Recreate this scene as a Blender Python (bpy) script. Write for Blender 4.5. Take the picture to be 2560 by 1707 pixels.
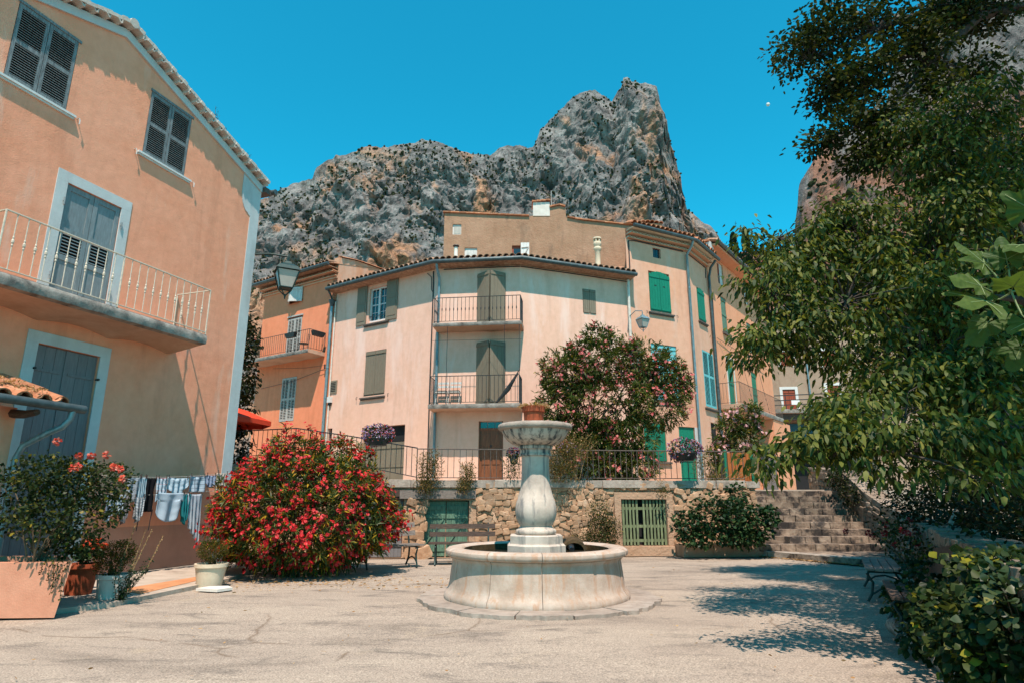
import bpy, bmesh, math, random
import numpy as np
from mathutils import Vector, Matrix, noise
random.seed(7); RNG = np.random.default_rng(7)
for o in list(bpy.data.objects): bpy.data.objects.remove(o)
SC = bpy.context.scene; COL = SC.collection
R = math.radians
# ------------------------------------------------------------ camera
cam = bpy.data.cameras.new('camera'); cam_o = bpy.data.objects.new('camera', cam); COL.objects.link(cam_o)
cam.sensor_width = 36.0; cam.lens = 36.0 * 1560 / 2560; cam.clip_start = 0.05; cam.clip_end = 6000
cam_o.location = (0, 0, 1.4); cam_o.rotation_euler = (R(90 + 14.1), 0, 0)
SC.camera = cam_o
# ------------------------------------------------------------ sky and sun
SUN_AZ, SUN_EL = R(176), R(62.5)          # where the sun stands (azimuth from +Y towards +X)
W = bpy.data.worlds.new('World'); SC.world = W; W.use_nodes = True
nt = W.node_tree; nt.nodes.clear()
wo = nt.nodes.new('ShaderNodeOutputWorld'); bg = nt.nodes.new('ShaderNodeBackground'); sk = nt.nodes.new('ShaderNodeTexSky')
sk.sky_type = 'NISHITA'; sk.sun_disc = False; sk.sun_elevation = SUN_EL; sk.sun_rotation = SUN_AZ
sk.altitude = 600; sk.air_density = 1.0; sk.dust_density = 0.2; sk.ozone_density = 1.2
tint = nt.nodes.new('ShaderNodeMix'); tint.data_type = 'RGBA'; tint.blend_type = 'MULTIPLY'
tint.inputs[0].default_value = 1.0; tint.inputs[7].default_value = (0.08, 1.42, 1.37, 1)
nt.links.new(sk.outputs[0], tint.inputs[6]); nt.links.new(tint.outputs[2], bg.inputs[0]); nt.links.new(bg.outputs[0], wo.inputs[0])
bg.inputs[1].default_value = 0.118
sl = bpy.data.lights.new('sun', 'SUN'); sl.energy = 5.0; sl.angle = R(0.53); sl.color = (1.0, 0.86, 0.75)
so = bpy.data.objects.new('sun', sl); COL.objects.link(so)
LDIR = Vector((-math.sin(SUN_AZ) * math.cos(SUN_EL), -math.cos(SUN_AZ) * math.cos(SUN_EL), -math.sin(SUN_EL)))
so.rotation_euler = LDIR.to_track_quat('-Z', 'Y').to_euler(); so.location = (0, -10, 30)
SC.view_settings.view_transform = 'Standard'; SC.view_settings.look = 'None'
SC.view_settings.exposure = 0.55; SC.view_settings.gamma = 1.0; SC.view_settings.use_curve_mapping = False
SC.cycles.max_bounces = 4; SC.cycles.diffuse_bounces = 2; SC.cycles.glossy_bounces = 2; SC.cycles.transmission_bounces = 2
SC.cycles.caustics_reflective = False; SC.cycles.caustics_refractive = False

# ------------------------------------------------------------ materials
def nodes(name):
    m = bpy.data.materials.new(name); m.use_nodes = True; t = m.node_tree; t.nodes.clear()
    out = t.nodes.new('ShaderNodeOutputMaterial'); b = t.nodes.new('ShaderNodeBsdfPrincipled')
    t.links.new(b.outputs[0], out.inputs[0]); return m, t, b, out
def c4(c): return (c[0], c[1], c[2], 1)
def hexc(h):
    h = h.lstrip('#'); v = [int(h[i:i + 2], 16) / 255 for i in (0, 2, 4)]
    return tuple(x / 12.92 if x <= .04045 else ((x + .055) / 1.055) ** 2.4 for x in v)
def pos(t, s=(1, 1, 1)):
    g = t.nodes.new('ShaderNodeNewGeometry'); mp = t.nodes.new('ShaderNodeMapping'); mp.inputs['Scale'].default_value = s
    t.links.new(g.outputs['Position'], mp.inputs[0]); return mp.outputs[0]
def nz(t, vec, scale, detail=5, rough=.55, dist=0):
    n = t.nodes.new('ShaderNodeTexNoise'); n.inputs['Scale'].default_value = scale; n.inputs['Detail'].default_value = detail
    n.inputs['Roughness'].default_value = rough; n.inputs['Distortion'].default_value = dist
    t.links.new(vec, n.inputs['Vector']); return n.outputs['Fac']
def ramp(t, fac, stops, interp='LINEAR'):
    r = t.nodes.new('ShaderNodeValToRGB'); e = r.color_ramp; e.interpolation = interp
    while len(e.elements) < len(stops): e.elements.new(.5)
    for el, (p, c) in zip(e.elements, stops):
        el.position = p; el.color = c4(c) if not isinstance(c, (int, float)) else (c, c, c, 1)
    t.links.new(fac, r.inputs[0]); return r.outputs[0]
def mix(t, fac, a, b, mode='MIX'):
    n = t.nodes.new('ShaderNodeMix'); n.data_type = 'RGBA'; n.blend_type = mode
    for v, i in ((fac, 0), (a, 6), (b, 7)):
        if isinstance(v, (int, float)): n.inputs[i].default_value = v if i == 0 else (v, v, v, 1)
        elif isinstance(v, tuple): n.inputs[i].default_value = c4(v)
        else: t.links.new(v, n.inputs[i])
    return n.outputs[2]
def math_n(t, op, a, b=None):
    n = t.nodes.new('ShaderNodeMath'); n.operation = op
    for v, i in ((a, 0), (b, 1)):
        if v is None: continue
        if isinstance(v, (int, float)): n.inputs[i].default_value = v
        else: t.links.new(v, n.inputs[i])
    return n.outputs[0]
def bump(t, b, h, strength, dist):
    n = t.nodes.new('ShaderNodeBump'); n.inputs['Strength'].default_value = strength; n.inputs['Distance'].default_value = dist
    t.links.new(h, n.inputs['Height']); t.links.new(n.outputs[0], b.inputs['Normal'])
def sval(c, k): return tuple(min(1, x * k) for x in c)

def stucco(name, c, c2, stain=None, bs=45, bstr=.35, sscale=.8, thr=.55, rough=.92, bd=.012):
    m, t, b, o = nodes(name)
    n1 = nz(t, pos(t), sscale, 6, .6, .4); n2 = nz(t, pos(t), 5, 6, .65)
    col = ramp(t, n1, [(.3, c), (.68, c2)])
    col = mix(t, .22, col, ramp(t, n2, [(.3, sval(c, .72)), (.7, sval(c2, 1.15))]))
    ns = nz(t, pos(t, (2.0, 2.0, .30)), 1.0, 7, .7, .5); col = mix(t, 1.0, col, ramp(t, ns, [(.30, (.86, .85, .845)), (.50, (1.0, 1.0, 1.0))]), 'MULTIPLY')
    if stain:
        n3 = nz(t, pos(t, (1.6, 1.6, .35)), 1.0, 6, .65, .3)
        col = mix(t, ramp(t, n3, [(thr, 0.0), (thr + .16, .75)]), col, stain)
    t.links.new(col, b.inputs['Base Color']); b.inputs['Roughness'].default_value = rough
    b.inputs['Specular IOR Level'].default_value = .05
    h = nz(t, pos(t), bs, 4, .6); h2 = nz(t, pos(t), bs * .12, 3, .5)
    hh = math_n(t, 'ADD', h, math_n(t, 'MULTIPLY', h2, 1.6)); bump(t, b, hh, bstr, bd)
    return m
def plain(name, c, rough=.7, var=.12, scale=12, metal=0, spec=.35, bstr=0, stretch=(1, 1, 1), c2=None, obvar=0.0):
    m, t, b, o = nodes(name)
    n = nz(t, pos(t, stretch), scale, 5, .6)
    col = ramp(t, n, [(.3, sval(c, 1 - var * 2)), (.7, sval(c2 or c, 1 + var))])
    if obvar:
        oi = t.nodes.new('ShaderNodeObjectInfo')
        col = mix(t, 1.0, col, ramp(t, oi.outputs['Random'], [(0, 1 - obvar), (1, 1.0)]), 'MULTIPLY')
    t.links.new(col, b.inputs['Base Color']); b.inputs['Roughness'].default_value = rough; b.inputs['Metallic'].default_value = metal
    b.inputs['Specular IOR Level'].default_value = spec
    if bstr: bump(t, b, nz(t, pos(t, stretch), scale * 2.5, 5, .65), bstr, .01)
    return m
def stone(name, c1, c2, c3, scale=6, rough=.9, bstr=.6, obvar=.35, streak=None, island=False, lo=.28):
    m, t, b, o = nodes(name)
    n = nz(t, pos(t), scale, 8, .68, .3); col = ramp(t, n, [(lo, c1), (max(.5, lo + .12), c2), (.72, c3)])
    if obvar:
        rnd = (t.nodes.new('ShaderNodeNewGeometry').outputs['Random Per Island'] if island else t.nodes.new('ShaderNodeObjectInfo').outputs['Random'])
        col = mix(t, 1.0, col, ramp(t, rnd, [(0, (1 - obvar,) * 3), (.5, (1 - obvar * .4, 1 - obvar * .5, 1 - obvar * .6)), (1, (1.0, 1.0, 1.0))]), 'MULTIPLY')
    if streak:
        s = nz(t, pos(t, (7, 7, .55)), 1.6, 5, .6); col = mix(t, ramp(t, s, [(streak[1], 0.0), (streak[1] + .14, streak[2])]), col, streak[0])
    t.links.new(col, b.inputs['Base Color']); b.inputs['Roughness'].default_value = rough; b.inputs['Specular IOR Level'].default_value = .25
    bump(t, b, nz(t, pos(t), scale * 4, 7, .7), bstr, .02)
    return m
def leafmat(name, stops, trans=.3, rough=.5, spec=.14, tcol=None):
    """stops: colours chosen per leaf (Random Per Island)"""
    m, t, b, o = nodes(name)
    g = t.nodes.new('ShaderNodeNewGeometry')
    col = ramp(t, g.outputs['Random Per Island'], stops)
    n = nz(t, pos(t), 1.1, 3, .5); col = mix(t, 1.0, col, ramp(t, n, [(.3, .72), (.7, 1.12)]), 'MULTIPLY')
    t.links.new(col, b.inputs['Base Color']); b.inputs['Roughness'].default_value = rough; b.inputs['Specular IOR Level'].default_value = spec
    tr = t.nodes.new('ShaderNodeBsdfTranslucent')
    tc = mix(t, 1.0, col, tcol or (1.25, 1.2, .5), 'MULTIPLY'); t.links.new(tc, tr.inputs[0])
    mx = t.nodes.new('ShaderNodeMixShader'); mx.inputs[0].default_value = trans
    t.links.new(b.outputs[0], mx.inputs[1]); t.links.new(tr.outputs[0], mx.inputs[2]); t.links.new(mx.outputs[0], o.inputs[0])
    return m
MT = {}
MT['peach'] = stucco('peach_render', (.80, .305, .175), (.85, .375, .24), (.75, .49, .38), sscale=.9, thr=.60)
MT['planter'] = stucco('planter_render', (.52, .225, .14), (.58, .275, .18), (.46, .30, .22), sscale=1.6, thr=.58)
MT['peach_plinth'] = stucco('peach_plinth', (.50, .235, .16), (.56, .28, .20), None)
MT['orange'] = stucco('orange_render', (.72, .23, .115), (.76, .265, .145), None, bstr=.2)
MT['cream'] = stucco('cream_render', (.74, .425, .30), (.77, .49, .385), (.79, .565, .48), sscale=.45, thr=.52, bstr=.15)
MT['peach2'] = stucco('pale_peach_render', (.64, .31, .19), (.67, .395, .285), (.56, .41, .33), sscale=.5, thr=.56, bstr=.2)
MT['peach3'] = stucco('apricot_render', (.68, .295, .165), (.71, .33, .20), None, bstr=.15)
MT['brown'] = stucco('roughcast', (.30, .17, .105), (.39, .235, .155), (.14, .10, .075), bs=13, bstr=.6, sscale=1.2, thr=.55, bd=.03)
MT['grey_render'] = stucco('grey_render', (.30, .21, .15), (.37, .27, .20), (.25, .16, .11), bs=14, bstr=.4)
MT['gable'] = stucco('gable_render', (.58, .285, .17), (.63, .35, .23), (.55, .42, .34), sscale=.7)
MT['strip'] = stucco('pale_blue_strip', (.46, .47, .46), (.53, .55, .54), None, bs=30, bstr=.2)
MT['whitemortar'] = stucco('white_mortar', (.46, .39, .34), (.56, .49, .43), None, bs=16, bstr=.5)
MT['sillwhite'] = plain('sill_paint', (.60, .60, .58), .7, .06)
MT['greywood'] = plain('weathered_grey_wood', (.185, .205, .21), .75, .28, 8, stretch=(6, 6, .8), bstr=.3)
MT['greyshut'] = plain('grey_painted_wood', (.20, .235, .245), .6, .12, 9, stretch=(3, 3, .6), bstr=.12, obvar=.08)
MT['greyplank'] = plain('dull_grey_planks', (.175, .17, .175), .7, .1, 9, stretch=(4, 4, .5), bstr=.15, obvar=.1)
MT['sage'] = plain('sage_painted_wood', (.205, .165, .115), .65, .08, 9, stretch=(4, 4, .6), bstr=.12, obvar=.08)
MT['green'] = plain('green_painted_wood', (.006, .175, .10), .5, .1, 9, stretch=(4, 4, .6), bstr=.1, obvar=.08)
MT['green_old'] = plain('faded_green_wood', (.12, .22, .15), .75, .25, 7, stretch=(5, 5, .7), bstr=.3, obvar=.2)
MT['green_gate'] = plain('olive_green_slats', (.20, .24, .125), .75, .22, 8, stretch=(5, 5, .8), bstr=.3, obvar=.25)
MT['turq'] = plain('turquoise_painted_wood', (.16, .50, .52), .65, .12, 8, stretch=(4, 4, .7), obvar=.08)
MT['oldwhite'] = plain('peeling_white_wood', (.58, .56, .52), .8, .16, 9, stretch=(4, 4, .6), bstr=.2)
MT['slatgrey'] = plain('pale_grey_slats', (.44, .40, .36), .75, .15, 9, stretch=(4, 4, .7))
MT['redwood'] = plain('red_brown_wood', (.30, .06, .025), .6, .15, 8, stretch=(5, 5, .7), obvar=.15)
MT['door'] = plain('varnished_door_wood', (.20, .068, .025), .45, .25, 5, stretch=(6, 6, .6), bstr=.2, obvar=.1)
MT['benchwood'] = plain('bench_wood', (.10, .062, .045), .7, .3, 10, stretch=(1, 1, 6), bstr=.3, obvar=.3)
MT['benchgrey'] = plain('sunbleached_bench_wood', (.26, .215, .185), .75, .25, 10, stretch=(1, 1, 6), bstr=.3, obvar=.25)
MT['iron'] = plain('dark_iron', (.035, .04, .042), .55, .2, 20, metal=.3)
MT['greeniron'] = plain('dark_green_iron', (.018, .045, .042), .5, .2, 20, metal=.2)
MT['rustiron'] = plain('brown_iron', (.11, .085, .07), .7, .25, 25)
MT['paintrail'] = plain('cream_painted_iron', (.55, .48, .38), .6, .12, 25)
MT['zinc'] = plain('zinc', (.20, .30, .33), .45, .18, 6, metal=.45, stretch=(3, 3, .8))
MT['zincdark'] = plain('dark_zinc_gutter', (.075, .10, .105), .5, .2, 6, metal=.35)
MT['pvc'] = plain('cream_pipe', (.66, .60, .52), .6, .1, 9)
MT['tile'] = stone('terracotta_roof_tile', (.36, .13, .06), (.50, .21, .11), (.58, .32, .20), 9, .9, .35, .45)
MT['tile_old'] = stone('lichened_roof_tile', (.16, .11, .08), (.40, .22, .14), (.55, .38, .28), 8, .92, .4, .45)
MT['terracotta'] = plain('terracotta', (.36, .075, .028), .8, .15, 10, bstr=.1)
MT['concrete'] = stone('stained_concrete', (.045, .042, .04), (.26, .23, .20), (.42, .38, .34), 3.2, .9, .6, 0)
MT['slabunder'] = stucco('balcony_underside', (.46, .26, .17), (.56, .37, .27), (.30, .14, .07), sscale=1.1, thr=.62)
MT['glass'] = plain('dark_window_glass', (.02, .025, .03), .06, .1, 2, spec=.8)
MT['dark'] = plain('dark_opening', (.012, .012, .013), .9, .1)
MT['white'] = plain('white_paint', (.62, .60, .57), .6, .05)
MT['paper'] = plain('white_notice', (.7, .7, .68), .8, .04)
MT['lampglass'] = plain('frosted_lamp_glass', (.42, .38, .33), .3, .06, 4)
MT['whitepot'] = stucco('old_white_pot', (.55, .50, .44), (.66, .61, .55), (.30, .27, .24), bs=25, bstr=.3, sscale=4, thr=.62)
MT['creampot'] = stucco('cream_pot', (.62, .50, .36), (.70, .58, .43), (.48, .36, .24), bs=25, bstr=.3, sscale=4, thr=.62)
MT['soil'] = plain('dry_soil', (.07, .05, .035), .95, .3, 30, bstr=.6)
MT['rubble'] = stone('rubble_stone', (.36, .20, .115), (.50, .31, .19), (.60, .43, .31), 5, .92, .7, .42)
MT['rubble_grey'] = stone('grey_rubble_stone', (.13, .10, .08), (.26, .20, .155), (.40, .325, .26), 6, .92, .8, .45)
MT['mortar'] = stucco('sandy_mortar', (.38, .235, .15), (.47, .31, .21), (.20, .13, .085), bs=14, bstr=.8, bd=.03)
MT['coping'] = stone('grey_coping_stone', (.18, .15, .125), (.36, .305, .255), (.50, .43, .365), 5, .88, .6, .22)
MT['step'] = stone('step_stone', (.055, .045, .04), (.27, .20, .15), (.44, .35, .27), 3.4, .9, .7, .35, lo=.42)
MT['fstone'] = stone('pale_fountain_stone', (.34, .25, .19), (.46, .36, .29), (.54, .46, .395), 2.6, .8, .45, .10, streak=((.40, .23, .14), .52, .7))
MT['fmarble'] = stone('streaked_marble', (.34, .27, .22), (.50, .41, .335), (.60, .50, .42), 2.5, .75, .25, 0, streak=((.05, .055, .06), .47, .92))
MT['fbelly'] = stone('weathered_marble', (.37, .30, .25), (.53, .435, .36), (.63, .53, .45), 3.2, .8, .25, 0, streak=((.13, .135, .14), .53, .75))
MT['skirt'] = stone('pale_slab_stone', (.22, .18, .15), (.345, .285, .24), (.44, .375, .32), 4, .9, .7, .25)
MT['wetstone'] = stone('wet_algae_stone', (.02, .014, .008), (.07, .045, .02), (.16, .10, .05), 6, .5, .3, 0)
MT['log'] = plain('bleached_log', (.30, .25, .21), .85, .3, 10, stretch=(1, 1, 4), bstr=.5)
MT['bark'] = stone('bark', (.025, .02, .017), (.06, .048, .04), (.12, .10, .085), 12, .95, .9, 0)
MT['stem'] = plain('brown_stem', (.12, .085, .05), .9, .3, 15)
MT['drystem'] = plain('dry_stalk', (.42, .28, .12), .9, .25, 15)
MT['parasol'] = plain('red_canvas', (.70, .045, .012), .75, .06, 6)
MT['orangeslat'] = plain('orange_varnished_slats', (.42, .13, .035), .5, .15, 6, stretch=(5, 5, .7), obvar=.15)
MT['bluepaint'] = plain('deep_blue_paint', (.015, .10, .17), .5, .1)
MT['pavement'] = stucco('worn_cement', (.36, .29, .23), (.46, .38, .31), (.25, .19, .15), bs=25, bstr=.5, sscale=2)
MT['brickred'] = stucco('red_brick_edge', (.45, .19, .09), (.55, .26, .13), None, bs=25, bstr=.4, sscale=3)
MT['flag'] = plain('white_flagstone', (.68, .62, .55), .7, .06)
# foliage
GRN = lambda a, b, c, y: [(0, a), (.45, b), (.85, c), (1, y)]
MT['l_cherry'] = leafmat('cherry_leaf', [(0, (.016, .036, .008)), (.4, (.048, .078, .013)), (.75, (.115, .130, .020)), (1, (.20, .185, .035))], .32, .55, .22)
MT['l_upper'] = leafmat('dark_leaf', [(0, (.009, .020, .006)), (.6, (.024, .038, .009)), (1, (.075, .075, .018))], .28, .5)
MT['l_oleander'] = leafmat('oleander_leaf', [(0, (.022, .045, .014)), (.5, (.060, .088, .024)), (.78, (.13, .145, .042)), (.84, (.36, .23, .02)), (1, (.45, .25, .02))], .25, .42)
MT['l_pink'] = leafmat('pink_oleander_leaf', [(0, (.026, .050, .012)), (.6, (.068, .096, .022)), (.9, (.14, .15, .04)), (1, (.30, .21, .03))], .25, .42)
MT['l_rose'] = leafmat('rose_leaf', [(0, (.010, .022, .008)), (.6, (.030, .048, .014)), (.92, (.07, .08, .022)), (1, (.26, .19, .02))], .25, .42)
MT['l_ivy'] = leafmat('ivy_leaf', [(0, (.010, .030, .012)), (.6, (.022, .055, .020)), (1, (.055, .085, .028))], .2, .4)
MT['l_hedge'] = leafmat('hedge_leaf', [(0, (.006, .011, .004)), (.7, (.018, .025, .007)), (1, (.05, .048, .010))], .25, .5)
MT['l_box'] = leafmat('box_leaf', [(0, (.026, .034, .007)), (.5, (.075, .070, .012)), (1, (.16, .12, .016))], .3, .5)
MT['l_cover'] = leafmat('groundcover_leaf', [(0, (.008, .021, .006)), (.55, (.022, .042, .011)), (.92, (.065, .082, .018)), (1, (.30, .26, .02))], .3, .45)
MT['l_fig'] = leafmat('fig_leaf', [(0, (.05, .09, .025)), (1, (.085, .125, .035))], .35, .5)
MT['l_weed'] = leafmat('weed_leaf', [(0, (.05, .06, .018)), (.5, (.11, .095, .03)), (1, (.30, .17, .06))], .3, .7)
MT['l_dry'] = leafmat('dry_grass', [(0, (.30, .15, .06)), (1, (.52, .34, .18))], .3, .8)
MT['l_cypress'] = leafmat('cypress_needle', [(0, (.012, .022, .010)), (1, (.03, .042, .016))], .1, .7)
MT['f_red'] = leafmat('red_petal', [(0, (.44, .006, .010)), (.6, (.66, .016, .022)), (1, (.76, .09, .09))], .35, .5, .3, (1, .8, .8))
MT['f_pink'] = leafmat('pink_petal', [(0, (.56, .07, .08)), (.6, (.68, .17, .16)), (1, (.78, .38, .33))], .35, .5, .3, (1, .8, .8))
MT['f_pale'] = leafmat('pale_pink_petal', [(0, (.62, .26, .26)), (1, (.78, .50, .48))], .35, .5, .3, (1, .8, .8))
MT['f_orange'] = leafmat('orange_petal', [(0, (.66, .05, .012)), (.6, (.72, .10, .02)), (1, (.75, .20, .12))], .35, .5, .3, (1, .8, .8))
MT['f_rose'] = leafmat('rose_petal', [(0, (.62, .06, .05)), (.6, (.70, .13, .06)), (1, (.72, .30, .22))], .35, .5, .3, (1, .8, .8))
MT['f_mix'] = leafmat('mixed_petal', [(0, (.62, .03, .012)), (.28, (.60, .08, .02)), (.32, (.62, .58, .58)), (.52, (.60, .54, .58)), (.56, (.22, .15, .42)), (.8, (.36, .28, .54)), (1, (.50, .24, .36))], .3, .5, .3, (1, .8, .8))
MT['f_dark'] = leafmat('dark_red_petal', [(0, (.22, .006, .012)), (1, (.42, .03, .04))], .3, .5, .3, (1, .8, .8))
# ------------------------------------------------------------ geometry helpers
def link(o, parent=None):
    COL.objects.link(o)
    if parent is not None:
        o.parent = parent
        o.matrix_parent_inverse = (Matrix.Translation(parent.location) if parent.type == 'EMPTY' else parent.matrix_basis).inverted()
    return o
def tag(o, label, cat=None, group=None, kind=None):
    if label: o['label'] = label
    if cat: o['category'] = cat
    if group: o['group'] = group
    if kind: o['kind'] = kind
    return o
def thing(name, loc, label, cat, group=None):
    o = bpy.data.objects.new(name, None); o.empty_display_size = .3; o.location = loc; COL.objects.link(o)
    return tag(o, label, cat, group)
class MB:
    def __init__(s): s.v = []; s.f = []
    def add(s, vs, fs):
        k = len(s.v); s.v += [tuple(v) for v in vs]; s.f += [tuple(i + k for i in f) for f in fs]; return s
    def hexa(s, p):     # 8 points: bottom 4 ccw, top 4 ccw
        return s.add(p, [(3, 2, 1, 0), (4, 5, 6, 7), (0, 1, 5, 4), (1, 2, 6, 5), (2, 3, 7, 6), (3, 0, 4, 7)])
    def box(s, a, b):
        x0, y0, z0 = a; x1, y1, z1 = b
        return s.hexa([(x0, y0, z0), (x1, y0, z0), (x1, y1, z0), (x0, y1, z0), (x0, y0, z1), (x1, y0, z1), (x1, y1, z1), (x0, y1, z1)])
    def tube(s, pts, r, n=8, caps=True):
        pts = [Vector(p) for p in pts]; rs = r if isinstance(r, (list, tuple)) else [r] * len(pts)
        rings = []; up = Vector((0, 0, 1)); prev = None
        for i, p in enumerate(pts):
            d = (pts[min(i + 1, len(pts) - 1)] - pts[max(i - 1, 0)])
            if d.length < 1e-9: d = Vector((0, 0, 1))
            d.normalize()
            a = prev if prev is not None else (Vector((1, 0, 0)) if abs(d.z) > .9 else d.cross(up))
            a = a - d * a.dot(d)
            if a.length < 1e-6: a = d.orthogonal()
            a.normalize(); prev = a; b = d.cross(a)
            rings.append([p + (a * math.cos(2 * math.pi * k / n) + b * math.sin(2 * math.pi * k / n)) * rs[i] for k in range(n)])
        vs = [q for rg in rings for q in rg]; fs = []
        for i in range(len(pts) - 1):
            for k in range(n): fs.append((i * n + k, i * n + (k + 1) % n, (i + 1) * n + (k + 1) % n, (i + 1) * n + k))
        if caps: fs += [tuple(range(n - 1, -1, -1)), tuple((len(pts) - 1) * n + k for k in range(n))]
        return s.add(vs, fs)
    def lathe(s, prof, c, n=48, a0=0, a1=2 * math.pi, closed=False, squash=None):
        full = abs(a1 - a0 - 2 * math.pi) < 1e-6; m = n if full else n + 1; vs = []; L = len(prof)
        for k in range(m):
            a = a0 + (a1 - a0) * k / n
            for r, z in prof: vs.append((c[0] + r * math.cos(a), c[1] + r * math.sin(a), c[2] + z))
        fs = []
        for k in range(n):
            k2 = (k + 1) % m
            for i in range(L if closed else L - 1):
                j = (i + 1) % L; fs.append((k * L + i, k2 * L + i, k2 * L + j, k * L + j))
        if closed and not full: fs += [tuple(range(L - 1, -1, -1)), tuple((m - 1) * L + i for i in range(L))]
        return s.add(vs, fs)
    def prism(s, poly, z0, z1):
        n = len(poly); vs = [(x, y, z0) for x, y in poly] + [(x, y, z1) for x, y in poly]
        return s.add(vs, [tuple(range(n - 1, -1, -1)), tuple(range(n, 2 * n))] + [(i, (i + 1) % n, n + (i + 1) % n, n + i) for i in range(n)])
    def build(s, name, mat, parent=None, smooth=False, fix=True):
        me = bpy.data.meshes.new(name); me.from_pydata(s.v, [], s.f)
        if fix:
            bm = bmesh.new(); bm.from_mesh(me); bmesh.ops.recalc_face_normals(bm, faces=bm.faces); bm.to_mesh(me); bm.free()
        me.materials.append(MT[mat] if isinstance(mat, str) else mat)
        if smooth:
            me.polygons.foreach_set('use_smooth', [True] * len(me.polygons))
            if smooth != 2: me.set_sharp_from_angle(angle=R(40))
        return link(bpy.data.objects.new(name, me), parent)
UNIT = {}
def unit(kind, mat):
    k = (kind, mat)
    if k in UNIT: return UNIT[k]
    b = MB()
    if kind == 'box':
        b.box((0, 0, 0), (1, 1, 1))
    elif kind == 'bar': b.tube([(0, 0, 0), (0, 0, 1)], .5, 6)
    elif kind == 'bal':     # baluster with a swollen knuckle at mid height, unit length, radius .5 = shaft
        b.tube([(0, 0, 0), (0, 0, .40), (0, 0, .43), (0, 0, .455), (0, 0, .48), (0, 0, .52), (0, 0, .545), (0, 0, .57), (0, 0, .60), (0, 0, 1)], [.5, .5, 1.0, .7, 1.25, 1.25, .7, 1.0, .5, .5], 6)
    elif kind == 'bal1':
        b.tube([(0, 0, 0), (0, 0, .42), (0, 0, .47), (0, 0, .53), (0, 0, .58), (0, 0, 1)], [.5, .5, 1.1, 1.1, .5, .5], 6)
    elif kind == 'tile':    # half barrel along +y, open below, radius .5, unit length, tapering
        vs = []; n = 7
        for y, r in ((0, .5), (1, .42)):
            for rr in (r, r - .09):
                for k in range(n): a = math.pi * k / (n - 1); vs.append((rr * math.cos(a), y, rr * math.sin(a)))
        fs = []
        for k in range(n - 1):
            fs += [(k, k + 1, 2 * n + k + 1, 2 * n + k), (n + k + 1, n + k, 3 * n + k, 3 * n + k + 1), (k + 1, k, n + k, n + k + 1), (2 * n + k, 2 * n + k + 1, 3 * n + k + 1, 3 * n + k)]
        fs += [(0, 2 * n, 3 * n, n), (n - 1, 2 * n - 1, 4 * n - 1, 3 * n - 1)]
        b.add(vs, fs)
    elif kind.startswith('rock'):
        r = random.Random(kind); c = .26; vs = []; idx = {}
        for sx in (-1, 1):
            for sy in (-1, 1):
                for sz in (-1, 1):
                    for ax in range(3):
                        p = [sx * .5, sy * .5, sz * .5]
                        for q in range(3):
                            if q != ax: p[q] *= 1 - c * r.uniform(.5, 1.6)
                        p = [q + r.uniform(-.05, .05) for q in p]; vs.append(p)
        bm = bmesh.new()
        for v in vs: bm.verts.new(v)
        bmesh.ops.convex_hull(bm, input=bm.verts); me = bpy.data.meshes.new(kind); bm.to_mesh(me); bm.free()
        me.materials.append(MT[mat]); UNIT[k] = me; return me
    elif kind.startswith('block'):      # dressed block, 0..1, chipped chamfers
        r = random.Random(kind); bm = bmesh.new(); bmesh.ops.create_cube(bm, size=1.0)
        bmesh.ops.bevel(bm, geom=list(bm.edges), offset=.035, segments=1, affect='EDGES')
        for v in bm.verts: v.co += Vector((r.uniform(-.012, .012), r.uniform(-.03, .03), r.uniform(-.03, .03))) + Vector((.5, .5, .5))
        me = bpy.data.meshes.new(kind); bm.to_mesh(me); bm.free(); me.materials.append(MT[mat]); UNIT[k] = me; return me
    me = bpy.data.meshes.new(kind + '_' + mat); me.from_pydata(b.v, [], b.f)
    bm = bmesh.new(); bm.from_mesh(me); bmesh.ops.recalc_face_normals(bm, faces=bm.faces); bm.to_mesh(me); bm.free()
    me.materials.append(MT[mat])
    if kind in ('bar', 'bal', 'bal1', 'tile'): me.polygons.foreach_set('use_smooth', [True] * len(me.polygons)); me.set_sharp_from_angle(angle=R(50))
    UNIT[k] = me; return me
def piece(name, kind, mat, parent, o, ax, ay, az):
    ob = bpy.data.objects.new(name, unit(kind, mat)); link(ob, parent)
    M = Matrix.Identity(4)
    for i, v in enumerate((ax, ay, az)):
        for j in range(3): M[j][i] = v[j]
    for j in range(3): M[j][3] = o[j]
    ob.matrix_basis = M; return ob
Z = Vector((0, 0, 1))
class FR:
    """a vertical plane: u along, z up, o out of the wall"""
    def __init__(s, p, az=None, p1=None):
        s.p = Vector((p[0], p[1], 0))
        if p1 is not None: d = Vector((p1[0] - p[0], p1[1] - p[1], 0)); s.L = d.length; s.d = d.normalized()
        else: s.d = Vector((math.sin(R(az)), math.cos(R(az)), 0)); s.L = 0
        s.n = Vector((s.d.y, -s.d.x, 0))
    def m(s, u, z, o=0): return s.p + s.d * u + s.n * o + Z * z
    def box(s, name, mat, parent, u0, u1, z0, z1, o0, o1, kind='box'):
        return piece(name, kind, mat, parent, s.m(u0, z0, o1), s.d * (u1 - u0), s.n * (o0 - o1), Z * (z1 - z0))
    def addbox(s, b, u0, u1, z0, z1, o0, o1):
        return b.hexa([s.m(u0, z0, o1), s.m(u1, z0, o1), s.m(u1, z0, o0), s.m(u0, z0, o0), s.m(u0, z1, o1), s.m(u1, z1, o1), s.m(u1, z1, o0), s.m(u0, z1, o0)])
def bar(name, mat, parent, a, b, r, kind='bar'):
    a = Vector(a); b = Vector(b); d = b - a; q = d.to_track_quat('Z', 'X').to_matrix()
    return piece(name, kind, mat, parent, a, q.col[0] * 2 * r, q.col[1] * 2 * r, d)
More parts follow.
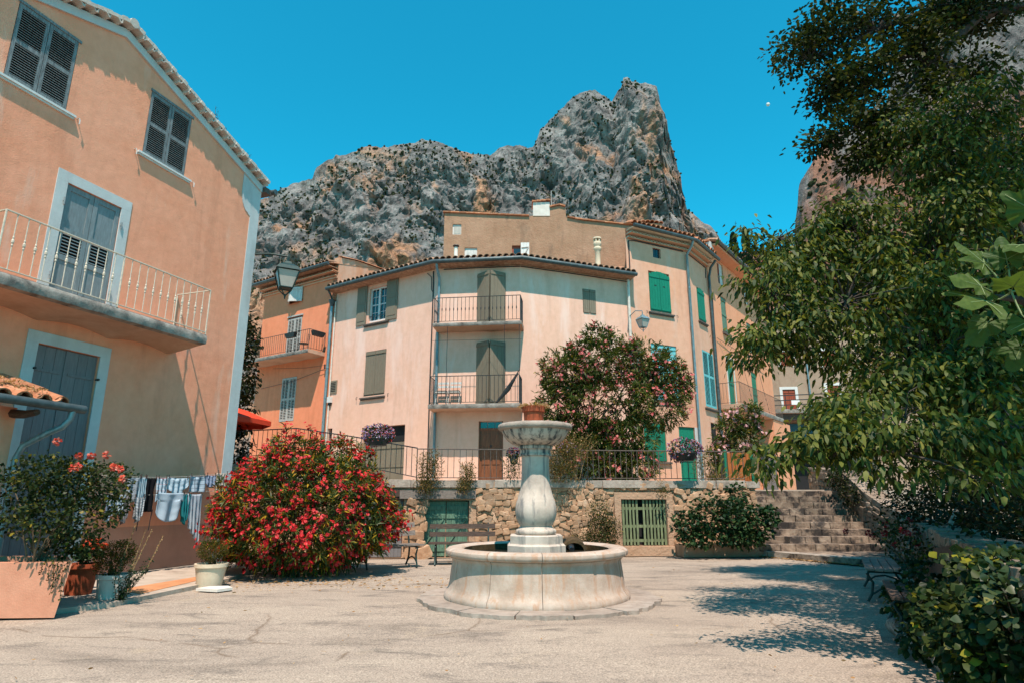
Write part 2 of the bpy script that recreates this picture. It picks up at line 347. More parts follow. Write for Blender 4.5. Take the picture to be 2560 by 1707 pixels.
def wallmesh(b, f, u0, u1, z0, z1, holes=(), depth=.18, top=None):
    """front skin of a wall with real openings and their reveals; top: function u -> z"""
    tf = top or (lambda u: z1)
    us = sorted({u0, u1, *[h[0] for h in holes], *[h[1] for h in holes], *([t for t in getattr(tf, 'cuts', [])])})
    zs = sorted({z0, *[h[2] for h in holes], *[h[3] for h in holes]})
    for ua, ub in zip(us[:-1], us[1:]):
        ta, tb = tf(ua + 1e-6), tf(ub - 1e-6); cs = [z for z in zs if z < min(ta, tb) - .02]
        for i, za in enumerate(cs):
            last = i == len(cs) - 1; um = (ua + ub) / 2; zm = (za + (min(ta, tb) if last else cs[i + 1])) / 2
            if any(h[0] < um < h[1] and h[2] < zm < h[3] for h in holes): continue
            zb = (ta, tb) if last else (cs[i + 1], cs[i + 1])
            b.add([f.m(ua, za), f.m(ub, za), f.m(ub, zb[1]), f.m(ua, zb[0])], [(0, 1, 2, 3)])
    for h in holes:
        a, c, zl, zh = h[:4]
        for p, q in (((a, zl), (a, zh)), ((a, zh), (c, zh)), ((c, zh), (c, zl)), ((c, zl), (a, zl))):
            b.add([f.m(p[0], p[1], 0), f.m(q[0], q[1], 0), f.m(q[0], q[1], -depth), f.m(p[0], p[1], -depth)], [(0, 1, 2, 3)])
        b.add([f.m(a, zl, -depth), f.m(c, zl, -depth), f.m(c, zh, -depth), f.m(a, zh, -depth)], [(0, 1, 2, 3)])
def planks(name, f, mat, parent, u0, u1, z0, z1, o, n=4, battens=(.12, .88), th=.03, ztop=None, bmat=None):
    """one shutter or door leaf made of vertical boards with battens"""
    w = (u1 - u0) / n; g = .006
    leaf = f.box(name, mat, parent, u0 + .004, u1 - .004, z0 + .004, z1 - .004, o - .008, o)
    for i in range(n):
        zt = z1 if ztop is None else ztop((u0 + w * (i + .5)))
        f.box('plank', mat, leaf, u0 + i * w + g / 2, u0 + (i + 1) * w - g / 2, z0, zt, o + .001, o + th)
    for t in battens:
        zc = z0 + (z1 - z0) * t; f.box('batten', bmat or mat, leaf, u0 + .01, u1 - .01, zc - .045, zc + .045, o + th + .001, o + th + .022)
    return leaf
def louvre(name, f, mat, parent, u0, u1, z0, z1, o, n, stile=.06, fields=None, th=.035, panelmat=None):
    """shutter leaf: stiles, rails and separate slats; fields = [(za, zb, kind)]"""
    leaf = f.box(name, mat, parent, u0, u0 + stile, z0, z1, o, o + th)
    f.box('stile', mat, leaf, u1 - stile, u1, z0, z1, o, o + th)
    fields = fields or [(z0 + .08, (z0 + z1) / 2 - .04, 's'), ((z0 + z1) / 2 + .04, z1 - .08, 's')]
    cuts = [z0] + [q for fl in fields for q in fl[:2]] + [z1]
    for a, b in zip(cuts[::2], cuts[1::2]): f.box('rail', mat, leaf, u0 + stile, u1 - stile, a, b, o + .002, o + th - .002)
    for za, zb, kd in fields:
        if kd == 'p':
            f.box('panel', panelmat or mat, leaf, u0 + stile, u1 - stile, za, zb, o + .004, o + .016); continue
        f.box('backing', 'dark', leaf, u0 + stile, u1 - stile, za, zb, o - .02, o - .012)
        k = max(3, int(n * (zb - za) / (z1 - z0))); h = (zb - za) / k
        ax = f.d * (u1 - u0 - 2 * stile); ay = (-f.n * .034 + Z * .030); az = (f.n * .006 + Z * .0068)
        for i in range(k): piece('slat', 'box', mat, leaf, f.m(u0 + stile, za + h * (i + .18), o + th - .004), ax, ay, az)
    return leaf
def railing(parent, pts, z0, z1, mat, step=.12, r=.008, rail=.018, kind='bar', bot=.06, posts=True, closed_first=True):
    """pts: list of (x, y) or (x, y, zadd); one top rail and bottom rail per run, each baluster its own piece"""
    P = [Vector((p[0], p[1], p[2] if len(p) > 2 else 0)) for p in pts]
    for i, (a, b) in enumerate(zip(P[:-1], P[1:])):
        bar('top_rail', mat, parent, a + Z * z1, b + Z * z1, rail); bar('bottom_rail', mat, parent, a + Z * (z0 + bot), b + Z * (z0 + bot), rail * .7)
        n = max(1, round((b - a).length / step))
        for k in range(1, n): q = a.lerp(b, k / n); bar('baluster', mat, parent, q + Z * (z0 + bot), q + Z * z1, r, kind)
        if posts:
            if i == 0 and closed_first: bar('post', mat, parent, a + Z * z0, a + Z * (z1 + .005), r * 1.8)
            bar('post', mat, parent, b + Z * z0, b + Z * (z1 + .005), r * 1.8)
def eave_tiles(f, parent, u0, u1, z, o, mat='tile_old', sp=.2, ln=.42, slope=.28, name='roof_tile', under=True):
    n = int((u1 - u0) / sp); sp = (u1 - u0) / n; back = (-f.n + Z * slope).normalized(); upv = (f.n * slope + Z).normalized()
    for i in range(n):
        j = random.uniform(-.02, .02); c = f.m(u0 + sp * (i + .5), z, o + j)
        piece(name, 'tile', mat, parent, c, f.d * sp * .98, back * ln, upv * sp * .95)
        if under: piece(name, 'tile', mat, parent, f.m(u0 + sp * i, z - .015, o - .02 + j), f.d * sp * .9, back * ln, upv * -sp * .62)
def roof_sheet(b, f, u0, u1, z, o, run, slope, sp=.2, ub0=None, ub1=None):
    """corrugated tile field rising away from the eave"""
    n = max(2, int((u1 - u0) / sp * 4)); ub0 = u0 if ub0 is None else ub0; ub1 = u1 if ub1 is None else ub1; rows = 8; vs = []
    for j in range(rows + 1):
        t = j / rows
        for i in range(n + 1):
            s = i / n; u = (u0 + (u1 - u0) * s) * (1 - t) + (ub0 + (ub1 - ub0) * s) * t
            vs.append(f.m(u, z + run * t * slope + .05 * abs(math.sin(math.pi * (u0 + (u1 - u0) * s) / sp)), o - run * t))
    b.add(vs, [(j * (n + 1) + i, j * (n + 1) + i + 1, (j + 1) * (n + 1) + i + 1, (j + 1) * (n + 1) + i) for j in range(rows) for i in range(n)])
# ---- leaves in bulk
def npmesh(name, V, tris, quads, mat, parent=None, smooth=True):
    me = bpy.data.meshes.new(name); nv = len(V); nt_ = len(tris); nq = len(quads)
    me.vertices.add(nv); me.vertices.foreach_set('co', np.ascontiguousarray(V, dtype=np.float32).ravel())
    me.loops.add(nt_ * 3 + nq * 4); me.polygons.add(nt_ + nq)
    li = np.concatenate([np.asarray(tris, dtype=np.int32).ravel(), np.asarray(quads, dtype=np.int32).ravel()])
    me.loops.foreach_set('vertex_index', li)
    ls = np.concatenate([np.arange(nt_) * 3, nt_ * 3 + np.arange(nq) * 4]).astype(np.int32)
    me.polygons.foreach_set('loop_start', ls)
    me.polygons.foreach_set('use_smooth', [smooth] * (nt_ + nq))
    me.update(calc_edges=True); me.validate()
    me.materials.append(MT[mat]); return link(bpy.data.objects.new(name, me), parent)
def unitv(a): return a / np.maximum(np.linalg.norm(a, axis=1, keepdims=True), 1e-9)
def leafdata(P, D, L, Wd, droop=.15, up=None, wide=.35):
    N = len(P); D = unitv(D); L = np.broadcast_to(L, (N,))[:, None]; Wd = np.broadcast_to(Wd, (N,))[:, None]
    ref = RNG.normal(size=(N, 3)) * .6 + (np.array([0, 0, 1.0]) if up is None else up)
    S = unitv(np.cross(D, ref)); Nn = unitv(np.cross(S, D)); dz = np.array([0, 0, -1.0])
    a = P + D * L * wide + Nn * Wd * .12; b = P + D * L * .72 + dz * L * droop * .5; tip = P + D * L + dz * L * droop
    V = np.stack([P, a - S * Wd * .5, a + S * Wd * .5, b - S * Wd * .38, b + S * Wd * .38, tip], axis=1).reshape(-1, 3)
    k = np.arange(N)[:, None] * 6
    return V, np.concatenate([k + [0, 2, 1], k + [3, 4, 5]]), k + [1, 2, 4, 3]
def leaves(name, P, D, L, Wd, mat, parent=None, droop=.15, up=None, wide=.35, kind='stuff'):
    V, t, q = leafdata(P, D, L, Wd, droop, up, wide); o = npmesh(name, V, t, q, mat, parent)
    if kind: o['kind'] = kind
    return o
def inblob(blobs, n, shell=.0, flat=None):
    """n points spread through a list of ellipsoids, weighted by volume^.67"""
    B = np.array(blobs); w = (B[:, 3] * B[:, 4] * B[:, 5]) ** .67; w /= w.sum(); k = RNG.choice(len(B), n, p=w)
    u = unitv(RNG.normal(size=(n, 3))); r = (shell + (1 - shell) * RNG.random(n)) ** (1 / 3 if shell == 0 else .8)
    return B[k, :3] + u * r[:, None] * B[k, 3:6], u
def clumps(centres, per, spread, outdir=None):
    n = len(centres); P = np.repeat(centres, per, axis=0); off = RNG.normal(size=(n * per, 3)) * spread
    return P + off, off
# ------------------------------------------------------------ ground, terrace, mountains
def ground_mat():
    m, t, b, o = nodes('bleached_tarmac'); p = pos(t)
    n1 = nz(t, pos(t, (.55, 1.5, 1)), .75, 6, .62, .8); n2 = nz(t, p, 62, 4, .75); n3 = nz(t, pos(t, (.5, 1.2, 1)), 2.4, 6, .7, .5); n4 = nz(t, p, 28, 4, .7)
    col = ramp(t, n1, [(.28, (.24, .19, .15)), (.46, (.36, .285, .225)), (.70, (.425, .34, .265))])
    col = mix(t, ramp(t, n3, [(.53, 0.0), (.70, .75)]), col, (.12, .10, .085))
    col = mix(t, ramp(t, nz(t, p, 1.3, 5, .6, 1.0), [(.60, 0.0), (.72, .55)]), col, (.42, .33, .235))
    col = mix(t, 1.0, col, ramp(t, n2, [(.30, .34), (.52, .97), (.75, 1.65)]), 'MULTIPLY')
    col = mix(t, 1.0, col, ramp(t, n4, [(.3, .82), (.7, 1.12)]), 'MULTIPLY')
    # fine meandering cracks
    v = t.nodes.new('ShaderNodeTexVoronoi'); v.feature = 'DISTANCE_TO_EDGE'; v.inputs['Scale'].default_value = .33
    ds = t.nodes.new('ShaderNodeMix'); ds.data_type = 'VECTOR'; ds.inputs[0].default_value = .32
    nn = t.nodes.new('ShaderNodeTexNoise'); nn.inputs['Scale'].default_value = .9; nn.inputs['Detail'].default_value = 6; t.links.new(p, nn.inputs['Vector'])
    t.links.new(p, ds.inputs[4]); t.links.new(nn.outputs['Color'], ds.inputs[5]); t.links.new(ds.outputs[1], v.inputs['Vector'])
    brk = nz(t, p, .9, 3, .5)
    crack = math_n(t, 'MULTIPLY', ramp(t, v.outputs['Distance'], [(0.0, 1.0), (.0055, 0.0)]), ramp(t, brk, [(.52, 0.0), (.57, .65)]))
    col = mix(t, crack, col, (.12, .075, .045))
    t.links.new(col, b.inputs['Base Color']); b.inputs['Roughness'].default_value = .95; b.inputs['Specular IOR Level'].default_value = .15
    bump(t, b, math_n(t, 'ADD', n2, math_n(t, 'MULTIPLY', n4, .8)), .5, .012); return m
MT['ground'] = ground_mat()
g = MB(); NX = 60
xs = [-1500, -600, -200, -80, -40] + [-20 + i for i in range(41)] + [40, 80, 200, 600, 1500]
ys = [-1500, -300, -60, -20, -8] + [-4 + i for i in range(41)] + [60, 100, 200, 600, 1500]
def gh(x, y): return .02 * noise.noise(Vector((x * .35, y * .35, 0))) - .02 if abs(x) < 20 and -4 < y < 36 else 0
g.add([(x, y, gh(x, y)) for y in ys for x in xs], [(j * len(xs) + i, j * len(xs) + i + 1, (j + 1) * len(xs) + i + 1, (j + 1) * len(xs) + i) for j in range(len(ys) - 1) for i in range(len(xs) - 1)])
tag(g.build('ground', 'ground', smooth=2), 'bleached sandy tarmac of the village square', kind='structure')
RW = FR((-3.4, 15.9), p1=(6.35, 17.0))
t_ = MB(); a = RW.m(-3.4, 0, -.36); b_ = RW.m(9.81, 0, -.36)
t_.prism([(a.x, a.y), (b_.x, b_.y), (6.4, 19.2), (9.6, 19.2), (30, 19.5), (40, 60), (-30, 60), (-16, 19)], 0, 1.66)
tag(t_.build('terrace', 'pavement'), 'raised terrace in front of the houses', kind='structure')
r_ = MB()
r_.add([(-2.35, 16.3, 1.66), (-6.2, 18.1, 2.42), (-8.6, 18.7, 2.38), (-12, 19.5, 2.4), (-12, 30, 2.4), (-8, 27, 2.4), (-2.6, 21.3, 1.7)], [(0, 1, 2, 3, 4, 5, 6)])
k = len(r_.v); r_.add([(v[0], v[1], 1.2) for v in r_.v], [(i, (i + 1) % 7, (i + 1) % 7 - 7, i - 7) for i in range(0)])
r_.add([q for i in range(3) for q in (r_.v[i], r_.v[i + 1], (r_.v[i + 1][0], r_.v[i + 1][1], 1.2), (r_.v[i][0], r_.v[i][1], 1.2))], [(4 * i, 4 * i + 1, 4 * i + 2, 4 * i + 3) for i in range(3)])
tag(r_.build('sloping_street', 'pavement'), 'paved street climbing towards the orange house', kind='structure')

def rock_mat(name, greys, orange, oth, ozl, ozh):
    m, t, b, o = nodes(name); p = pos(t)
    n = nz(t, p, .09, 9, .68, .6); col = ramp(t, n, [(.30, greys[0]), (.46, greys[1]), (.62, greys[2])])
    big = nz(t, pos(t, (1, 1, .55)), .026, 8, .62, .9)
    sep = t.nodes.new('ShaderNodeSeparateXYZ'); t.links.new(p, sep.inputs[0])
    zz = t.nodes.new('ShaderNodeMapRange'); zz.inputs[1].default_value = ozl; zz.inputs[2].default_value = ozh; zz.inputs[3].default_value = .10; zz.inputs[4].default_value = -.10
    t.links.new(sep.outputs[2], zz.inputs[0])
    f = math_n(t, 'ADD', big, zz.outputs[0])
    oc = ramp(t, nz(t, p, .2, 7, .7), [(.3, sval(orange, .45)), (.5, orange), (.7, sval(orange, 1.35))])
    col = mix(t, ramp(t, f, [(oth, 0.0), (oth + .09, .78)]), col, oc)
    fs_ = nz(t, pos(t, (1, 1, .16)), .34, 6, .7, .5); col = mix(t, ramp(t, fs_, [(.36, .55), (.47, 0.0)]), col, (.06, .055, .05)); dk = nz(t, p, .16, 8, .75); col = mix(t, ramp(t, dk, [(.33, .8), (.44, 0.0)]), col, (.045, .045, .035))  # dk: stain and scrub tone, with cavity shade painted into the rock colour
    fine = nz(t, p, .7, 6, .75); col = mix(t, 1.0, col, ramp(t, fine, [(.3, .55), (.7, 1.3)]), 'MULTIPLY')
    t.links.new(col, b.inputs['Base Color']); b.inputs['Roughness'].default_value = .95; b.inputs['Specular IOR Level'].default_value = .1
    h = math_n(t, 'ADD', nz(t, p, .30, 9, .75, .4), math_n(t, 'MULTIPLY', nz(t, p, .08, 6, .7), 1.5)); bump(t, b, h, .8, 1.4); return m
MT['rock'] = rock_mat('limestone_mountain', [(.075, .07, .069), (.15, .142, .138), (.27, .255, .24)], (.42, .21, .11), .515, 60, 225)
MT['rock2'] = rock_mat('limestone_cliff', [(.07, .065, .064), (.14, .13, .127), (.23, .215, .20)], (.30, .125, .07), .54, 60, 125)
MT['scrub'] = leafmat('mountain_scrub', [(0, (.018, .024, .011)), (.6, (.036, .042, .018)), (1, (.07, .07, .03))], .05, .9, .1)
RIDGE = [(-164.3, 122.0), (-149.8, 139.7), (-132.1, 151.8), (-124.3, 156.2), (-115.9, 163.8), (-106.4, 166.9), (-105.3, 172.3), (-98.7, 177.7), (-89.0, 179.9), (-84.1, 181.3), (-77.9, 184.9), (-69.2, 184.2), (-60.7, 184.9), (-54.3, 185.9), (-47.9, 188.3), (-40.7, 187.3), (-30.7, 182.3), (-22.1, 179.4), (-11.4, 178.7), (-9.2, 181.1), (-2.8, 184.4), (6.2, 183.7), (11.4, 183.7), (13.6, 188.3), (15.0, 195.3), (21.6, 202.0), (28.9, 209.4), (37.2, 217.2), (45.2, 218.2), (50.1, 214.4), (54.1, 210.7), (56.7, 215.2), (60.0, 220.2), (60.9, 225.6), (63.8, 226.1), (66.6, 223.0), (73.2, 223.0), (79.0, 219.5), (79.6, 212.7), (80.9, 203.7), (82.1, 194.6), (85.0, 181.8), (86.8, 172.3), (87.8, 158.5), (90.2, 147.7), (95.2, 140.9), (103.1, 135.0), (109.8, 126.1), (114.2, 119.5), (126.0, 108.9), (155.0, 96.2), (204.0, 87.8)]
CLIFF = [(67.5, 60.0), (69.2, 70.2), (70.1, 74.5), (71.2, 77.2), (72.0, 78.0), (74.8, 82.6), (77.6, 86.5), (81.4, 90.0), (87.0, 91.7), (92.8, 94.3), (96.0, 101.5), (100.2, 112.3), (107.1, 123.4), (114.4, 134.8), (128.9, 149.4), (147.1, 157.6), (167.8, 150.8), (193.4, 124.6)]
def massif(name, prof, mat, y0, y1, nx, nz_, amp, label, sc, power=1.0, seed=0.0, left_vertical=False):
    px = np.array([p[0] for p in prof]); pz = np.array([p[1] for p in prof]); xs = np.linspace(px[0], px[-1], nx); hs = np.interp(xs, px, pz)
    rows = list(np.linspace(0, 1, nz_)) + [-.02, -.08, -.2, -.5, -1.0]; V = []
    for t in rows:
        for x, h in zip(xs, hs):
            if t >= 0:
                y = y0 + (y1 - y0) * t ** power; q = x * y / y1; z = h * t * (.35 + .65 * (y / y1)) if False else h * t
                p = Vector((q * sc + seed, y * sc, z * sc * .6))
                rd = noise.ridged_multi_fractal(p, .9, 2.1, 5, 1.0, 2.0) - 1.2
                fr = noise.fractal(p * 3.1, .8, 2.0, 4); big = noise.fractal(p * .35, 1.0, 2.0, 3)
                fade = min(1, (1 - t) * 6 + .3)
                fis = noise.ridged_multi_fractal(Vector((q * sc * 2.6 + seed, y * sc * 2.6, z * sc * .7)), .9, 2.1, 4, 1.0, 2.0) - 1.2
                pv = Vector((q, y, z * .45)); v1 = noise.voronoi(pv * .055 + Vector((fr * .25, 0, rd * .15)))[0]; v2 = noise.voronoi(pv * .16 + Vector((fr * .3, 0, 0)))[0]
                dy = amp * (rd * .42 + fr * .40 + big * 1.7 + fis * .32 + 1.5 * min(.5, v1[1] - v1[0]) + .8 * min(.5, v2[1] - v2[0])) * fade
                dz = amp * .22 * fr * fade + (noise.fractal(p * 6, .7, 2.0, 3) * amp * .10 if t > .9 else 0)
                V.append((q + amp * .25 * noise.fractal(p * 4 + Vector((9, 9, 9)), .8, 2, 3) * fade, y - dy, z + dz))
            else:
                y = y1 - t * 150; V.append((x * y / y1, y, h * (1 + t)))
    nr = len(rows); V = np.array(V); q = []
    order = list(range(nr))
    a = np.arange(nr - 1)[:, None] * nx + np.arange(nx - 1)[None, :]; a = a.ravel()
    quads = np.stack([a, a + 1, a + 1 + nx, a + nx], axis=1)
    o = npmesh(name, V, np.zeros((0, 3), int), quads, mat, smooth=False); tag(o, label, kind='structure'); return o, V[:nz_ * nx].reshape(nz_, nx, 3)
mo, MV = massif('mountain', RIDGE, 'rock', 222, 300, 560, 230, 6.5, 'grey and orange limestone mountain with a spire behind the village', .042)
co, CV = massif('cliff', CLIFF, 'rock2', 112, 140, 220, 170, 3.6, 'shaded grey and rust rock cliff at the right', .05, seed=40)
def scrub(name, MVs, n, smin, smax, label, thr, lo=.25):
    ico = bmesh.new(); bmesh.ops.create_icosphere(ico, subdivisions=1, radius=1.0); iv = np.array([v.co[:] for v in ico.verts]); ico.verts.index_update()
    itr = np.array([[v.index for v in f.verts] for f in ico.faces]); ico.free(); Vs = []; Ts = []; c = 0; tries = 0
    while c < n and tries < n * 14:
        tries += 1; i = int(RNG.integers(int(lo * MVs.shape[0]), MVs.shape[0])); j = int(RNG.integers(1, MVs.shape[1] - 1)); p = MVs[i, j]
        if noise.fractal(Vector(p) * .045, .8, 2, 4) + .25 * (i / MVs.shape[0]) < thr: continue
        s = RNG.uniform(smin, smax) * (1.5 if RNG.random() < .12 else 1)
        v = iv * s * RNG.uniform(.6, 1.25, size=(12, 3)) * np.array([1, 1, .85]) + p + np.array([0, -s * .3, s * .3])
        Ts.append(itr + c * 12); Vs.append(v); c += 1
    o = npmesh(name, np.concatenate(Vs), np.concatenate(Ts), np.zeros((0, 4), int), 'scrub', smooth=False); tag(o, label, 'shrubs', kind='stuff')
scrub('mountain_scrub', MV, 6500, .22, .75, 'dark green scrub dotted over the grey mountain', .13)
scrub('cliff_scrub', CV, 500, .3, .8, 'dark scrub clinging to the shaded cliff', .12)
# ------------------------------------------------------------ left house (peach gable end with balcony)
LH = FR((-10.0636, 4.2610), az=18.9)
H = thing('gabled_house', LH.m(6.87, 0, 0), 'peach rendered gable house with wrought iron balcony and grey shutters on the left', 'house')
AP, SLP = 6.87, .335
def ltop(u): return 10.60 - SLP * abs(u - AP)
ltop.cuts = [AP, 10.74, 3.0]
W1 = (4.98, 6.04, 8.21, 9.68); W2 = (7.63, 8.69, 8.27, 9.74); D1 = (6.31, 7.40, 4.66, 6.92); D2 = (6.33, 7.45, .25, 3.95)
b = MB(); wallmesh(b, LH, 2.7, 10.74, .88, 11, [W1, W2, D1, (D2[0], D2[1], .9, D2[3])], .12, ltop)
# sides and back of the house so that it is a closed volume
LHb = -7.5
b.add([LH.m(11.03, 0, 0), LH.m(11.03, 0, LHb), LH.m(11.03, 9.2, LHb), LH.m(11.03, 9.2, 0)], [(0, 1, 2, 3)])
b.add([LH.m(2.7, 0, 0), LH.m(2.7, 0, LHb), LH.m(2.7, 9.2, LHb), LH.m(2.7, 9.2, 0)], [(0, 1, 2, 3)])
b.add([LH.m(2.7, 0, LHb), LH.m(11.03, 0, LHb), LH.m(11.03, 9.2, LHb), LH.m(AP, 10.6, LHb), LH.m(2.7, 9.2, LHb)], [(0, 1, 2, 3, 4)])
wl_ = b.build('wall', 'peach', H)
b = MB(); wallmesh(b, LH, 2.7, 10.74, 0, .88, [(D2[0], D2[1], .2, .879)], .12); b.build('plinth', 'peach_plinth', H)
# pale corner strip with its rounded corbel
b = MB(); LH.addbox(b, 10.74, 11.045, 0, 9.22, -.3, .012)
pts = [(10.74, 8.25)] + [(10.74 - .34 * math.sin(R(a)) ** .8, 8.30 + .55 * (1 - math.cos(R(a)))) for a in range(10, 91, 10)] + [(10.40, 9.36), (10.74, 9.25)]
vs = [LH.m(u, z, .014) for u, z in pts] + [LH.m(u, z, -.02) for u, z in pts]; n = len(pts)
b.add(vs, [tuple(range(n)), tuple(range(2 * n - 1, n - 1, -1))] + [(i, (i + 1) % n, n + (i + 1) % n, n + i) for i in range(n)])
tag(b.build('corner_strip', 'strip', H), 'pale blue painted corner strip')
# gable moulding, verge tiles, roof
b = MB()
for s in (-1, 1):
    ue = 4.16 if s > 0 else 4.17
    ua, ub = AP, AP + s * ue
    P = [(ua, ltop(ua) - .16), (ub, ltop(ub) - .16), (ub, ltop(ub) + .02), (ua, ltop(ua) + .02)]
    vs = [LH.m(u, z, .05) for u, z in P] + [LH.m(u, z, -.05) for u, z in P]
    b.add(vs, [(0, 1, 2, 3), (7, 6, 5, 4)] + [(i, (i + 1) % 4, 4 + (i + 1) % 4, 4 + i) for i in range(4)])
b.build('gable_moulding', 'strip', H)
roof = MB()
for s in (-1, 1):
    sd = (LH.d * s - Z * SLP).normalized(); up = (Z + LH.d * s * SLP).normalized(); L = 4.42
    base = LH.m(AP, ltop(AP) + .015, 0)
    nt_ = 17
    for i in range(nt_):
        c = base + sd * (L * (i + .5) / nt_)
        piece('verge_tile', 'tile', 'whitemortar', H, c + LH.n * (.20 + random.uniform(-.012, .012)), sd * (L / nt_ * 1.02), -LH.n * .55, up * .23)
    def slab(b, o0, o1, h0, h1, l0, l1):
        b.hexa([base + sd * l0 + LH.n * o1 + up * h0, base + sd * l1 + LH.n * o1 + up * h0, base + sd * l1 + LH.n * o0 + up * h0, base + sd * l0 + LH.n * o0 + up * h0,
                base + sd * l0 + LH.n * o1 + up * h1, base + sd * l1 + LH.n * o1 + up * h1, base + sd * l1 + LH.n * o0 + up * h1, base + sd * l0 + LH.n * o0 + up * h1])
    v = MB(); N = 40
    for i in range(N):   # mortar capping with a lumpy edge
        la, lb = L * i / N, L * (i + 1) / N; w = .205 + .012 * math.sin(i * 2.3)
        slab(v, -.35, w, .075, .155 + .012 * math.sin(i * 1.7), la, lb)
    v.build('verge_capping', 'whitemortar', H)
    slab(roof, LHb - .2, -.30, .03, .13, 0, L)
roof.build('roof', 'tile', H)
ridge = MB(); ridge.tube([LH.m(AP, ltop(AP) + .12, .22), LH.m(AP, ltop(AP) + .14, -.4), LH.m(AP, ltop(AP) + .12, LHb)], .10, 10); ridge.build('ridge_tile', 'whitemortar', H, True)
e0 = LH.m(AP + 4.35, ltop(AP + 4.35), 0)
b = MB(); b.tube([LH.m(11.33, 9.17, .22), LH.m(11.33, 9.14, LHb)], .075, 10); b.build('gutter', 'zincdark', H, True)
b = MB(); LH.addbox(b, 11.05, 11.30, 9.05, 9.20, LHb, .12); b.build('eave_board', 'rustiron', H)
# louvred windows
def sill(f, parent, u0, u1, z, mat='sillwhite', o=.065, h=.075):
    f.box('sill', mat, parent, u0, u1, z - h * .55, z, .0, o); f.box('sill_moulding', mat, parent, u0 + .02, u1 - .02, z - h, z - h * .55 - .002, .0, o * .6)
def hook(f, parent, u, z, mat='oldwhite'):
    b = MB(); b.tube([f.m(u, z, 0), f.m(u, z, .06), f.m(u + .01, z - .05, .07)], .008, 5); b.tube([f.m(u + .01, z - .03, .07), f.m(u + .012, z - .12, .068)], .012, 5); b.build('shutter_hook', mat, parent)
for w in (W1, W2):
    um = (w[0] + w[1]) / 2
    for a, c in ((w[0] + .01, um - .006), (um + .006, w[1] - .01)): louvre('shutter', LH, 'greywood', H, a, c, w[2] + .01, w[3] - .02, -.03, 32, .055)
    LH.box('lintel_board', 'greywood', H, w[0] - .02, w[1] + .04, w[3] - .018, w[3] + .035, -.02, .02)
    sill(LH, H, w[0] - .12, w[1] + .16, w[2] - .01)
    for u in (w[0] - .18, w[1] + .22): hook(LH, H, u, w[2] - .02)
# balcony door: pale surround, shutters with panel / louvre / panel
def surround(f, parent, u0, u1, z0, z1, w, mat='strip', o=.015):
    f.box('door_surround', mat, parent, u0, u0 + w, z0, z1 - w, -.01, o); f.box('door_surround', mat, parent, u1 - w, u1, z0, z1 - w, -.01, o); f.box('door_surround', mat, parent, u0, u1, z1 - w + .001, z1, -.01, o)
surround(LH, H, 6.11, 7.59, 4.66, 7.12, .20)
um = (D1[0] + D1[1]) / 2
for a, c in ((D1[0] + .01, um - .005), (um + .005, D1[1] - .01)):
    z0, z1 = D1[2] + .02, D1[3] - .01
    louvre('door_shutter', LH, 'greyshut', H, a, c, z0, z1, -.06, 38, .085, [(z0 + .16, z0 + .82, 'p'), (z0 + .92, z0 + 1.34, 's'), (z0 + 1.42, z1 - .10, 'p')])
for u in (D1[0] - .02, D1[1] + .02):
    for z in (5.15, 6.55): b = MB(); b.tube([LH.m(u, z, .0), LH.m(u, z, .035)], .018, 6); b.tube([LH.m(u, z - .07, .035), LH.m(u, z + .07, .035)], .014, 6); b.build('hinge', 'greyshut', H)
# lower door
surround(LH, H, 6.13, 7.645, 0, 4.145, .195)
um = (D2[0] + D2[1]) / 2
for a, c in ((D2[0], um - .03), (um + .03, D2[1])):
    lf = planks('plank_shutter', LH, 'greyplank', H, a, c, .25, D2[3] - .01, -.09, 3, ())
    LH.box('strap_hinge', 'greyplank', lf, a + .02, c - .05, 3.50, 3.545, -.058, -.045)
LH.box('cover_strip', 'greyplank', H, um - .035, um + .035, .25, D2[3] - .01, -.075, -.04)
for u in (D2[0] - .01, D2[1] + .01): b = MB(); b.tube([LH.m(u, 3.52, -.03), LH.m(u, 3.52, .05)], .022, 8); b.build('hinge', 'iron', H)
# balcony
BU0, BU1, BO = 4.90, 8.96, .93
NB = 48; vs = []
for i in range(NB + 1):
    u = BU0 + (BU1 - BU0) * i / NB; sag = abs(math.sin(math.pi * (u - BU0) / 1.32)) * .09; j = .018 * noise.noise(Vector((u * 4, 0, 3)))
    for o, z in ((-.02, 4.66), (BO - .03, 4.66), (BO + j, 4.63), (BO + .012 + j, 4.56), (BO - .01 + j * 2, 4.47), (BO - .14, 4.455), (BO * .5, 4.44 - .05 + sag * .5), (-.02, 4.43 - .12 + sag)): vs.append(LH.m(u, z, o))
b = MB(); fs = [(i * 8 + k, i * 8 + (k + 1) % 8, (i + 1) * 8 + (k + 1) % 8, (i + 1) * 8 + k) for i in range(NB) for k in range(8)] + [tuple(range(7, -1, -1)), tuple(NB * 8 + k for k in range(8))]
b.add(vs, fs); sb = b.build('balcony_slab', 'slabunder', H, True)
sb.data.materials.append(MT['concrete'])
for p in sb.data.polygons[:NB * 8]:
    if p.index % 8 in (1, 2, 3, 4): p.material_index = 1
pr = [LH.m(BU0 + .03, 0, .02), LH.m(BU0 + .03, 0, BO - .02), LH.m(6.92, 0, BO - .02), LH.m(BU1 - .03, 0, BO - .02), LH.m(BU1 - .03, 0, .02)]
BR = thing('balcony_railing', LH.m(6.9, 4.66, BO), 'cream painted iron railing of the peach house balcony', 'railing')
railing(BR, [(p.x, p.y) for p in pr], 4.66, 5.61, 'paintrail', .165, .0085, .016, 'bal', .05)
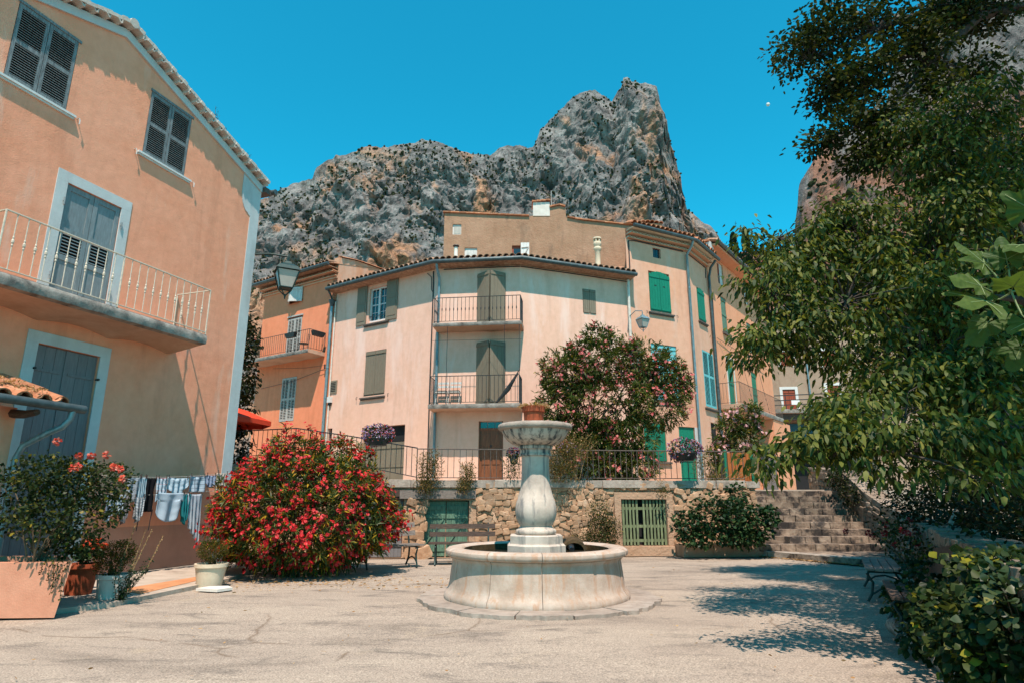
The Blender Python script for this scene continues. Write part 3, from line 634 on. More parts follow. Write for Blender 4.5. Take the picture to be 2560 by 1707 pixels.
# weeds on the roof
def weed(name, base, label, n=7, h=.35, mat='l_hedge', lean=.3, ll=.05, lw=.014, per=9):
    th = thing(name, base, label, 'weed'); s = MB(); P = []; D = []
    for i in range(n):
        d = Vector((random.uniform(-lean, lean), random.uniform(-lean, lean), 1)); hh = h * random.uniform(.5, 1)
        a = Vector(base); c = a + d * hh; s.tube([a, a + d * hh * .5 + Vector((0, 0, .02)), c], [.006, .004, .002], 4)
        for k in range(per): t = random.uniform(.15, 1); P.append(a + d * hh * t); D.append((random.uniform(-1, 1), random.uniform(-1, 1), random.uniform(.0, 1)))
    s.build('stem', 'stem', th); leaves('leaf', np.array(P), np.array(D), ll, lw, mat, th); return th
weed('roof_weed', LH.m(9.35, ltop(9.35) + .14, .02), 'taller dark weed growing on the verge of the gabled roof', 4, .55, lean=.12)
weed('roof_weed', LH.m(9.65, ltop(9.65) + .14, .02), 'short dark weed beside the taller one on the gabled roof', 3, .3, lean=.12)
weed('roof_weed', LH.m(10.45, ltop(10.45) + .14, .02), 'small twiggy weed near the low end of the gabled roof', 5, .32)

# lean-to with tiled roof
lc = LH.p; LO = 1.75
LT = thing('lean_to', LH.m(2.5, 0, 1.2), 'low lean-to with curved terracotta tiles at the left edge', 'outbuilding')
gz = 2.70
b = MB(); LH.addbox(b, 0.2, 5.45, 0, gz - .02, .0, LO - .58); b.build('wall', 'peach', LT)
def lt(u, t, h=0): return LH.m(u, gz + .06 + .32 * t + h, LO - .02 - t)    # roof plane: t = distance up the slope from the eave
b = MB(); b.hexa([lt(.2, 0, -.06), lt(5.72, 0, -.06), lt(5.72, 1.7, -.06), lt(.2, 1.7, -.06), lt(.2, 0, -.02), lt(5.72, 0, -.02), lt(5.72, 1.7, -.02), lt(.2, 1.7, -.02)]); b.build('roof_deck', 'rustiron', LT)
bk = (-LH.n + Z * .32).normalized(); upv = (LH.n * .32 + Z).normalized()
for r in range(3):
    for i in range(20):
        u = 5.66 - i * .27; off = random.uniform(-.03, .03)
        piece('roof_tile', 'tile', 'tile', LT, lt(u, r * .45 - .02 + off, .0 + .012 * (r % 2)), LH.d * .235, bk * .56, upv * .20)
        if i: piece('roof_tile', 'tile', 'tile', LT, lt(u + .135, r * .45 - .06 + off, .085), LH.d * .2, bk * .56, upv * -.15)
b = MB(); b.tube([LH.m(.2, gz + .035, LO + .07), LH.m(5.97, gz - .01, LO + .07)], .062, 10); b.build('gutter', 'zincdark', LT, True)
b = MB(); b.tube([LH.m(5.80, gz - .04, LO + .06), LH.m(5.79, gz - .17, LO + .05), LH.m(5.74, gz - .29, LO - .02), LH.m(5.66, gz - .37, LO - .16), LH.m(5.54, gz - .56, LO - .46), LH.m(5.52, gz - .74, LO - .53), LH.m(5.52, .2, LO - .53)], .045, 10); b.build('downpipe', 'zinc', LT, True)
for u in (5.4, 4.6, 3.8):
    b = MB(); b.tube([LH.m(u, gz - .10, LO - .70), LH.m(u, gz - .13, LO - .35), LH.m(u, gz - .11, LO - .08)], [.07, .06, .045], 7); b.build('rafter', 'benchwood', LT)
# bench-high planter with the rose, pots, washing
PL = thing('planter', (-6.1, 8.2, 0), 'large peach rendered planter in front of the lean-to', 'planter')
c0 = Vector((-5.60, 8.22)); b = MB()
dl = Vector((LH.d.x, LH.d.y)); nl = Vector((LH.n.x, LH.n.y))
def ring(z, grow, inner=0):
    # front face runs left from the corner nearest the pots
    a = Vector((-5.55, 8.15)) + Vector((.10, .02)) * grow; q = [a, a + Vector((-2.6, -.15)) , a + Vector((-3.3, .85)), a + Vector((-.72, .95))]
    if inner: q = [q[0] + Vector((-.1, .1)), q[1] + Vector((0, .1)), q[2] + Vector((.1, -.1)), q[3] + Vector((-.1, -.1))]
    return [(v.x, v.y, z) for v in q]
r0, r1, r2, r3 = ring(0, 0), ring(.635, 1), ring(.635, 1, 1), ring(.56, 1, 1)
b.add(r0 + r1 + r2 + r3, [(i, (i + 1) % 4, 4 + (i + 1) % 4, 4 + i) for i in range(4)] + [(4 + i, 4 + (i + 1) % 4, 8 + (i + 1) % 4, 8 + i) for i in range(4)] + [(8 + i, 8 + (i + 1) % 4, 12 + (i + 1) % 4, 12 + i) for i in range(4)])
b.build('body', 'planter', PL); MB().add(r3, [(0, 1, 2, 3)]).build('soil', 'soil', PL)
def pot(name, c, r0, r1, h, mat, label, rim=.02, tilt=0):
    th = thing(name, c, label, 'plant pot'); b = MB()
    b.lathe([(0, 0), (r0, 0), (r1 - .01, h - .06), (r1 + rim, h - .055), (r1 + rim, h), (r1 - .02, h), (r1 - .03, h - .05)], c, 28); b.build('body', mat, th, True)
    MB().lathe([(0, h - .045), (r1 - .02, h - .05)], c, 24).build('soil', 'soil', th); return th
pot('flower_pot', (-6.35, 9.75, .05), .17, .235, .42, 'terracotta', 'terracotta pot of red geraniums beside the planter')
pot('plant_pot', (-5.66, 9.42, 0), .175, .215, .36, 'whitepot', 'weathered white pot holding the larger box bush', .01)
pot('plant_pot', (-4.99, 10.95, 0), .19, .25, .36, 'creampot', 'cream pot with the small round box bush', .012)
# ------------------------------------------------------------ cream house in the middle (three bent facades)
M0, M1, M2, M3 = (-7.1, 24.1), (-2.65, 21.25), (.3, 20.9), (4.4, 22.5)
FL, FM, FT = FR(M0, p1=M1), FR(M1, p1=M2), FR(M2, p1=M3)
MH = thing('cream_house', (0.3, 21.0, 1.7), 'cream rendered house with two stacked balconies and sage shutters', 'house')
ET = 9.47
hl = [(1.86, 2.80, 7.92, 9.30), (1.84, 2.90, 5.10, 6.79), (1.86, 3.98, 1.7, 3.93), (-.04 + .06, .27, 3.2, 4.01)]
b = MB(); wallmesh(b, FL, 0, FL.L, 1.5, ET, hl, .16)
wallmesh(b, FM, 0, FM.L, 1.5, ET, [(1.43, 2.44, 7.20, 9.18), (1.43, 2.44, 4.42, 6.65), (1.54, 2.37, 1.7, 3.93)], .14)
wallmesh(b, FT, 0, FT.L, 1.5, ET, [(2.46, 3.0, 7.95, 8.87)], .05)
B0, B3 = (-5.3, 27.2), (4.6, 24.55)
for p, q in ((M3, B3), (B3, B0), (B0, M0)): b.add([(p[0], p[1], 1.5), (q[0], q[1], 1.5), (q[0], q[1], ET), (p[0], p[1], ET)], [(0, 1, 2, 3)])
b.build('wall', 'cream', MH)
# eaves: rafters' board, gutter, tiles, roof
OV = .42
def eave_pts(o, z): 
    P = []
    for f0, f1 in ((None, FL), (FL, FM), (FM, FT), (FT, None)):
        if f0 is None: P.append(f1.m(-.12, z, o))
        elif f1 is None: P.append(f0.m(f0.L + .12, z, o))
        else:
            nn = (f0.n + f1.n).normalized(); c = f1.p; P.append(Vector((c.x, c.y, z)) + nn * (o / nn.dot(f0.n)))
    return P
b = MB(); Pi, Po = eave_pts(0, ET), eave_pts(OV, ET + .06)
for i in range(3):
    b.hexa([Pi[i] - Z * .03, Po[i] - Z * .03, Po[i + 1] - Z * .03, Pi[i + 1] - Z * .03, Pi[i] + Z * .1, Po[i] + Z * .03, Po[i + 1] + Z * .03, Pi[i + 1] + Z * .1])
b.build('eave_soffit', 'tile_old', MH)
b = MB(); G = eave_pts(OV + .05, ET + .07); b.tube(G, .075, 10); b.build('gutter', 'zincdark', MH, True)
EP = eave_pts(OV, ET + .13); bk_ = [Vector((-5.4, 27.1, 10.9)), Vector((-2.9, 24.7, 10.75)), Vector((.4, 24.55, 10.75)), Vector((4.7, 24.5, 10.75))]
b = MB()
for i in range(3):
    n = 40; vs = []
    for j in range(7):
        t = j / 6
        for k in range(n + 1):
            s = k / n; p = EP[i].lerp(EP[i + 1], s).lerp(bk_[i].lerp(bk_[i + 1], s), t); vs.append(p + Z * (.045 * abs(math.sin(s * n * math.pi / 4))))
    b.add(vs, [(j * (n + 1) + k, j * (n + 1) + k + 1, (j + 1) * (n + 1) + k + 1, (j + 1) * (n + 1) + k) for j in range(6) for k in range(n)])
b.build('roof', 'tile_old', MH)
for i, f in enumerate((FL, FM, FT)):
    L = (EP[i + 1] - EP[i]).length; ff = FR((EP[i].x, EP[i].y), p1=(EP[i + 1].x, EP[i + 1].y)); eave_tiles(ff, MH, 0, L, ET + .16, .03, 'tile_old', .225, .5, .3)
# left facade
w = hl[0]
for a, c in ((1.24, 1.76), (2.80, 3.36)):     # open shutters folded back
    lf = FL.box('shutter', 'sage', MH, a, c, 7.88, 9.43, .02, .05)
    for z0, z1 in ((8.02, 8.62), (8.72, 9.32)): FL.box('panel', 'sage', lf, a + .07, c - .07, z0, z1, .051, .062)
FL.box('window_frame', 'white', MH, w[0], w[0] + .07, w[2], w[3], -.14, -.08); FL.box('window_frame', 'white', MH, w[1] - .07, w[1], w[2], w[3], -.14, -.08)
FL.box('window_frame', 'white', MH, w[0], w[1], w[3] - .06, w[3], -.139, -.081); FL.box('window_frame', 'white', MH, w[0], w[1], w[2], w[2] + .08, -.139, -.081)
um = (w[0] + w[1]) / 2; FL.box('mullion', 'white', MH, um - .045, um + .045, w[2] + .08, w[3] - .06, -.138, -.075)
for k in range(2):
    ua = w[0] + .07 + k * (um - w[0] - .025); ub = ua + (um - w[0] - .115)
    for j in range(4):
        za = w[2] + .08 + j * (w[3] - w[2] - .14) / 4; zb = za + (w[3] - w[2] - .14) / 4
        for i in range(2): FL.box('pane', 'glass', MH, ua + i * (ub - ua) / 2 + .008, ua + (i + 1) * (ub - ua) / 2 - .008, za + .008, zb - .008, -.13, -.12)
        if j: FL.box('glazing_bar', 'white', MH, ua, ub, za - (.02 if j == 2 else .008), za + (.02 if j == 2 else .008), -.125, -.1)
    FL.box('glazing_bar', 'white', MH, (ua + ub) / 2 - .008, (ua + ub) / 2 + .008, w[2] + .08, w[3] - .06, -.124, -.101)
bar('window_bar', 'iron', MH, FL.m(w[0], 8.16, -.03), FL.m(w[1], 8.16, -.03), .012)
sill(FL, MH, 1.68, 2.95, 7.86, 'rustiron', .09, .09)
def shutters(f, parent, u0, u1, z0, z1, mat, o=-.02, n=4, bt=(.05, .95), ztop=None, bmat=None):
    um = (u0 + u1) / 2; a = planks('shutter', f, mat, parent, u0, um - .004, z0, z1, o, n, bt, ztop=ztop, bmat=bmat); c = planks('shutter', f, mat, parent, um + .004, u1, z0, z1, o, n, bt, ztop=ztop, bmat=bmat); return a, c
shutters(FL, MH, 1.85, 2.89, 5.11, 6.78, 'sage', -.03); sill(FL, MH, 1.70, 2.95, 5.04, 'rustiron', .08, .09)
for u in (1.52, 3.12): hook(FL, MH, u, 5.1, 'rustiron')
# vent, box, wall boxes
FL.box('vent_frame', 'sage', MH, -.04, .38, 5.36, 5.86, .0, .03)
for i in range(6): FL.box('vent_slat', 'dark', MH, .02, .32, 5.43 + i * .065, 5.465 + i * .065, .028, .034)
FL.box('meter_box', 'white', MH, -.02, .17, 5.0, 5.22, .002, .12); FL.box('meter_lamp', 'iron', MH, -.0, .15, 4.9, 4.99, .002, .08)
# wide doorway with sage doors behind a dark head
FL.box('door_head', 'dark', MH, 1.87, 3.97, 3.35, 3.92, -.155, -.15)
for k in range(3): planks('door_leaf', FL, 'sage', MH, 1.87 + k * .70, 1.87 + k * .70 + .68, 1.7, 3.34, -.14, 4, (.1, .5, .9))
FL.box('recess_back', 'dark', MH, .03, .26, 3.21, 4.0, -.155, -.15)
# middle facade: two balcony doors with half open shutters
def halfopen(z0, z1, f=FM, u0=1.44, u1=2.43):
    um = (u0 + u1) / 2 + .03
    f.box('dark_gap', 'dark', MH, u0, u1, z0, z1, -.135, -.13)
    for s, ua in ((1, u0), (-1, u1)):
        th = R(38); wd = .60
        g = FR((f.m(ua, 0, .02).x, f.m(ua, 0, .02).y), p1=((f.m(ua, 0, .02) + (f.d * s * math.cos(th) + f.n * math.sin(th)) * wd).x, (f.m(ua, 0, .02) + (f.d * s * math.cos(th) + f.n * math.sin(th)) * wd).y))
        if s < 0:
            e = g.p + g.d * wd; g = FR((e.x, e.y), p1=(g.p.x, g.p.y))
        planks('balcony_shutter', g, 'sage', MH, 0, wd, z0, z1, -.015, 4, (.05, .95))
halfopen(7.22, 9.16); halfopen(4.45, 6.63)
def slab(name, f, parent, u0, u1, z0, z1, o, mat='concrete'):
    b = MB(); n = 16; vs = []
    for i in range(n + 1):
        u = u0 + (u1 - u0) * i / n; j = .012 * noise.noise(Vector((u * 5, z0, 0))); sg = .03 * abs(math.sin(u * 3.1))
        for oo, z in ((-.01, z1), (o + j, z1), (o + .01 + j, (z0 + z1) / 2), (o - .02 + j, z0), (-.01, z0 - .04 + sg)): vs.append(f.m(u, z, oo))
    b.add(vs, [(i * 5 + k, i * 5 + (k + 1) % 5, (i + 1) * 5 + (k + 1) % 5, (i + 1) * 5 + k) for i in range(n) for k in range(5)] + [tuple(range(4, -1, -1)), tuple(n * 5 + k for k in range(5))])
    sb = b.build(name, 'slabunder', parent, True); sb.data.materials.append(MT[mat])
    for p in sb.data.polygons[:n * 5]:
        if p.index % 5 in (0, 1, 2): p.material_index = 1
    return sb
slab('balcony_slab', FM, MH, .04, 3.08, 7.06, 7.18, .76); slab('balcony_slab', FM, MH, -.03, 3.03, 4.27, 4.41, .80)
def balc(name, f, u0, u1, z0, z1, o, label, mat='iron', step=.135, kind='bar', parent=None):
    th = thing(name, f.m((u0 + u1) / 2, z0, o), label, 'railing')
    pts = [f.m(u0, 0, .02), f.m(u0, 0, o - .03), f.m(u1, 0, o - .03), f.m(u1, 0, .02)]
    railing(th, [(p.x, p.y) for p in pts], z0, z1, mat, step, .008, .014, kind, .06); return th
balc('balcony_railing', FM, .07, 3.04, 7.18, 8.08, .76, 'thin black iron railing of the upper balcony on the cream house', kind='bal1')
balc('balcony_railing', FM, 0, 3.0, 4.41, 5.35, .80, 'thin black iron railing of the lower balcony on the cream house')
# washing wires under the upper balcony
b = MB()
for u in (.55, 2.5, 3.0): b.tube([FM.m(u, 7.05, .72), FM.m(u, 4.45, .76)], .008, 4)
b.tube([FM.m(.0, 6.58, .74), FM.m(3.1, 6.55, .74)], .006, 4); b.build('clothes_wire', 'iron', MH)
# entrance door
dd = thing('entrance_door', FM.m(1.95, 1.7, 0), 'brown panelled entrance door with transom under the lower balcony', 'door')
lf = FM.box('door_leaf', 'door', dd, 1.58, 2.33, 1.72, 3.62, -.12, -.07)
for u0, u1 in ((1.66, 1.92), (1.99, 2.25)):
    for z0, z1 in ((1.85, 2.35), (2.5, 3.0), (3.1, 3.5)): FM.box('panel', 'door', lf, u0, u1, z0, z1, -.069, -.052)
FM.box('door_frame', 'door', dd, 1.54, 1.58, 1.7, 3.93, -.13, -.02); FM.box('door_frame', 'door', dd, 2.33, 2.37, 1.7, 3.93, -.13, -.02); FM.box('transom_rail', 'door', dd, 1.58, 2.33, 3.62, 3.70, -.12, -.04)
for k in range(3): FM.box('transom_pane', 'glass', dd, 1.59 + k * .25, 1.82 + k * .25, 3.71, 3.90, -.11, -.1)
FM.box('knocker', 'iron', dd, 1.93, 1.97, 3.05, 3.13, -.069, -.04)
# right facade small shutter
shutters(FT, MH, 2.47, 2.99, 7.96, 8.86, 'sage', -.02, 3)
# pipes
def pipe(f, parent, pts, r=.045, mat='zinc', name='downpipe'):
    b = MB(); P = [f.m(*p) for p in pts]; b.tube(P, r, 9); o = b.build(name, mat, parent, True); return o
def collar(f, parent, u, zs, o=.07, r=.055, mat='zinc'):
    for z in zs: b = MB(); b.tube([f.m(u, z - .03, o), f.m(u, z + .03, o)], r, 9); b.build('pipe_collar', mat, parent, True)
pipe(FM, MH, [(.02, ET + .0, OV), (.03, ET - .18, OV - .05), (.06, ET - .42, .14), (.06, ET - .7, .09), (.05, 4.2, .09), (.05, 1.7, .09)]); collar(FM, MH, .055, (8.2, 6.0, 4.6, 3.0), .09)
pipe(FL, MH, [(FL.L - .22, ET - .1, .03), (FL.L - .2, ET - .6, .03), (FL.L - .22, 5, .03), (FL.L - .2, 1.7, .03)], .022, 'iron', 'cable'); pipe(FL, MH, [(FL.L - .5, ET - .12, .03), (FL.L - .3, ET - .3, .03), (FL.L - .28, ET - .8, .03), (FL.L - .2, ET - .9, .03)], .014, 'iron', 'cable')
pipe(FT, MH, [(0, ET - .08, .03), (2.2, ET - .08, .03), (FT.L - .02, ET - .09, .03)], .018, 'iron', 'cable'); pipe(FM, MH, [(.2, ET - .08, .03), (1.5, ET - .07, .03), (FM.L, ET - .08, .03)], .018, 'iron', 'cable')
pipe(FT, MH, [(FT.L - .05, ET - .05, .12), (FT.L - .05, 5, .1), (FT.L - .05, 1.7, .1)], .05, 'pvc'); pipe(FL, MH, [(.03, ET - .4, .06), (.02, 5, .05), (.02, 1.7, .05)], .03, 'pvc', 'cable_duct')
b = MB(); b.lathe([(0, -.14), (.06, -.14), (.12, .02), (.14, .12), (.12, .14), (0, .14)], FL.m(-.1, 9.02, .14), 10); b.build('rain_hopper', 'zincdark', MH, True)
pipe(FL, MH, [(-.06, ET + .02, OV), (-.08, ET - .15, .25), (-.1, 9.1, .14)], .04, 'zincdark'); pipe(FL, MH, [(-.1, 8.9, .14), (-.12, 6, .12), (-.12, 2.2, .12)], .055); collar(FL, MH, -.115, (7.6, 6.4, 5.2, 3.6), .12, .066)
# chimney pots
CP = thing('chimney_pot', (3.25, 22.9, 10.2), 'tall terracotta chimney pot above the cream house roof', 'chimney'); c = Vector((3.36, 22.9, 10.15))
MB().lathe([(.09, -.2), (.11, .05), (.10, .10), (.105, .62), (.13, .66), (.16, .72), (.15, .78), (.115, .82), (.16, .9), (.155, 1.0), (.14, 1.02), (.0, 1.02)], c, 16).build('shaft', 'creampot', CP, True)
for k in range(6): a = k * math.pi / 3; bar('crown_pillar', 'creampot', CP, c + Vector((.12 * math.cos(a), .12 * math.sin(a), 1.02)), c + Vector((.12 * math.cos(a), .12 * math.sin(a), 1.14)), .03)
MB().lathe([(0, 1.14), (.17, 1.14), (.165, 1.2), (0, 1.22)], c, 16).build('cap', 'creampot', CP, True)
VP = thing('roof_vent', (-2.2, 22.9, 10.3), 'thin cream vent pipe with a flat cap on the cream roof', 'vent pipe'); c = Vector((-2.2, 22.9, 10.2))
MB().lathe([(.14, -.15), (.12, .12), (.075, .2), (.075, .75), (0, .75)], c, 12).build('pipe', 'pvc', VP, True); MB().lathe([(0, .80), (.13, .80), (.12, .83), (0, .86)], c, 12).build('cap', 'iron', VP, True); bar('stay', 'iron', VP, c + Z * .75, c + Z * .81, .02)
# folding chairs on the lower balcony
for k, (u, lab) in enumerate(((.35, 'left white folding chair on the lower balcony'), (.78, 'right white folding chair on the lower balcony'))):
    ch = thing('folding_chair', FM.m(u, 4.41, .4), lab, 'chair', 'folding chairs on the lower balcony')
    for i in range(4): FM.box('seat_slat', 'oldwhite', ch, u - .19, u + .19, 4.83, 4.85, .28 + i * .09, .35 + i * .09)
    for i in range(2): FM.box('back_slat', 'oldwhite', ch, u - .19, u + .19, 5.05 + i * .12, 5.12 + i * .12, .22, .24)
    FM.box('cushion', 'benchgrey', ch, u - .18, u + .18, 4.852, 4.90, .27, .62)
    for s in (-.18, .18): bar('leg', 'slatgrey', ch, FM.m(u + s, 4.42, .65), FM.m(u + s, 5.2, .22), .012); bar('leg', 'slatgrey', ch, FM.m(u + s, 4.42, .24), FM.m(u + s, 4.84, .62), .012)
pa = thing('folded_parasol', FM.m(2.75, 4.41, .5), 'dark folded parasol leaning in the corner of the lower balcony', 'parasol')
MB().tube([FM.m(2.2, 4.46, .5), FM.m(2.6, 4.9, .55), FM.m(2.95, 5.45, .6)], [.03, .075, .02], 8).build('canvas', 'iron', pa, True); bar('pole', 'benchwood', pa, FM.m(2.14, 4.42, .5), FM.m(3.0, 5.55, .61), .015)

# ------------------------------------------------------------ orange house
OH = thing('orange_house', FL.m(-2.5, 1.7, 0), 'orange house with a rippled cornice and narrow balcony', 'house')
OT = 10.22; OL = -4.72
ho = [(-2.93, -2.03, 7.06, 8.86), (-2.97, -2.05, 4.44, 6.27), (-2.95, -2.25, 9.5, 10.1)]
b = MB(); wallmesh(b, FL, OL, -.02, 1.5, OT, ho, .1)
SO = FR(M0, p1=(M0[0] - FL.n.x * 8, M0[1] - FL.n.y * 8))     # its side wall runs back from the corner
b.add([FL.m(OL, 1.5, 0), FL.m(OL, 1.5, -8), FL.m(OL, 10.6, -8), FL.m(OL, OT, 0)], [(0, 1, 2, 3)]); b.add([FL.m(OL, 1.5, -8), FL.m(-.02, 1.5, -8), FL.m(-.02, 10.6, -8), FL.m(OL, 10.6, -8)], [(0, 1, 2, 3)]); b.build('wall', 'orange', OH)
gp = [(0, ET - 1), (0, 11.02), (1.0, 11.18), (3.2, 11.3), (5.8, 11.35), (6.4, 11.2), (8, 10.6), (8, ET - 1)]
b = MB(); vs = [FL.m(-.015, z, -t) for t, z in gp] + [FL.m(-.3, z, -t) for t, z in gp]; n = len(gp); b.add(vs, [tuple(range(n)), tuple(range(2 * n - 1, n - 1, -1))] + [(i, (i + 1) % n, n + (i + 1) % n, n + i) for i in range(n)]); b.build('gable_wall', 'gable', OH)
for i in range(18):
    t = .1 + i * .36; z = float(np.interp(t, [0, 1, 3.2, 5.8, 6.4], [11.02, 11.18, 11.3, 11.35, 11.2])); t2 = t + .38; z2 = float(np.interp(t2, [0, 1, 3.2, 5.8, 6.4, 7], [11.02, 11.18, 11.3, 11.35, 11.2, 10.95]))
    a = FL.m(-.1, z + .02, -t); c = FL.m(-.1, z2 + .03, -t2); d = c - a; piece('coping_tile', 'tile', 'tile', OH, a, FL.d * .34, d, (FL.d.cross(d)).normalized() * -.12 if FL.d.cross(d).z < 0 else FL.d.cross(d).normalized() * .12)
b = MB(); roof_sheet(b, FL, OL - .2, .0, 10.62, .52, 3.2, .22); b.build('roof', 'tile_old', OH)
for row, (z, o) in enumerate(((10.26, .14), (10.40, .30))):      # two rows of cornice tiles
    FL.box('cornice_course', 'gable', OH, OL - .08, -.02, z - .06, z - .03, -.02, o)
    for i in range(30): piece('cornice_tile', 'tile', 'tile', OH, FL.m(OL + .02 + i * .157 + .078 * row, z - .03, o), FL.d * .15, -FL.n * .3, Z * .13)
FL.box('cornice_course', 'gable', OH, OL - .05, -.02, 10.12, 10.19, -.02, .05)
b = MB(); b.tube([FL.m(OL - .25, 10.56, .55), FL.m(-.02, 10.60, .55)], .07, 9); b.build('gutter', 'zincdark', OH, True); FL.box('eave_board', 'tile_old', OH, OL - .2, -.02, 10.505, 10.535, -.02, .5)
eave_tiles(FL, OH, OL - .2, -.03, 10.68, .52, 'tile_old', .21, .45, .22)
def louvpair(f, parent, u0, u1, z0, z1, mat, o, n, fields=None):
    um = (u0 + u1) / 2
    for a, c in ((u0, um - .004), (um + .004, u1)):
        louvre('shutter', f, mat, parent, a, c, z0, z1, o, n, .05, fields)
        cm = (a + c) / 2; f.box('centre_stile', mat, parent, cm - .018, cm + .018, z0, z1, o + .003, o + .04)
louvpair(FL, OH, -2.96, -2.06, 4.46, 6.26, 'slatgrey', -.03, 30); louvpair(FL, OH, -2.92, -2.04, 7.07, 8.80, 'slatgrey', -.03, 30)
FL.box('lintel_strip', 'slatgrey', OH, -2.97, -1.97, 8.86, 8.92, .0, .04)
# small attic shutter half open
fo = FR((FL.m(-2.6, 0, .28).x, FL.m(-2.6, 0, .28).y), p1=(FL.m(-2.12, 0, .02).x, FL.m(-2.12, 0, .02).y)); planks('attic_shutter', fo, 'oldwhite', OH, 0, fo.L, 9.48, 10.12, 0, 3, (.08, .9))
fo2 = FR((FL.m(-2.98, 0, .02).x, FL.m(-2.98, 0, .02).y), p1=(FL.m(-2.63, 0, .28).x, FL.m(-2.63, 0, .28).y)); planks('attic_shutter', fo2, 'oldwhite', OH, 0, fo2.L, 9.48, 10.12, 0, 3, (.08, .9))
slab('balcony_slab', FL, OH, -4.70, -.46, 6.92, 7.06, .84)
balc('balcony_railing', FL, -4.66, -.5, 7.06, 7.86, .84, 'thin dark railing of the orange house balcony', 'rustiron', .125)
for k, (u, o, ax, lab) in enumerate(((-3.75, .86, 0, 'dark trough with a small red flower on the orange house railing'), (-1.45, .86, 0, 'empty dark trough hanging midway on the orange house railing'), (-.45, .5, 1, 'empty dark trough on the end of the orange house railing'))):
    tr = thing('flower_trough', FL.m(u, 7.6, o), lab, 'flower trough', 'flower troughs on the orange balcony')
    b = MB(); f2 = FL if not ax else FR((FL.m(u, 0, o + .3).x, FL.m(u, 0, o + .3).y), p1=(FL.m(u, 0, o - .3).x, FL.m(u, 0, o - .3).y)); uu = u if not ax else .3; oo = o if not ax else .02
    b.hexa([f2.m(uu - .24, 7.6, oo + .13), f2.m(uu + .24, 7.6, oo + .13), f2.m(uu + .24, 7.6, oo), f2.m(uu - .24, 7.6, oo), f2.m(uu - .3, 7.78, oo + .17), f2.m(uu + .3, 7.78, oo + .17), f2.m(uu + .3, 7.78, oo), f2.m(uu - .3, 7.78, oo)]); b.build('trough', 'iron', tr)
    if k == 0: q = np.array(FL.m(u, 7.85, o + .08)); leaves('flowers', q + RNG.normal(size=(60, 3)) * .06, RNG.normal(size=(60, 3)), .05, .03, 'f_dark', tr)
tb = thing('bistro_table', FL.m(-4.3, 7.06, .45), 'small round iron table on the orange house balcony', 'table'); c = FL.m(-4.3, 7.06, .45)
MB().lathe([(0, .60), (.30, .60), (.31, .63), (0, .64)], c, 18).build('table_top', 'iron', tb, True)
for k in range(3): a = k * 2.09; b = MB(); b.tube([c + Vector((.24 * math.cos(a), .24 * math.sin(a), 0)), c + Vector((.08 * math.cos(a), .08 * math.sin(a), .3)), c + Vector((.2 * math.cos(a), .2 * math.sin(a), .6))], .012, 5); b.build('leg', 'iron', tb)
tb = thing('bistro_chair', FL.m(-1.3, 7.06, .4), 'low iron chair at the right end of the orange balcony', 'chair'); c = FL.m(-1.3, 7.06, .4)
MB().lathe([(0, .38), (.19, .38), (.20, .40), (0, .41)], c, 14).build('seat', 'iron', tb, True)
for k in range(4): a = k * 1.57 + .4; b = MB(); b.tube([c + Vector((.2 * math.cos(a), .2 * math.sin(a), 0)), c + Vector((.14 * math.cos(a), .14 * math.sin(a), .38))], .01, 5); b.build('leg', 'iron', tb)
b = MB(); b.tube([c + FL.d * .2 + Z * .38, c + FL.d * .24 + Z * .75, c + FL.d * .1 - FL.n * .2 + Z * .8, c - FL.n * .24 + Z * .4], .01, 5); b.build('backrest', 'iron', tb)
b = MB(); b.tube([FL.m(-4.3, 5.95, .05), FL.m(-2.2, 6.08, .05), FL.m(-.18, 6.4, .08)], .008, 4); b.tube([FL.m(-3.6, 6.75, .05), FL.m(-1.5, 6.55, .05), FL.m(-.18, 6.52, .08)], .006, 4); b.build('cable', 'iron', OH)
b = MB(); b.tube([FL.m(-.3, 6.35, .1), FL.m(-.3, 6.55, .1)], .03, 6); b.build('insulator', 'iron', OH)
# ------------------------------------------------------------ peach house with green shutters (two facades) and its roughcast flank
C1p, C2p = (7.1265, 23.8892), (8.4962, 25.6743)
FC1, FC2, FD = FR(M3, p1=C1p), FR(C1p, p1=C2p), FR(C2p, az=37)
CH = thing('green_shuttered_house', FC1.m(1.5, 1.7, 0), 'pale peach house with green arched shutters and zinc downpipes', 'house')
CT = 11.2
b = MB()
h1 = [(1.03, 2.07, 8.40, 10.02), (1.32, 1.71, 10.62, 11.03), (2.06, 2.84, 1.7, 4.02), (.42, 1.43, 2.70, 4.09), (.95, 2.2, 4.98, 7.1)]
h2 = [(.86, 1.65, 8.50, 9.90), (.95, 2.17, 4.96, 7.27), (1.3, 2.1, 1.7, 4.36)]
wallmesh(b, FC1, 0, FC1.L, 1.5, CT, h1, .1); wallmesh(b, FC2, 0, FC2.L, 1.5, CT, h2, .1)
q = [(C2p[0], C2p[1]), (7.2, 29.5), (5.2, 27)]; pts = [M3] + [q[2], q[1], q[0]]
for p, r in zip(pts[:-1], pts[1:]): b.add([(p[0], p[1], 1.5), (r[0], r[1], 1.5), (r[0], r[1], CT), (p[0], p[1], CT)], [(0, 1, 2, 3)])
b.build('wall', 'peach2', CH)
def arch(u0, u1, z, rise): 
    um, hw = (u0 + u1) / 2, (u1 - u0) / 2; return lambda u: z + rise * (1 - ((u - um) / hw) ** 2)
shutters(FC1, CH, 1.04, 2.06, 8.41, 9.88, 'green', -.01, 4, (.06, .95), arch(1.04, 2.06, 9.88, .16)); sill(FC1, CH, .94, 2.18, 8.33, 'rustiron', .09, .09)
for u in (1.33, 1.76): FC1.box('shutter_hole', 'dark', CH, u - .05, u + .05, 9.42, 9.46, .018, .0235)
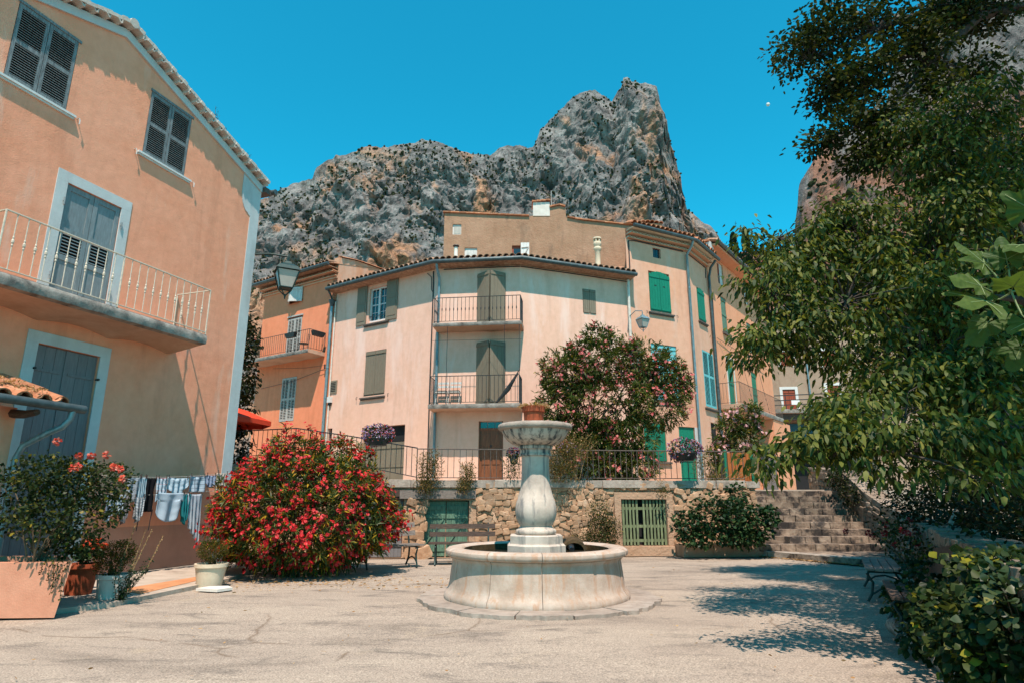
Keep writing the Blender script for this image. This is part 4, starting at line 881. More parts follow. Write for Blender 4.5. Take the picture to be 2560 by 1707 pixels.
for u in (.82, 2.32): hook(FC1, CH, u, 8.35, 'rustiron')
FC1.box('attic_pane', 'glass', CH, 1.33, 1.70, 10.63, 11.02, -.09, -.08); 
for k in range(2): bar('window_bar', 'iron', CH, FC1.m(1.44 + k * .14, 10.62, -.03), FC1.m(1.44 + k * .14, 11.03, -.03), .01)
planks('door_leaf', FC1, 'green', CH, 2.07, 2.83, 1.72, 3.5, -.08, 5, (.2, .6)); FC1.box('door_head', 'green', CH, 2.07, 2.83, 3.52, 4.01, -.085, -.05)
FC1.box('door_jamb', 'strip', CH, 2.84, 3.0, 1.7, 4.02, -.01, .012)
shutters(FC1, CH, .43, 1.42, 2.71, 4.08, 'green', -.06, 4); FC1.box('sill', 'rustiron', CH, .32, 1.6, 2.62, 2.69, 0, .08)
shutters(FC1, CH, .96, 2.19, 4.99, 7.09, 'turq', -.06, 5); FC1.box('sill', 'rustiron', CH, .85, 2.3, 4.88, 4.96, 0, .08)
shutters(FC2, CH, .87, 1.64, 8.51, 9.78, 'green', -.01, 3, (.06, .95), arch(.87, 1.64, 9.78, .14)); sill(FC2, CH, .8, 1.75, 8.44, 'rustiron', .09, .09)
for a, c in ((.96, 1.555), (1.565, 2.16)): louvre('blue_shutter', FC2, 'turq', CH, a, c, 4.97, 7.26, -.03, 46, .05, [(5.05, 6.2, 's'), (6.28, 7.2, 's')])
sill(FC2, CH, .82, 2.3, 4.9, 'rustiron', .09, .09); FC2.box('doorway', 'dark', CH, 1.31, 2.09, 1.7, 4.35, -.095, -.09)
# rippled cornice, gutter, roof
for f, a, c in ((FC1, .05, FC1.L + .12), (FC2, -.05, FC2.L)):
    for row, (z, o) in enumerate(((CT + .04, .12), (CT + .18, .28))):
        f.box('cornice_course', 'gable', CH, a, c, z - .06, z - .03, -.02, o); n = int((c - a) / .165)
        for i in range(n): piece('cornice_tile', 'tile', 'creampot', CH, f.m(a + .08 + i * .165, z - .03, o), f.d * .16, -f.n * .3, Z * .13)
    f.box('eave_board', 'creampot', CH, a, c, CT + .285, CT + .31, -.02, .42)
nb = (FC1.n + FC2.n).normalized(); ce = Vector((C1p[0], C1p[1], CT + .33)) + nb * (.5 / nb.dot(FC1.n))
b = MB(); b.tube([FC1.m(.05, CT + .36, .5), ce, FC2.m(FC2.L + .25, CT + .30, .5)], .07, 9); b.build('gutter', 'zincdark', CH, True)
b = MB(); top = [Vector((5.25, 25.2, 12.35)), Vector((C1p[0], C1p[1], 12.3)) - nb * 3.2, FC2.m(FC2.L, 12.3, -3.2)]; ev = [FC1.m(0, CT + .42, .46), ce + Z * .06, FC2.m(FC2.L + .2, CT + .40, .46)]
for i in range(2):
    n = 36; vs = []
    for j in range(6):
        for k in range(n + 1): s = k / n; vs.append(ev[i].lerp(ev[i + 1], s).lerp(top[i].lerp(top[i + 1], s), j / 5) + Z * .05 * abs(math.sin(s * n * math.pi / 4)))
    b.add(vs, [(j * (n + 1) + k, j * (n + 1) + k + 1, (j + 1) * (n + 1) + k + 1, (j + 1) * (n + 1) + k) for j in range(5) for k in range(n)])
b.build('roof', 'tile_old', CH)
eave_tiles(FC1, CH, 0, FC1.L + .1, CT + .47, .48, 'tile', .22, .45, .28); eave_tiles(FC2, CH, .1, FC2.L, CT + .46, .48, 'tile', .22, .45, .28)
pipe(FC1, CH, [(FC1.L - .02, CT + .28, .46), (FC1.L - .04, CT + .05, .35), (FC1.L - .06, CT - .2, .1), (FC1.L - .06, 6, .09), (FC1.L - .06, 1.7, .09)], .05); collar(FC1, CH, FC1.L - .06, (9.6, 8.0, 5.6, 3.2), .09, .06)
pipe(FC2, CH, [(FC2.L - .02, CT + .2, .44), (FC2.L - .04, CT - .1, .2), (FC2.L - .05, CT - .5, .1), (FC2.L - .05, 4, .1), (FC2.L - .05, 1.7, .1)], .055, 'zincdark'); collar(FC2, CH, FC2.L - .05, (9.8, 8.0, 5.9), .1, .065, 'zincdark')
pipe(FC1, CH, [(.12, ET + .1, .03), (.12, CT - .12, .03), (.4, CT - .06, .03), (FC1.L - .2, CT - .06, .03)], .022, 'iron', 'cable'); pipe(FC2, CH, [(0, CT - .08, .03), (FC2.L - .2, CT - .1, .03), (FC2.L - .25, CT - .6, .03)], .018, 'iron', 'cable')
pipe(FC2, CH, [(FC2.L + .12, 10.3, .06), (FC2.L + .3, 9.8, .06), (FC2.L + .24, 8.8, .06), (FC2.L + .2, 6, .06), (FC2.L + .2, 3.5, .06)], .02, 'iron', 'cable')
# chimney stack on that roof
CS = thing('chimney_stack', (5.9, 25.3, 12.3), 'squat roughcast chimney with tiled top on the peach roof', 'chimney'); b = MB(); b.box((5.45, 25.0, 11.9), (6.5, 25.6, 12.95)); b.build('stack', 'brown', CS)
for i in range(6): piece('cap_tile', 'tile', 'tile', CS, (5.5 + i * .19, 24.92, 12.96 + .05 * math.sin(i * .7)), (.2, 0, 0), (0, .75, .02), (0, 0, .15))
# roughcast house behind the cream roof
BH = thing('roughcast_house', (1, 24.6, 10), 'brown roughcast house wall rising behind the cream roof', 'house')
FB = FR((0, 24.6), p1=(1, 24.6))
TP = [(-2.89, 13.26), (.74, 13.08), (.90, 13.12), (.90, 13.55), (1.62, 13.55), (2.22, 13.66), (2.36, 13.2), (2.20, 13.05), (2.9, 12.92), (5.2, 12.64)]
def btop(u): return float(np.interp(u, [-2.89, .74, .901, .902, 1.62, 2.22, 2.30, 2.31, 2.9, 5.2], [13.26, 13.08, 13.12, 13.5, 13.5, 13.64, 13.4, 13.04, 12.92, 12.64]))
btop.cuts = [.74, .901, .902, 1.62, 2.22, 2.30, 2.31, 2.9]
hb = [(-2.53, -2.16, 12.25, 12.73), (-2.0, -1.47, 11.1, 11.65), (0, .36, 11.1, 11.75)]
b = MB(); wallmesh(b, FB, -2.89, 5.2, 8.0, 13, hb, .12, btop)
for u in (-2.89, 5.2): b.add([FB.m(u, 8, 0), FB.m(u, 8, -5), FB.m(u, btop(u), -5), FB.m(u, btop(u), 0)], [(0, 1, 2, 3)])
b.add([FB.m(-2.89, 8, -5), FB.m(5.2, 8, -5), FB.m(5.2, 12.64, -5), FB.m(-2.89, 13.26, -5)], [(0, 1, 2, 3)])
b.add([(4.42, 22.56, 9.0), (5.2, 24.6, 9.0), (5.2, 24.6, 12.64), (4.42, 22.56, 11.62)], [(0, 1, 2, 3)]); b.build('wall', 'brown', BH)
b = MB(); vs = []
for u in (-2.95, .74, .9, 2.3, 2.31, 2.9, 5.3): vs += [FB.m(u, btop(u) + .0 if u < .75 or u > 2.3 else 13.1, -.12), FB.m(u, btop(u) + .1 if u < .75 or u > 2.3 else 13.2, -5.2)]
b.add(vs, [(2 * i, 2 * i + 1, 2 * i + 3, 2 * i + 2) for i in range(6)]); b.build('roof', 'tile', BH)
def coptile(u0, u1, n):
    for i in range(n):
        a, c = u0 + (u1 - u0) * i / n, u0 + (u1 - u0) * (i + 1.08) / n; A = FB.m(a, btop(a) + .0, -.1); B_ = FB.m(c, btop(min(c, u1)) + .01, -.1); d = B_ - A
        piece('coping_tile', 'tile', 'tile', BH, A, Vector((0, .34, 0)), d, Vector((0, 0, .10)) if True else Z)
def coptile2(u0, u1, n):
    for i in range(n):
        a, c = u0 + (u1 - u0) * i / n, u0 + (u1 - u0) * (i + 1.06) / n; A = FB.m(a, btop(a) - .005, .08); d = FB.m(c, btop(min(c, u1)) + .004, .08) - A; ay = Vector((0, .36, 0)); az = d.cross(ay).normalized() * .055
        piece('coping_tile', 'box', 'tile', BH, A, d, ay, az)
coptile2(-2.95, .72, 11); coptile2(2.36, 5.2, 9); coptile2(1.62, 2.26, 3)
b = MB(); b.box((.905, 24.58, 13.1), (1.62, 25.2, 13.74)); b.build('chimney', 'whitepot', BH)
for i in range(4): FB.box('chimney_cap_tile', 'tile', BH, .86 + i * .2, 1.05 + i * .2, 13.741 + i * .02, 13.80 + i * .02, -.7, .1)
for (u0, u1, z0, z1) in hb[:2]:
    FB.box('window_frame', 'white', BH, u0, u1, z0, z1, -.10, -.06)
    for i in range(2): FB.box('pane', 'oldwhite' if u0 > -2.1 else 'lampglass', BH, u0 + .05 + i * (u1 - u0 - .08) / 2, u0 + .02 + (i + 1) * (u1 - u0 - .04) / 2, z0 + .06, z1 - .06, -.059, -.05)
FB.box('window_frame', 'redwood', BH, 0, .36, 11.1, 11.75, -.11, -.07); FB.box('pane', 'glass', BH, .07, .36, 11.1, 11.62, -.069, -.06)
lf = planks('white_shutter', FB, 'white', BH, .37, .73, 11.1, 11.86, .02, 3, ()); bar('z_brace', 'slatgrey', lf, FB.m(.40, 11.62, .065), FB.m(.70, 11.66, .065), .018); bar('z_brace', 'slatgrey', lf, FB.m(.69, 11.64, .065), FB.m(.52, 11.30, .065), .018)
an = thing('tv_antenna', (1.75, 25, 13.5), 'thin metal aerial above the roughcast house', 'antenna'); bar('mast', 'slatgrey', an, (1.72, 25, 13.4), (1.72, 25, 14.5), .015)
bar('boom', 'slatgrey', an, (1.5, 24.9, 14.2), (2.0, 25.1, 14.1), .01)
for i in range(6): bar('element', 'slatgrey', an, (1.52 + i * .09, 24.72 + i * .04, 14.2 - i * .02), (1.52 + i * .09, 25.2 + i * .04, 14.2 - i * .02), .006)
# ------------------------------------------------------------ apricot house further right
DH = thing('apricot_house', FD.m(3, 1.7, 0), 'apricot house with narrow green shutters and a long slanting balcony', 'house')
DT = 12.05; DL = 9.0
hd = [(1.45, 2.25, 10.88, 11.95), (1.53, 2.28, 8.62, 10.31), (1.68, 2.52, 5.25, 7.46), (5.2, 6.05, 5.25, 7.42), (5.2, 6.0, 8.4, 9.9), (5.2, 5.95, 10.9, 11.9)]
b = MB(); wallmesh(b, FD, .12, DL, 1.5, DT, hd, .12)
for u in (.12, DL): b.add([FD.m(u, 1.5, 0), FD.m(u, 1.5, -7), FD.m(u, DT, -7), FD.m(u, DT, 0)], [(0, 1, 2, 3)])
b.add([FD.m(.12, 1.5, -7), FD.m(DL, 1.5, -7), FD.m(DL, DT, -7), FD.m(.12, DT, -7)], [(0, 1, 2, 3)]); b.build('wall', 'peach3', DH)
for k in (0, 5): w = hd[k]; FD.box('attic_window', 'strip', DH, w[0], w[1], w[2], w[3], -.11, -.06); FD.box('pane', 'glass', DH, w[0] + .08, w[1] - .4, w[2] + .05, w[3] - .05, -.059, -.05)
for k in (1, 2, 3, 4): w = hd[k]; shutters(FD, DH, w[0] + .01, w[1] - .01, w[2] + .01, w[3] - .01, 'green_old' if k in (1, 4) else 'green', -.06, 3, (.08, .5, .92))
FD.box('sill', 'rustiron', DH, 1.45, 2.4, 8.5, 8.6, 0, .1); surround(FD, DH, 1.55, 2.65, 5.2, 7.55, .12, 'whitepot'); 
FD.box('eave_soffit', 'peach3', DH, -.1, DL, DT + .02, DT + .10, -.02, .55); b = MB(); b.tube([FD.m(-.1, DT + .17, .62), FD.m(DL, DT + .17, .62)], .08, 9); b.build('gutter', 'zincdark', DH, True)
b = MB(); roof_sheet(b, FD, -.1, DL, DT + .2, .58, 4, .28, .22); b.build('roof', 'tile_old', DH); eave_tiles(FD, DH, -.1, DL, DT + .24, .6, 'tile_old', .25, .45, .28)
FD.box('verge_tile_row', 'tile', DH, -.35, -.1, DT + .2, DT + .28, -3, .3); FD.box('parapet_end', 'strip', DH, -.25, .1, DT - .25, DT + .18, -.5, .35)
slab('balcony_slab', FD, DH, .35, 6.9, 5.02, 5.2, .88)
th = thing('balcony_railing', FD.m(3, 5.2, .85), 'rust brown railing of the apricot house balcony', 'railing'); pts = [FD.m(.38, 0, .02), FD.m(.38, 0, .85), FD.m(6.85, 0, .85)]
railing(th, [(p.x, p.y) for p in pts], 5.2, 6.1, 'rustiron', .13, .007, .014)
b = MB(); b.tube([FD.m(.5, 8.1, .05), FD.m(3, 8.0, .1), FD.m(8, 7.9, .1)], .012, 4); b.tube([FD.m(.8, 8.0, .05), FD.m(4, 6.9, .4)], .008, 4); b.tube([FD.m(3.3, 8.0, .1), FD.m(3.5, 5.3, .5)], .008, 4); b.tube([FD.m(5.9, 8.0, .1), FD.m(6.0, 5.3, .5)], .008, 4); b.build('cable', 'iron', DH)
# lower garage end below that balcony
b = MB(); FD.addbox(b, 5.2, 8.2, 1.5, 5.0, .0, .82); b.build('porch_block', 'peach3', DH); FD.box('porch_door', 'greyplank', DH, 5.15, 5.199, 1.7, 3.9, .1, .75)
# ------------------------------------------------------------ far grey house with red shutters
FE = FR((9.0, 38.0), az=96)
EH = thing('grey_house', FE.m(9, 1.7, 0), 'far grey rendered house with red shutters and white window surrounds', 'house')
he = [(7.36, 8.07, 6.37, 7.77), (9.95, 10.6, 7.24, 7.97), (7.46, 8.1, 9.2, 10.1), (9.9, 10.6, 9.15, 10.1), (13.0, 13.7, 7.2, 8.0)]
b = MB(); wallmesh(b, FE, 4.5, 22, 1.5, 12.2, he, .12); b.add([FE.m(4.5, 1.5, 0), FE.m(4.5, 1.5, -6), FE.m(4.5, 12.2, -6), FE.m(4.5, 12.2, 0)], [(0, 1, 2, 3)])
b.add([FE.m(4.5, 12.2, 0), FE.m(22, 12.2, 0), FE.m(22, 12.9, -6), FE.m(4.5, 12.9, -6)], [(0, 1, 2, 3)]); b.build('wall', 'grey_render', EH)
for w in he: shutters(FE, EH, w[0] + .01, w[1] - .01, w[2] + .01, w[3] - .01, 'redwood', -.06, 3, (.1, .9)); surround(FE, EH, w[0] - .17, w[1] + .17, w[2] - .05, w[3] + .17, .16, 'white', .02)
eave_tiles(FE, EH, 4.5, 22, 12.25, .3, 'tile', .3, .5, .2)
pipe(FE, EH, [(8.95, 12, .1), (8.9, 9, .1), (8.9, 5.8, .1)], .05)
slab('terrace_slab', FE, EH, 4.6, 12.5, 6.12, 6.34, 1.9, 'concrete'); FE.box('shop_front', 'bluepaint', EH, 6.9, 11, 4.3, 5.7, .02, .1); FE.box('shop_opening', 'dark', EH, 7.2, 10.8, 1.7, 4.9, .101, .12); FE.box('slab_beam', 'benchwood', EH, 4.8, 12.4, 5.75, 6.1, 1.4, 1.7)
th = thing('terrace_railing', FE.m(8, 6.34, 1.8), 'dark three bar railing with a white notice in front of the red door', 'railing')
for z in (6.65, 6.92, 7.2): bar('rail', 'iron', th, FE.m(4.6, z - .12, 1.8), FE.m(12.4, z + .1, 1.8), .028)
for u in (4.7, 6.9, 9.1, 11.3): bar('post', 'iron', th, FE.m(u, 6.3, 1.8), FE.m(u, 7.22, 1.8), .025)
FE.box('notice', 'paper', th, 7.2, 7.65, 6.6, 6.85, 1.83, 1.84)
# hillside house and cypresses beyond the roofs
b = MB(); b.add([(30, 110, 0), (75, 118, 0), (120, 120, 0), (120, 150, 62), (62, 158, 66), (45, 158, 58), (30, 150, 50)], [(0, 1, 5, 6), (1, 2, 3, 4), (1, 4, 5)]); tag(b.build('hillside', 'rock2'), 'rocky slope below the cypresses', kind='structure')
HH = thing('hill_house', (70, 150, 58), 'small pale stone house high on the slope beside the cypresses', 'house'); b = MB(); b.box((66.5, 148, 52), (74, 155, 61.5)); b.build('wall', 'grey_render', HH); b = MB(); b.add([(66, 147.5, 61.5), (74.5, 147.5, 61.5), (74.5, 151.5, 63.5), (66, 151.5, 63.5), (74.5, 155.5, 61.5), (66, 155.5, 61.5)], [(0, 1, 2, 3), (3, 2, 4, 5)]); b.build('roof', 'tile', HH)
def cypress(x, y, z, h, r, label, mat='l_cypress', cone=True):
    th = thing('cypress_tree' if cone else 'pine_tree', (x, y, z), label, 'tree'); b = MB(); b.tube([(x, y, z - 1), (x, y, z + h * .8)], [.18, .05], 6); b.build('trunk', 'bark', th)
    n = 900; t = RNG.random(n) ** .8; a = RNG.random(n) * 6.28; rr = r * (np.sin(np.pi * np.clip(t * .9 + .08, 0, 1)) ** .7 if cone else np.sqrt(np.clip(1 - (2 * t - 1) ** 2, 0, 1))) * RNG.uniform(.55, 1.05, n)
    P = np.stack([x + rr * np.cos(a), y + rr * np.sin(a), z + h * t * .97], axis=1); D = np.stack([np.cos(a) * .5, np.sin(a) * .5, np.ones(n)], axis=1)
    leaves('crown', P, D, .75, .35, mat, th, 0)
cypress(60.2, 158, 62, 9.5, .95, 'left of two dark cypresses on the skyline'); cypress(63.6, 158, 62, 11, .95, 'right of two dark cypresses on the skyline'); cypress(55.5, 158, 61, 7.5, 2.4, 'round dark pine left of the skyline cypresses', cone=False); cypress(64.5, 152, 55, 9, 3.6, 'broad dark pine below the skyline cypresses', cone=False); cypress(59, 150, 55, 7, 3.0, 'dark bushy pine beside the mountain foot', cone=False)
b = MB(); b.lathe([(3.0 * math.sin(R(a)), -3.0 * math.cos(R(a))) for a in range(0, 181, 20)], (420.8, 900, 628.4), 14); tag(b.build('moon', 'white', None, True), 'tiny pale moon in the blue sky', 'moon')
# ------------------------------------------------------------ retaining wall of rubble with coping, doors and gate
WT = thing('retaining_wall', RW.m(4, 0, 0), 'rubble stone retaining wall with grey coping below the terrace', 'wall')
GD = (6.24, 7.44, .24, 1.38); DR = (1.2, 2.34, 0, 1.36); DG = (-.55, .72, 0, 1.45)
b = MB(); wallmesh(b, RW, -3.4, 9.86, 0, 1.67, [GD, (DR[0], DR[1], .001, DR[3]), (DG[0], DG[1], .001, DG[3])], .22)
b.add([RW.m(9.86, 0, 0), RW.m(9.86, 0, -2.3), RW.m(9.86, 1.67, -2.3), RW.m(9.86, 1.67, 0)], [(0, 1, 2, 3)]); b.build('mortar_face', 'mortar', WT)
STN = []
def rubble(f, parent, u0, u1, z0, z1, skip, mat, smin, smax, hmin, hmax, o=.0, top=None, limit=300, name='stone', dens=1.0):
    z = z0; made = 0; extra = MB(); spots = []
    while z < z1 - .03:
        h = random.uniform(hmin, hmax); u = u0 + random.uniform(0, smin)
        while u < u1:
            w = random.uniform(smin, smax) * random.choice((.7, 1, 1, 1.3)); uc, zc = u + w / 2, z + h / 2 + random.uniform(-.02, .02); u += w * 1.02
            if top and zc + h / 2 > top(uc): continue
            if any(a - .06 < uc < c + .06 and zl - .05 < zc < zh + .06 for a, c, zl, zh in skip) or random.random() > dens: continue
            spots.append((uc, zc, w, h * random.uniform(.85, 1.2)))
        z += h * .95
    random.shuffle(spots)
    for i, (uc, zc, w, h) in enumerate(spots):
        a = random.uniform(-.4, .4); ax = (f.d * math.cos(a) + Z * math.sin(a)); az = (Z * math.cos(a) - f.d * math.sin(a)); dp = random.uniform(.09, .16)
        if i < limit: piece(name, 'rock%d' % random.randrange(9), mat, parent, f.m(uc, zc, o + random.uniform(-.03, .035)), ax * w * 1.04, -f.n * dp, az * h * 1.06)
        else:
            me = unit('rock%d' % random.randrange(9), mat); c = f.m(uc, zc, o + random.uniform(-.015, .02)); extra.add([c + ax * v.co.x * w + (-f.n) * v.co.y * dp + az * v.co.z * h for v in me.vertices], [tuple(p.vertices) for p in me.polygons])
    if extra.v: extra.build('small_stones', mat, parent)['kind'] = 'stuff'
rubble(RW, WT, 2.42, 9.8, .02, 1.66, [GD, (6.05, 7.62, 0, 1.62)], 'rubble', .12, .26, .09, .17, .0)
rubble(RW, WT, .74, 1.18, .02, 1.4, [], 'rubble', .18, .30, .16, .26, .03, limit=40, name='pillar_stone')
rubble(RW, WT, -3.3, -.6, .02, 1.6, [], 'rubble', .25, .4, .2, .3, .0, limit=60)
RW.box('lintel', 'benchgrey', WT, .62, 2.5, 1.40, 1.60, -.05, .09); RW.box('lintel', 'benchwood', WT, -.7, .72, 1.45, 1.62, -.05, .05)
u = -3.4; i = 0
while u < 9.9:
    w = random.uniform(.62, 1.25); w = min(w, 10.02 - u); RW.box('coping_stone', 'coping', WT, u + .004, u + w - .004, 1.672, 1.855 + random.uniform(-.01, .008), -.36, .085 + random.uniform(-.01, .012), 'block%d' % (i % 6)); u += w; i += 1
# concrete surround of the slatted gate
RW.box('gate_surround', 'mortar', WT, 6.06, 6.235, .1, 1.56, -.05, .055); RW.box('gate_surround', 'mortar', WT, 7.445, 7.60, .1, 1.56, -.05, .05); RW.box('gate_surround', 'mortar', WT, 6.235, 7.445, 1.385, 1.56, -.05, .052); RW.box('gate_step', 'mortar', WT, 6.1, 7.56, 0, .225, -.1, .16)
RW.box('gate_dark', 'dark', WT, 6.25, 7.43, .25, 1.37, -.215, -.21)
GT = thing('slatted_gate', RW.m(6.84, .24, 0), 'faded green slatted gate with one slat missing in the terrace wall', 'gate')
for i in range(13):
    if i == 5: continue
    u = 6.27 + i * .091; RW.box('slat', 'green_gate', GT, u, u + (.052 if i not in (0, 12) else .06), .25, 1.37, -.03, -.008)
for z in (.33, .68, 1.12): RW.box('cross_rail', 'green_gate', GT, 6.25, 7.43, z, z + .07, -.052, -.031)
d1 = thing('plank_door', RW.m(1.77, 0, 0), 'old dark green plank double door behind the right bench', 'door')
for a, c in ((1.22, 1.76), (1.78, 2.32)):
    lf = planks('door_leaf', RW, 'green_old', d1, a, c, .03, 1.33, -.13, 4, (.12, .72, .88))
    bar('brace', 'green_old', lf, RW.m(a + .05, .3, -.085), RW.m(c - .05, .9, -.085), .022)
d2 = thing('plank_door', RW.m(.1, 0, 0), 'grey plank door half hidden by the red oleander', 'door'); planks('door_leaf', RW, 'greyplank', d2, -.53, .70, .02, 1.43, -.13, 7, (.2, .8))
# terrace railing along the coping
TR = thing('terrace_railing', RW.m(5, 1.85, -.2), 'rusty brown railing standing on the terrace wall', 'railing')
pts = [RW.m(u, 0, -.22) for u in (1.0, 3.2, 5.3, 7.4, 8.2, 9.75)]; railing(TR, [(p.x, p.y) for p in pts], 1.85, 2.64, 'rustiron', .155, .0075, .014, 'bar', .07)
T2 = thing('street_railing', (-4.3, 17.2, 1.9), 'dark railing climbing the sloping street behind the red oleander', 'railing')
railing(T2, [(RW.m(1.0, 0, -.22).x, RW.m(1.0, 0, -.22).y, 0), (-4.33, 17.0, .37), (-6.2, 18.0, .70), (-8.3, 18.55, .66)], 1.86, 2.66, 'iron', .16, .0085, .016, 'bar', .07, closed_first=False)
# ------------------------------------------------------------ steps and the wall beside them
ST = thing('stone_steps', (8, 17, 0), 'worn stone steps climbing to the terrace on the right', 'steps')
X0, X1 = 6.40, 9.45; k = 0
for i in range(9):
    z1 = .13 + .166 * (i + 1); y0 = 16.35 + i * .31; x = X0 - (.25 if i < 2 else 0); 
    while x < X1:
        w = random.uniform(.3, .62); w = min(w, X1 - x) if X1 - x - w > .15 else X1 - x
        b = None; piece('step_stone', 'block%d' % (k % 6), 'step', ST, (x + .003, y0 + random.uniform(-.015, .015), z1 - .17), (w - .006, 0, 0), (0, .62, 0), (0, 0, .17 + random.uniform(-.006, .004))); x += w; k += 1
MB().prism([(X0, 16.6), (X1, 16.6), (X1, 19.4), (X0, 19.4)], 0, .12).build('core', 'mortar', ST)
b = MB(); b.add([(X0, 16.5, 0), (X1, 16.5, 0), (X1, 19.3, 1.5), (X0, 19.3, 1.5)], [(0, 1, 2, 3)]); b.build('fill', 'mortar', ST)
ks = [(5.95, 17.1), (6.05, 16.75), (6.75, 15.6), (7.45, 14.4), (7.75, 14.15), (9.6, 14.6), (9.6, 16.9), (6.2, 17.2)]
MB().prism(ks, 0, .125).build('landing', 'step', ST)
for i in range(5):
    a = Vector((6.02 + i * .345, 16.82 - i * .535)); c = a + Vector((.345, -.535)) * .985; d = Vector((c.x - a.x, c.y - a.y, 0)); nn = Vector((-d.y, d.x, 0)).normalized() * .4
    piece('kerb_stone', 'block%d' % i, 'coping', ST, (a.x - nn.x * .1, a.y - nn.y * .1, -.01), d, nn, (0, 0, .145))
SW = thing('stair_wall', (9.5, 17, 0), 'sloping rubble wall along the right side of the steps', 'wall')
FS = FR((9.47, 20.4), p1=(9.47, 15.9))     # faces left, towards the steps
def stop_(u): return float(np.interp(u, [0, 2.1, 3.1, 4.5], [2.25, 2.05, 1.45, .92]))
stop_.cuts = [2.1, 3.1]
b = MB(); wallmesh(b, FS, 0, 4.5, 0, 2, [], .1, stop_)
b.add([q for u in (0, 2.1, 3.1, 4.5) for q in (FS.m(u, stop_(u), 0), FS.m(u, stop_(u), -.5))], [(2 * i, 2 * i + 1, 2 * i + 3, 2 * i + 2) for i in range(3)]); b.add([FS.m(4.5, 0, 0), FS.m(4.5, 0, -.5), FS.m(4.5, .92, -.5), FS.m(4.5, .92, 0)], [(0, 1, 2, 3)])
b.build('mortar_face', 'mortar', SW); rubble(FS, SW, .1, 4.4, .05, 2.2, [], 'rubble_grey', .16, .32, .11, .2, .0, lambda u: stop_(u) + .04, 160)
for i in range(9): u = i * .5; p, q = FS.m(u, stop_(u) - .01, .03), FS.m(u + .48, stop_(min(4.5, u + .48)) - .01, .03); d = q - p; piece('cap_stone', 'block%d' % (i % 6), 'rubble_grey', SW, p, d, -FS.n * .56 if True else Z, d.cross(-FS.n).normalized() * .13)
LW = thing('garden_wall', (6.5, 10.4, 0), 'low shaded rubble wall running along the right of the square', 'wall')
FW = FR((9.47, 15.9), p1=(2.6, 3.0)); 
def lwt(u): return .90 + .05 * math.sin(u * 1.3)
b = MB(); wallmesh(b, FW, 0, FW.L, 0, .88, [], .1); b.add([FW.m(0, .88, 0), FW.m(FW.L, .88, 0), FW.m(FW.L, .88, -.45), FW.m(0, .88, -.45)], [(0, 1, 2, 3)]); b.add([FW.m(0, 0, -.45), FW.m(FW.L, 0, -.45), FW.m(FW.L, .88, -.45), FW.m(0, .88, -.45)], [(0, 1, 2, 3)]); b.build('mortar_face', 'mortar', LW)
rubble(FW, LW, .05, FW.L - .1, .04, .90, [], 'rubble_grey', .22, .42, .14, .24, .0, None, 230)
u = 0; i = 0
while u < FW.L - .3: w = random.uniform(.35, .7); FW.box('cap_stone', 'rubble_grey', LW, u, u + w - .01, .882, .96 + random.uniform(0, .07), -.5, .06 + random.uniform(-.03, .03), 'block%d' % (i % 6)); u += w; i += 1
po = thing('wooden_pole', (5.9, 8.5, .9), 'grey wooden stake leaning out of the foliage behind the garden wall', 'stake'); bar('stake', 'log', po, (5.62, 8.45, .95), (5.88, 8.55, 1.25), .03)
# log edging of the flower bed, right front
LG = thing('log_edging', (3.8, 6.3, 0), 'bleached log edging of the flower bed at lower right', 'edging')
for a, c in (((4.22, 7.45), (3.80, 6.25)), ((3.79, 6.22), (3.42, 5.0)), ((3.41, 4.97), (3.0, 3.6))):
    b = MB(); n = 8; b.tube([(a[0] + (c[0] - a[0]) * k / n, a[1] + (c[1] - a[1]) * k / n, .05 + .012 * math.sin(k * 2 + a[0])) for k in range(n + 1)], [.085 + .01 * math.sin(k * 3.1) for k in range(n + 1)], 9); b.build('log', 'log', LG, True)
# ------------------------------------------------------------ fountain
FO = Vector((.36, 9.76, 0)); FT_ = thing('fountain', FO, 'round stone fountain with baluster column and bowl in the square', 'fountain')
CUT = [-90 + a for a in (0, 34, 67, 98, 130, 163, 196, 229, 262, 294, 328)] + [270]
for i, (a0, a1) in enumerate(zip(CUT[:-1], CUT[1:])):
    g = .0025; A0, A1 = R(a0 + 1.2) + g, R(a1 + 1.2) - g; dr = [.004, -.006, .003, .0, -.004, .006][i % 6]
    pf = [(1.335 + dr, 0), (1.35 + dr, .03), (1.348 + dr, .085), (1.318 + dr, .125), (1.290 + dr, .165), (1.272 + dr, .24), (1.258 + dr, .36), (1.246 + dr, .46), (1.236 + dr, .53), (1.242 + dr, .555), (1.262 + dr, .578), (1.262 + dr, .59), (1.08, .59), (1.08, 0)]
    b = MB(); b.lathe(pf, FO, 12, A0, A1, True); b.build('basin_panel', 'fstone', FT_, True)
    rr = [(1.255, .592), (1.30, .597), (1.332, .618), (1.342, .648), (1.335, .680), (1.30, .706), (1.25, .716), (1.14, .712), (1.10, .695), (1.075, .66), (1.075, .592)]
    b = MB(); b.lathe([(r + dr * .7, z) for r, z in rr], FO, 12, A0, A1, True); b.build('rim_stone', 'fstone', FT_, True)
MB().lathe([(1.2, .02), (1.2, .60), (1.09, .60), (1.09, .1), (0, .1)], FO, 48).build('basin_core', 'wetstone', FT_)
m, t, bb, o = nodes('dark_pool_water'); bb.inputs['Base Color'].default_value = (.02, .018, .012, 1); bb.inputs['Roughness'].default_value = .12; bb.inputs['Specular IOR Level'].default_value = .06; bump(t, bb, nz(t, pos(t), 9, 3, .5), .25, .02); MT['water'] = m
MB().lathe([(1.068, .56), (1.068, .690)], FO, 60).build('inner_wall', 'wetstone', FT_, True)
MB().lathe([(0, .615), (1.066, .615)], FO, 48).build('water', 'water', FT_)
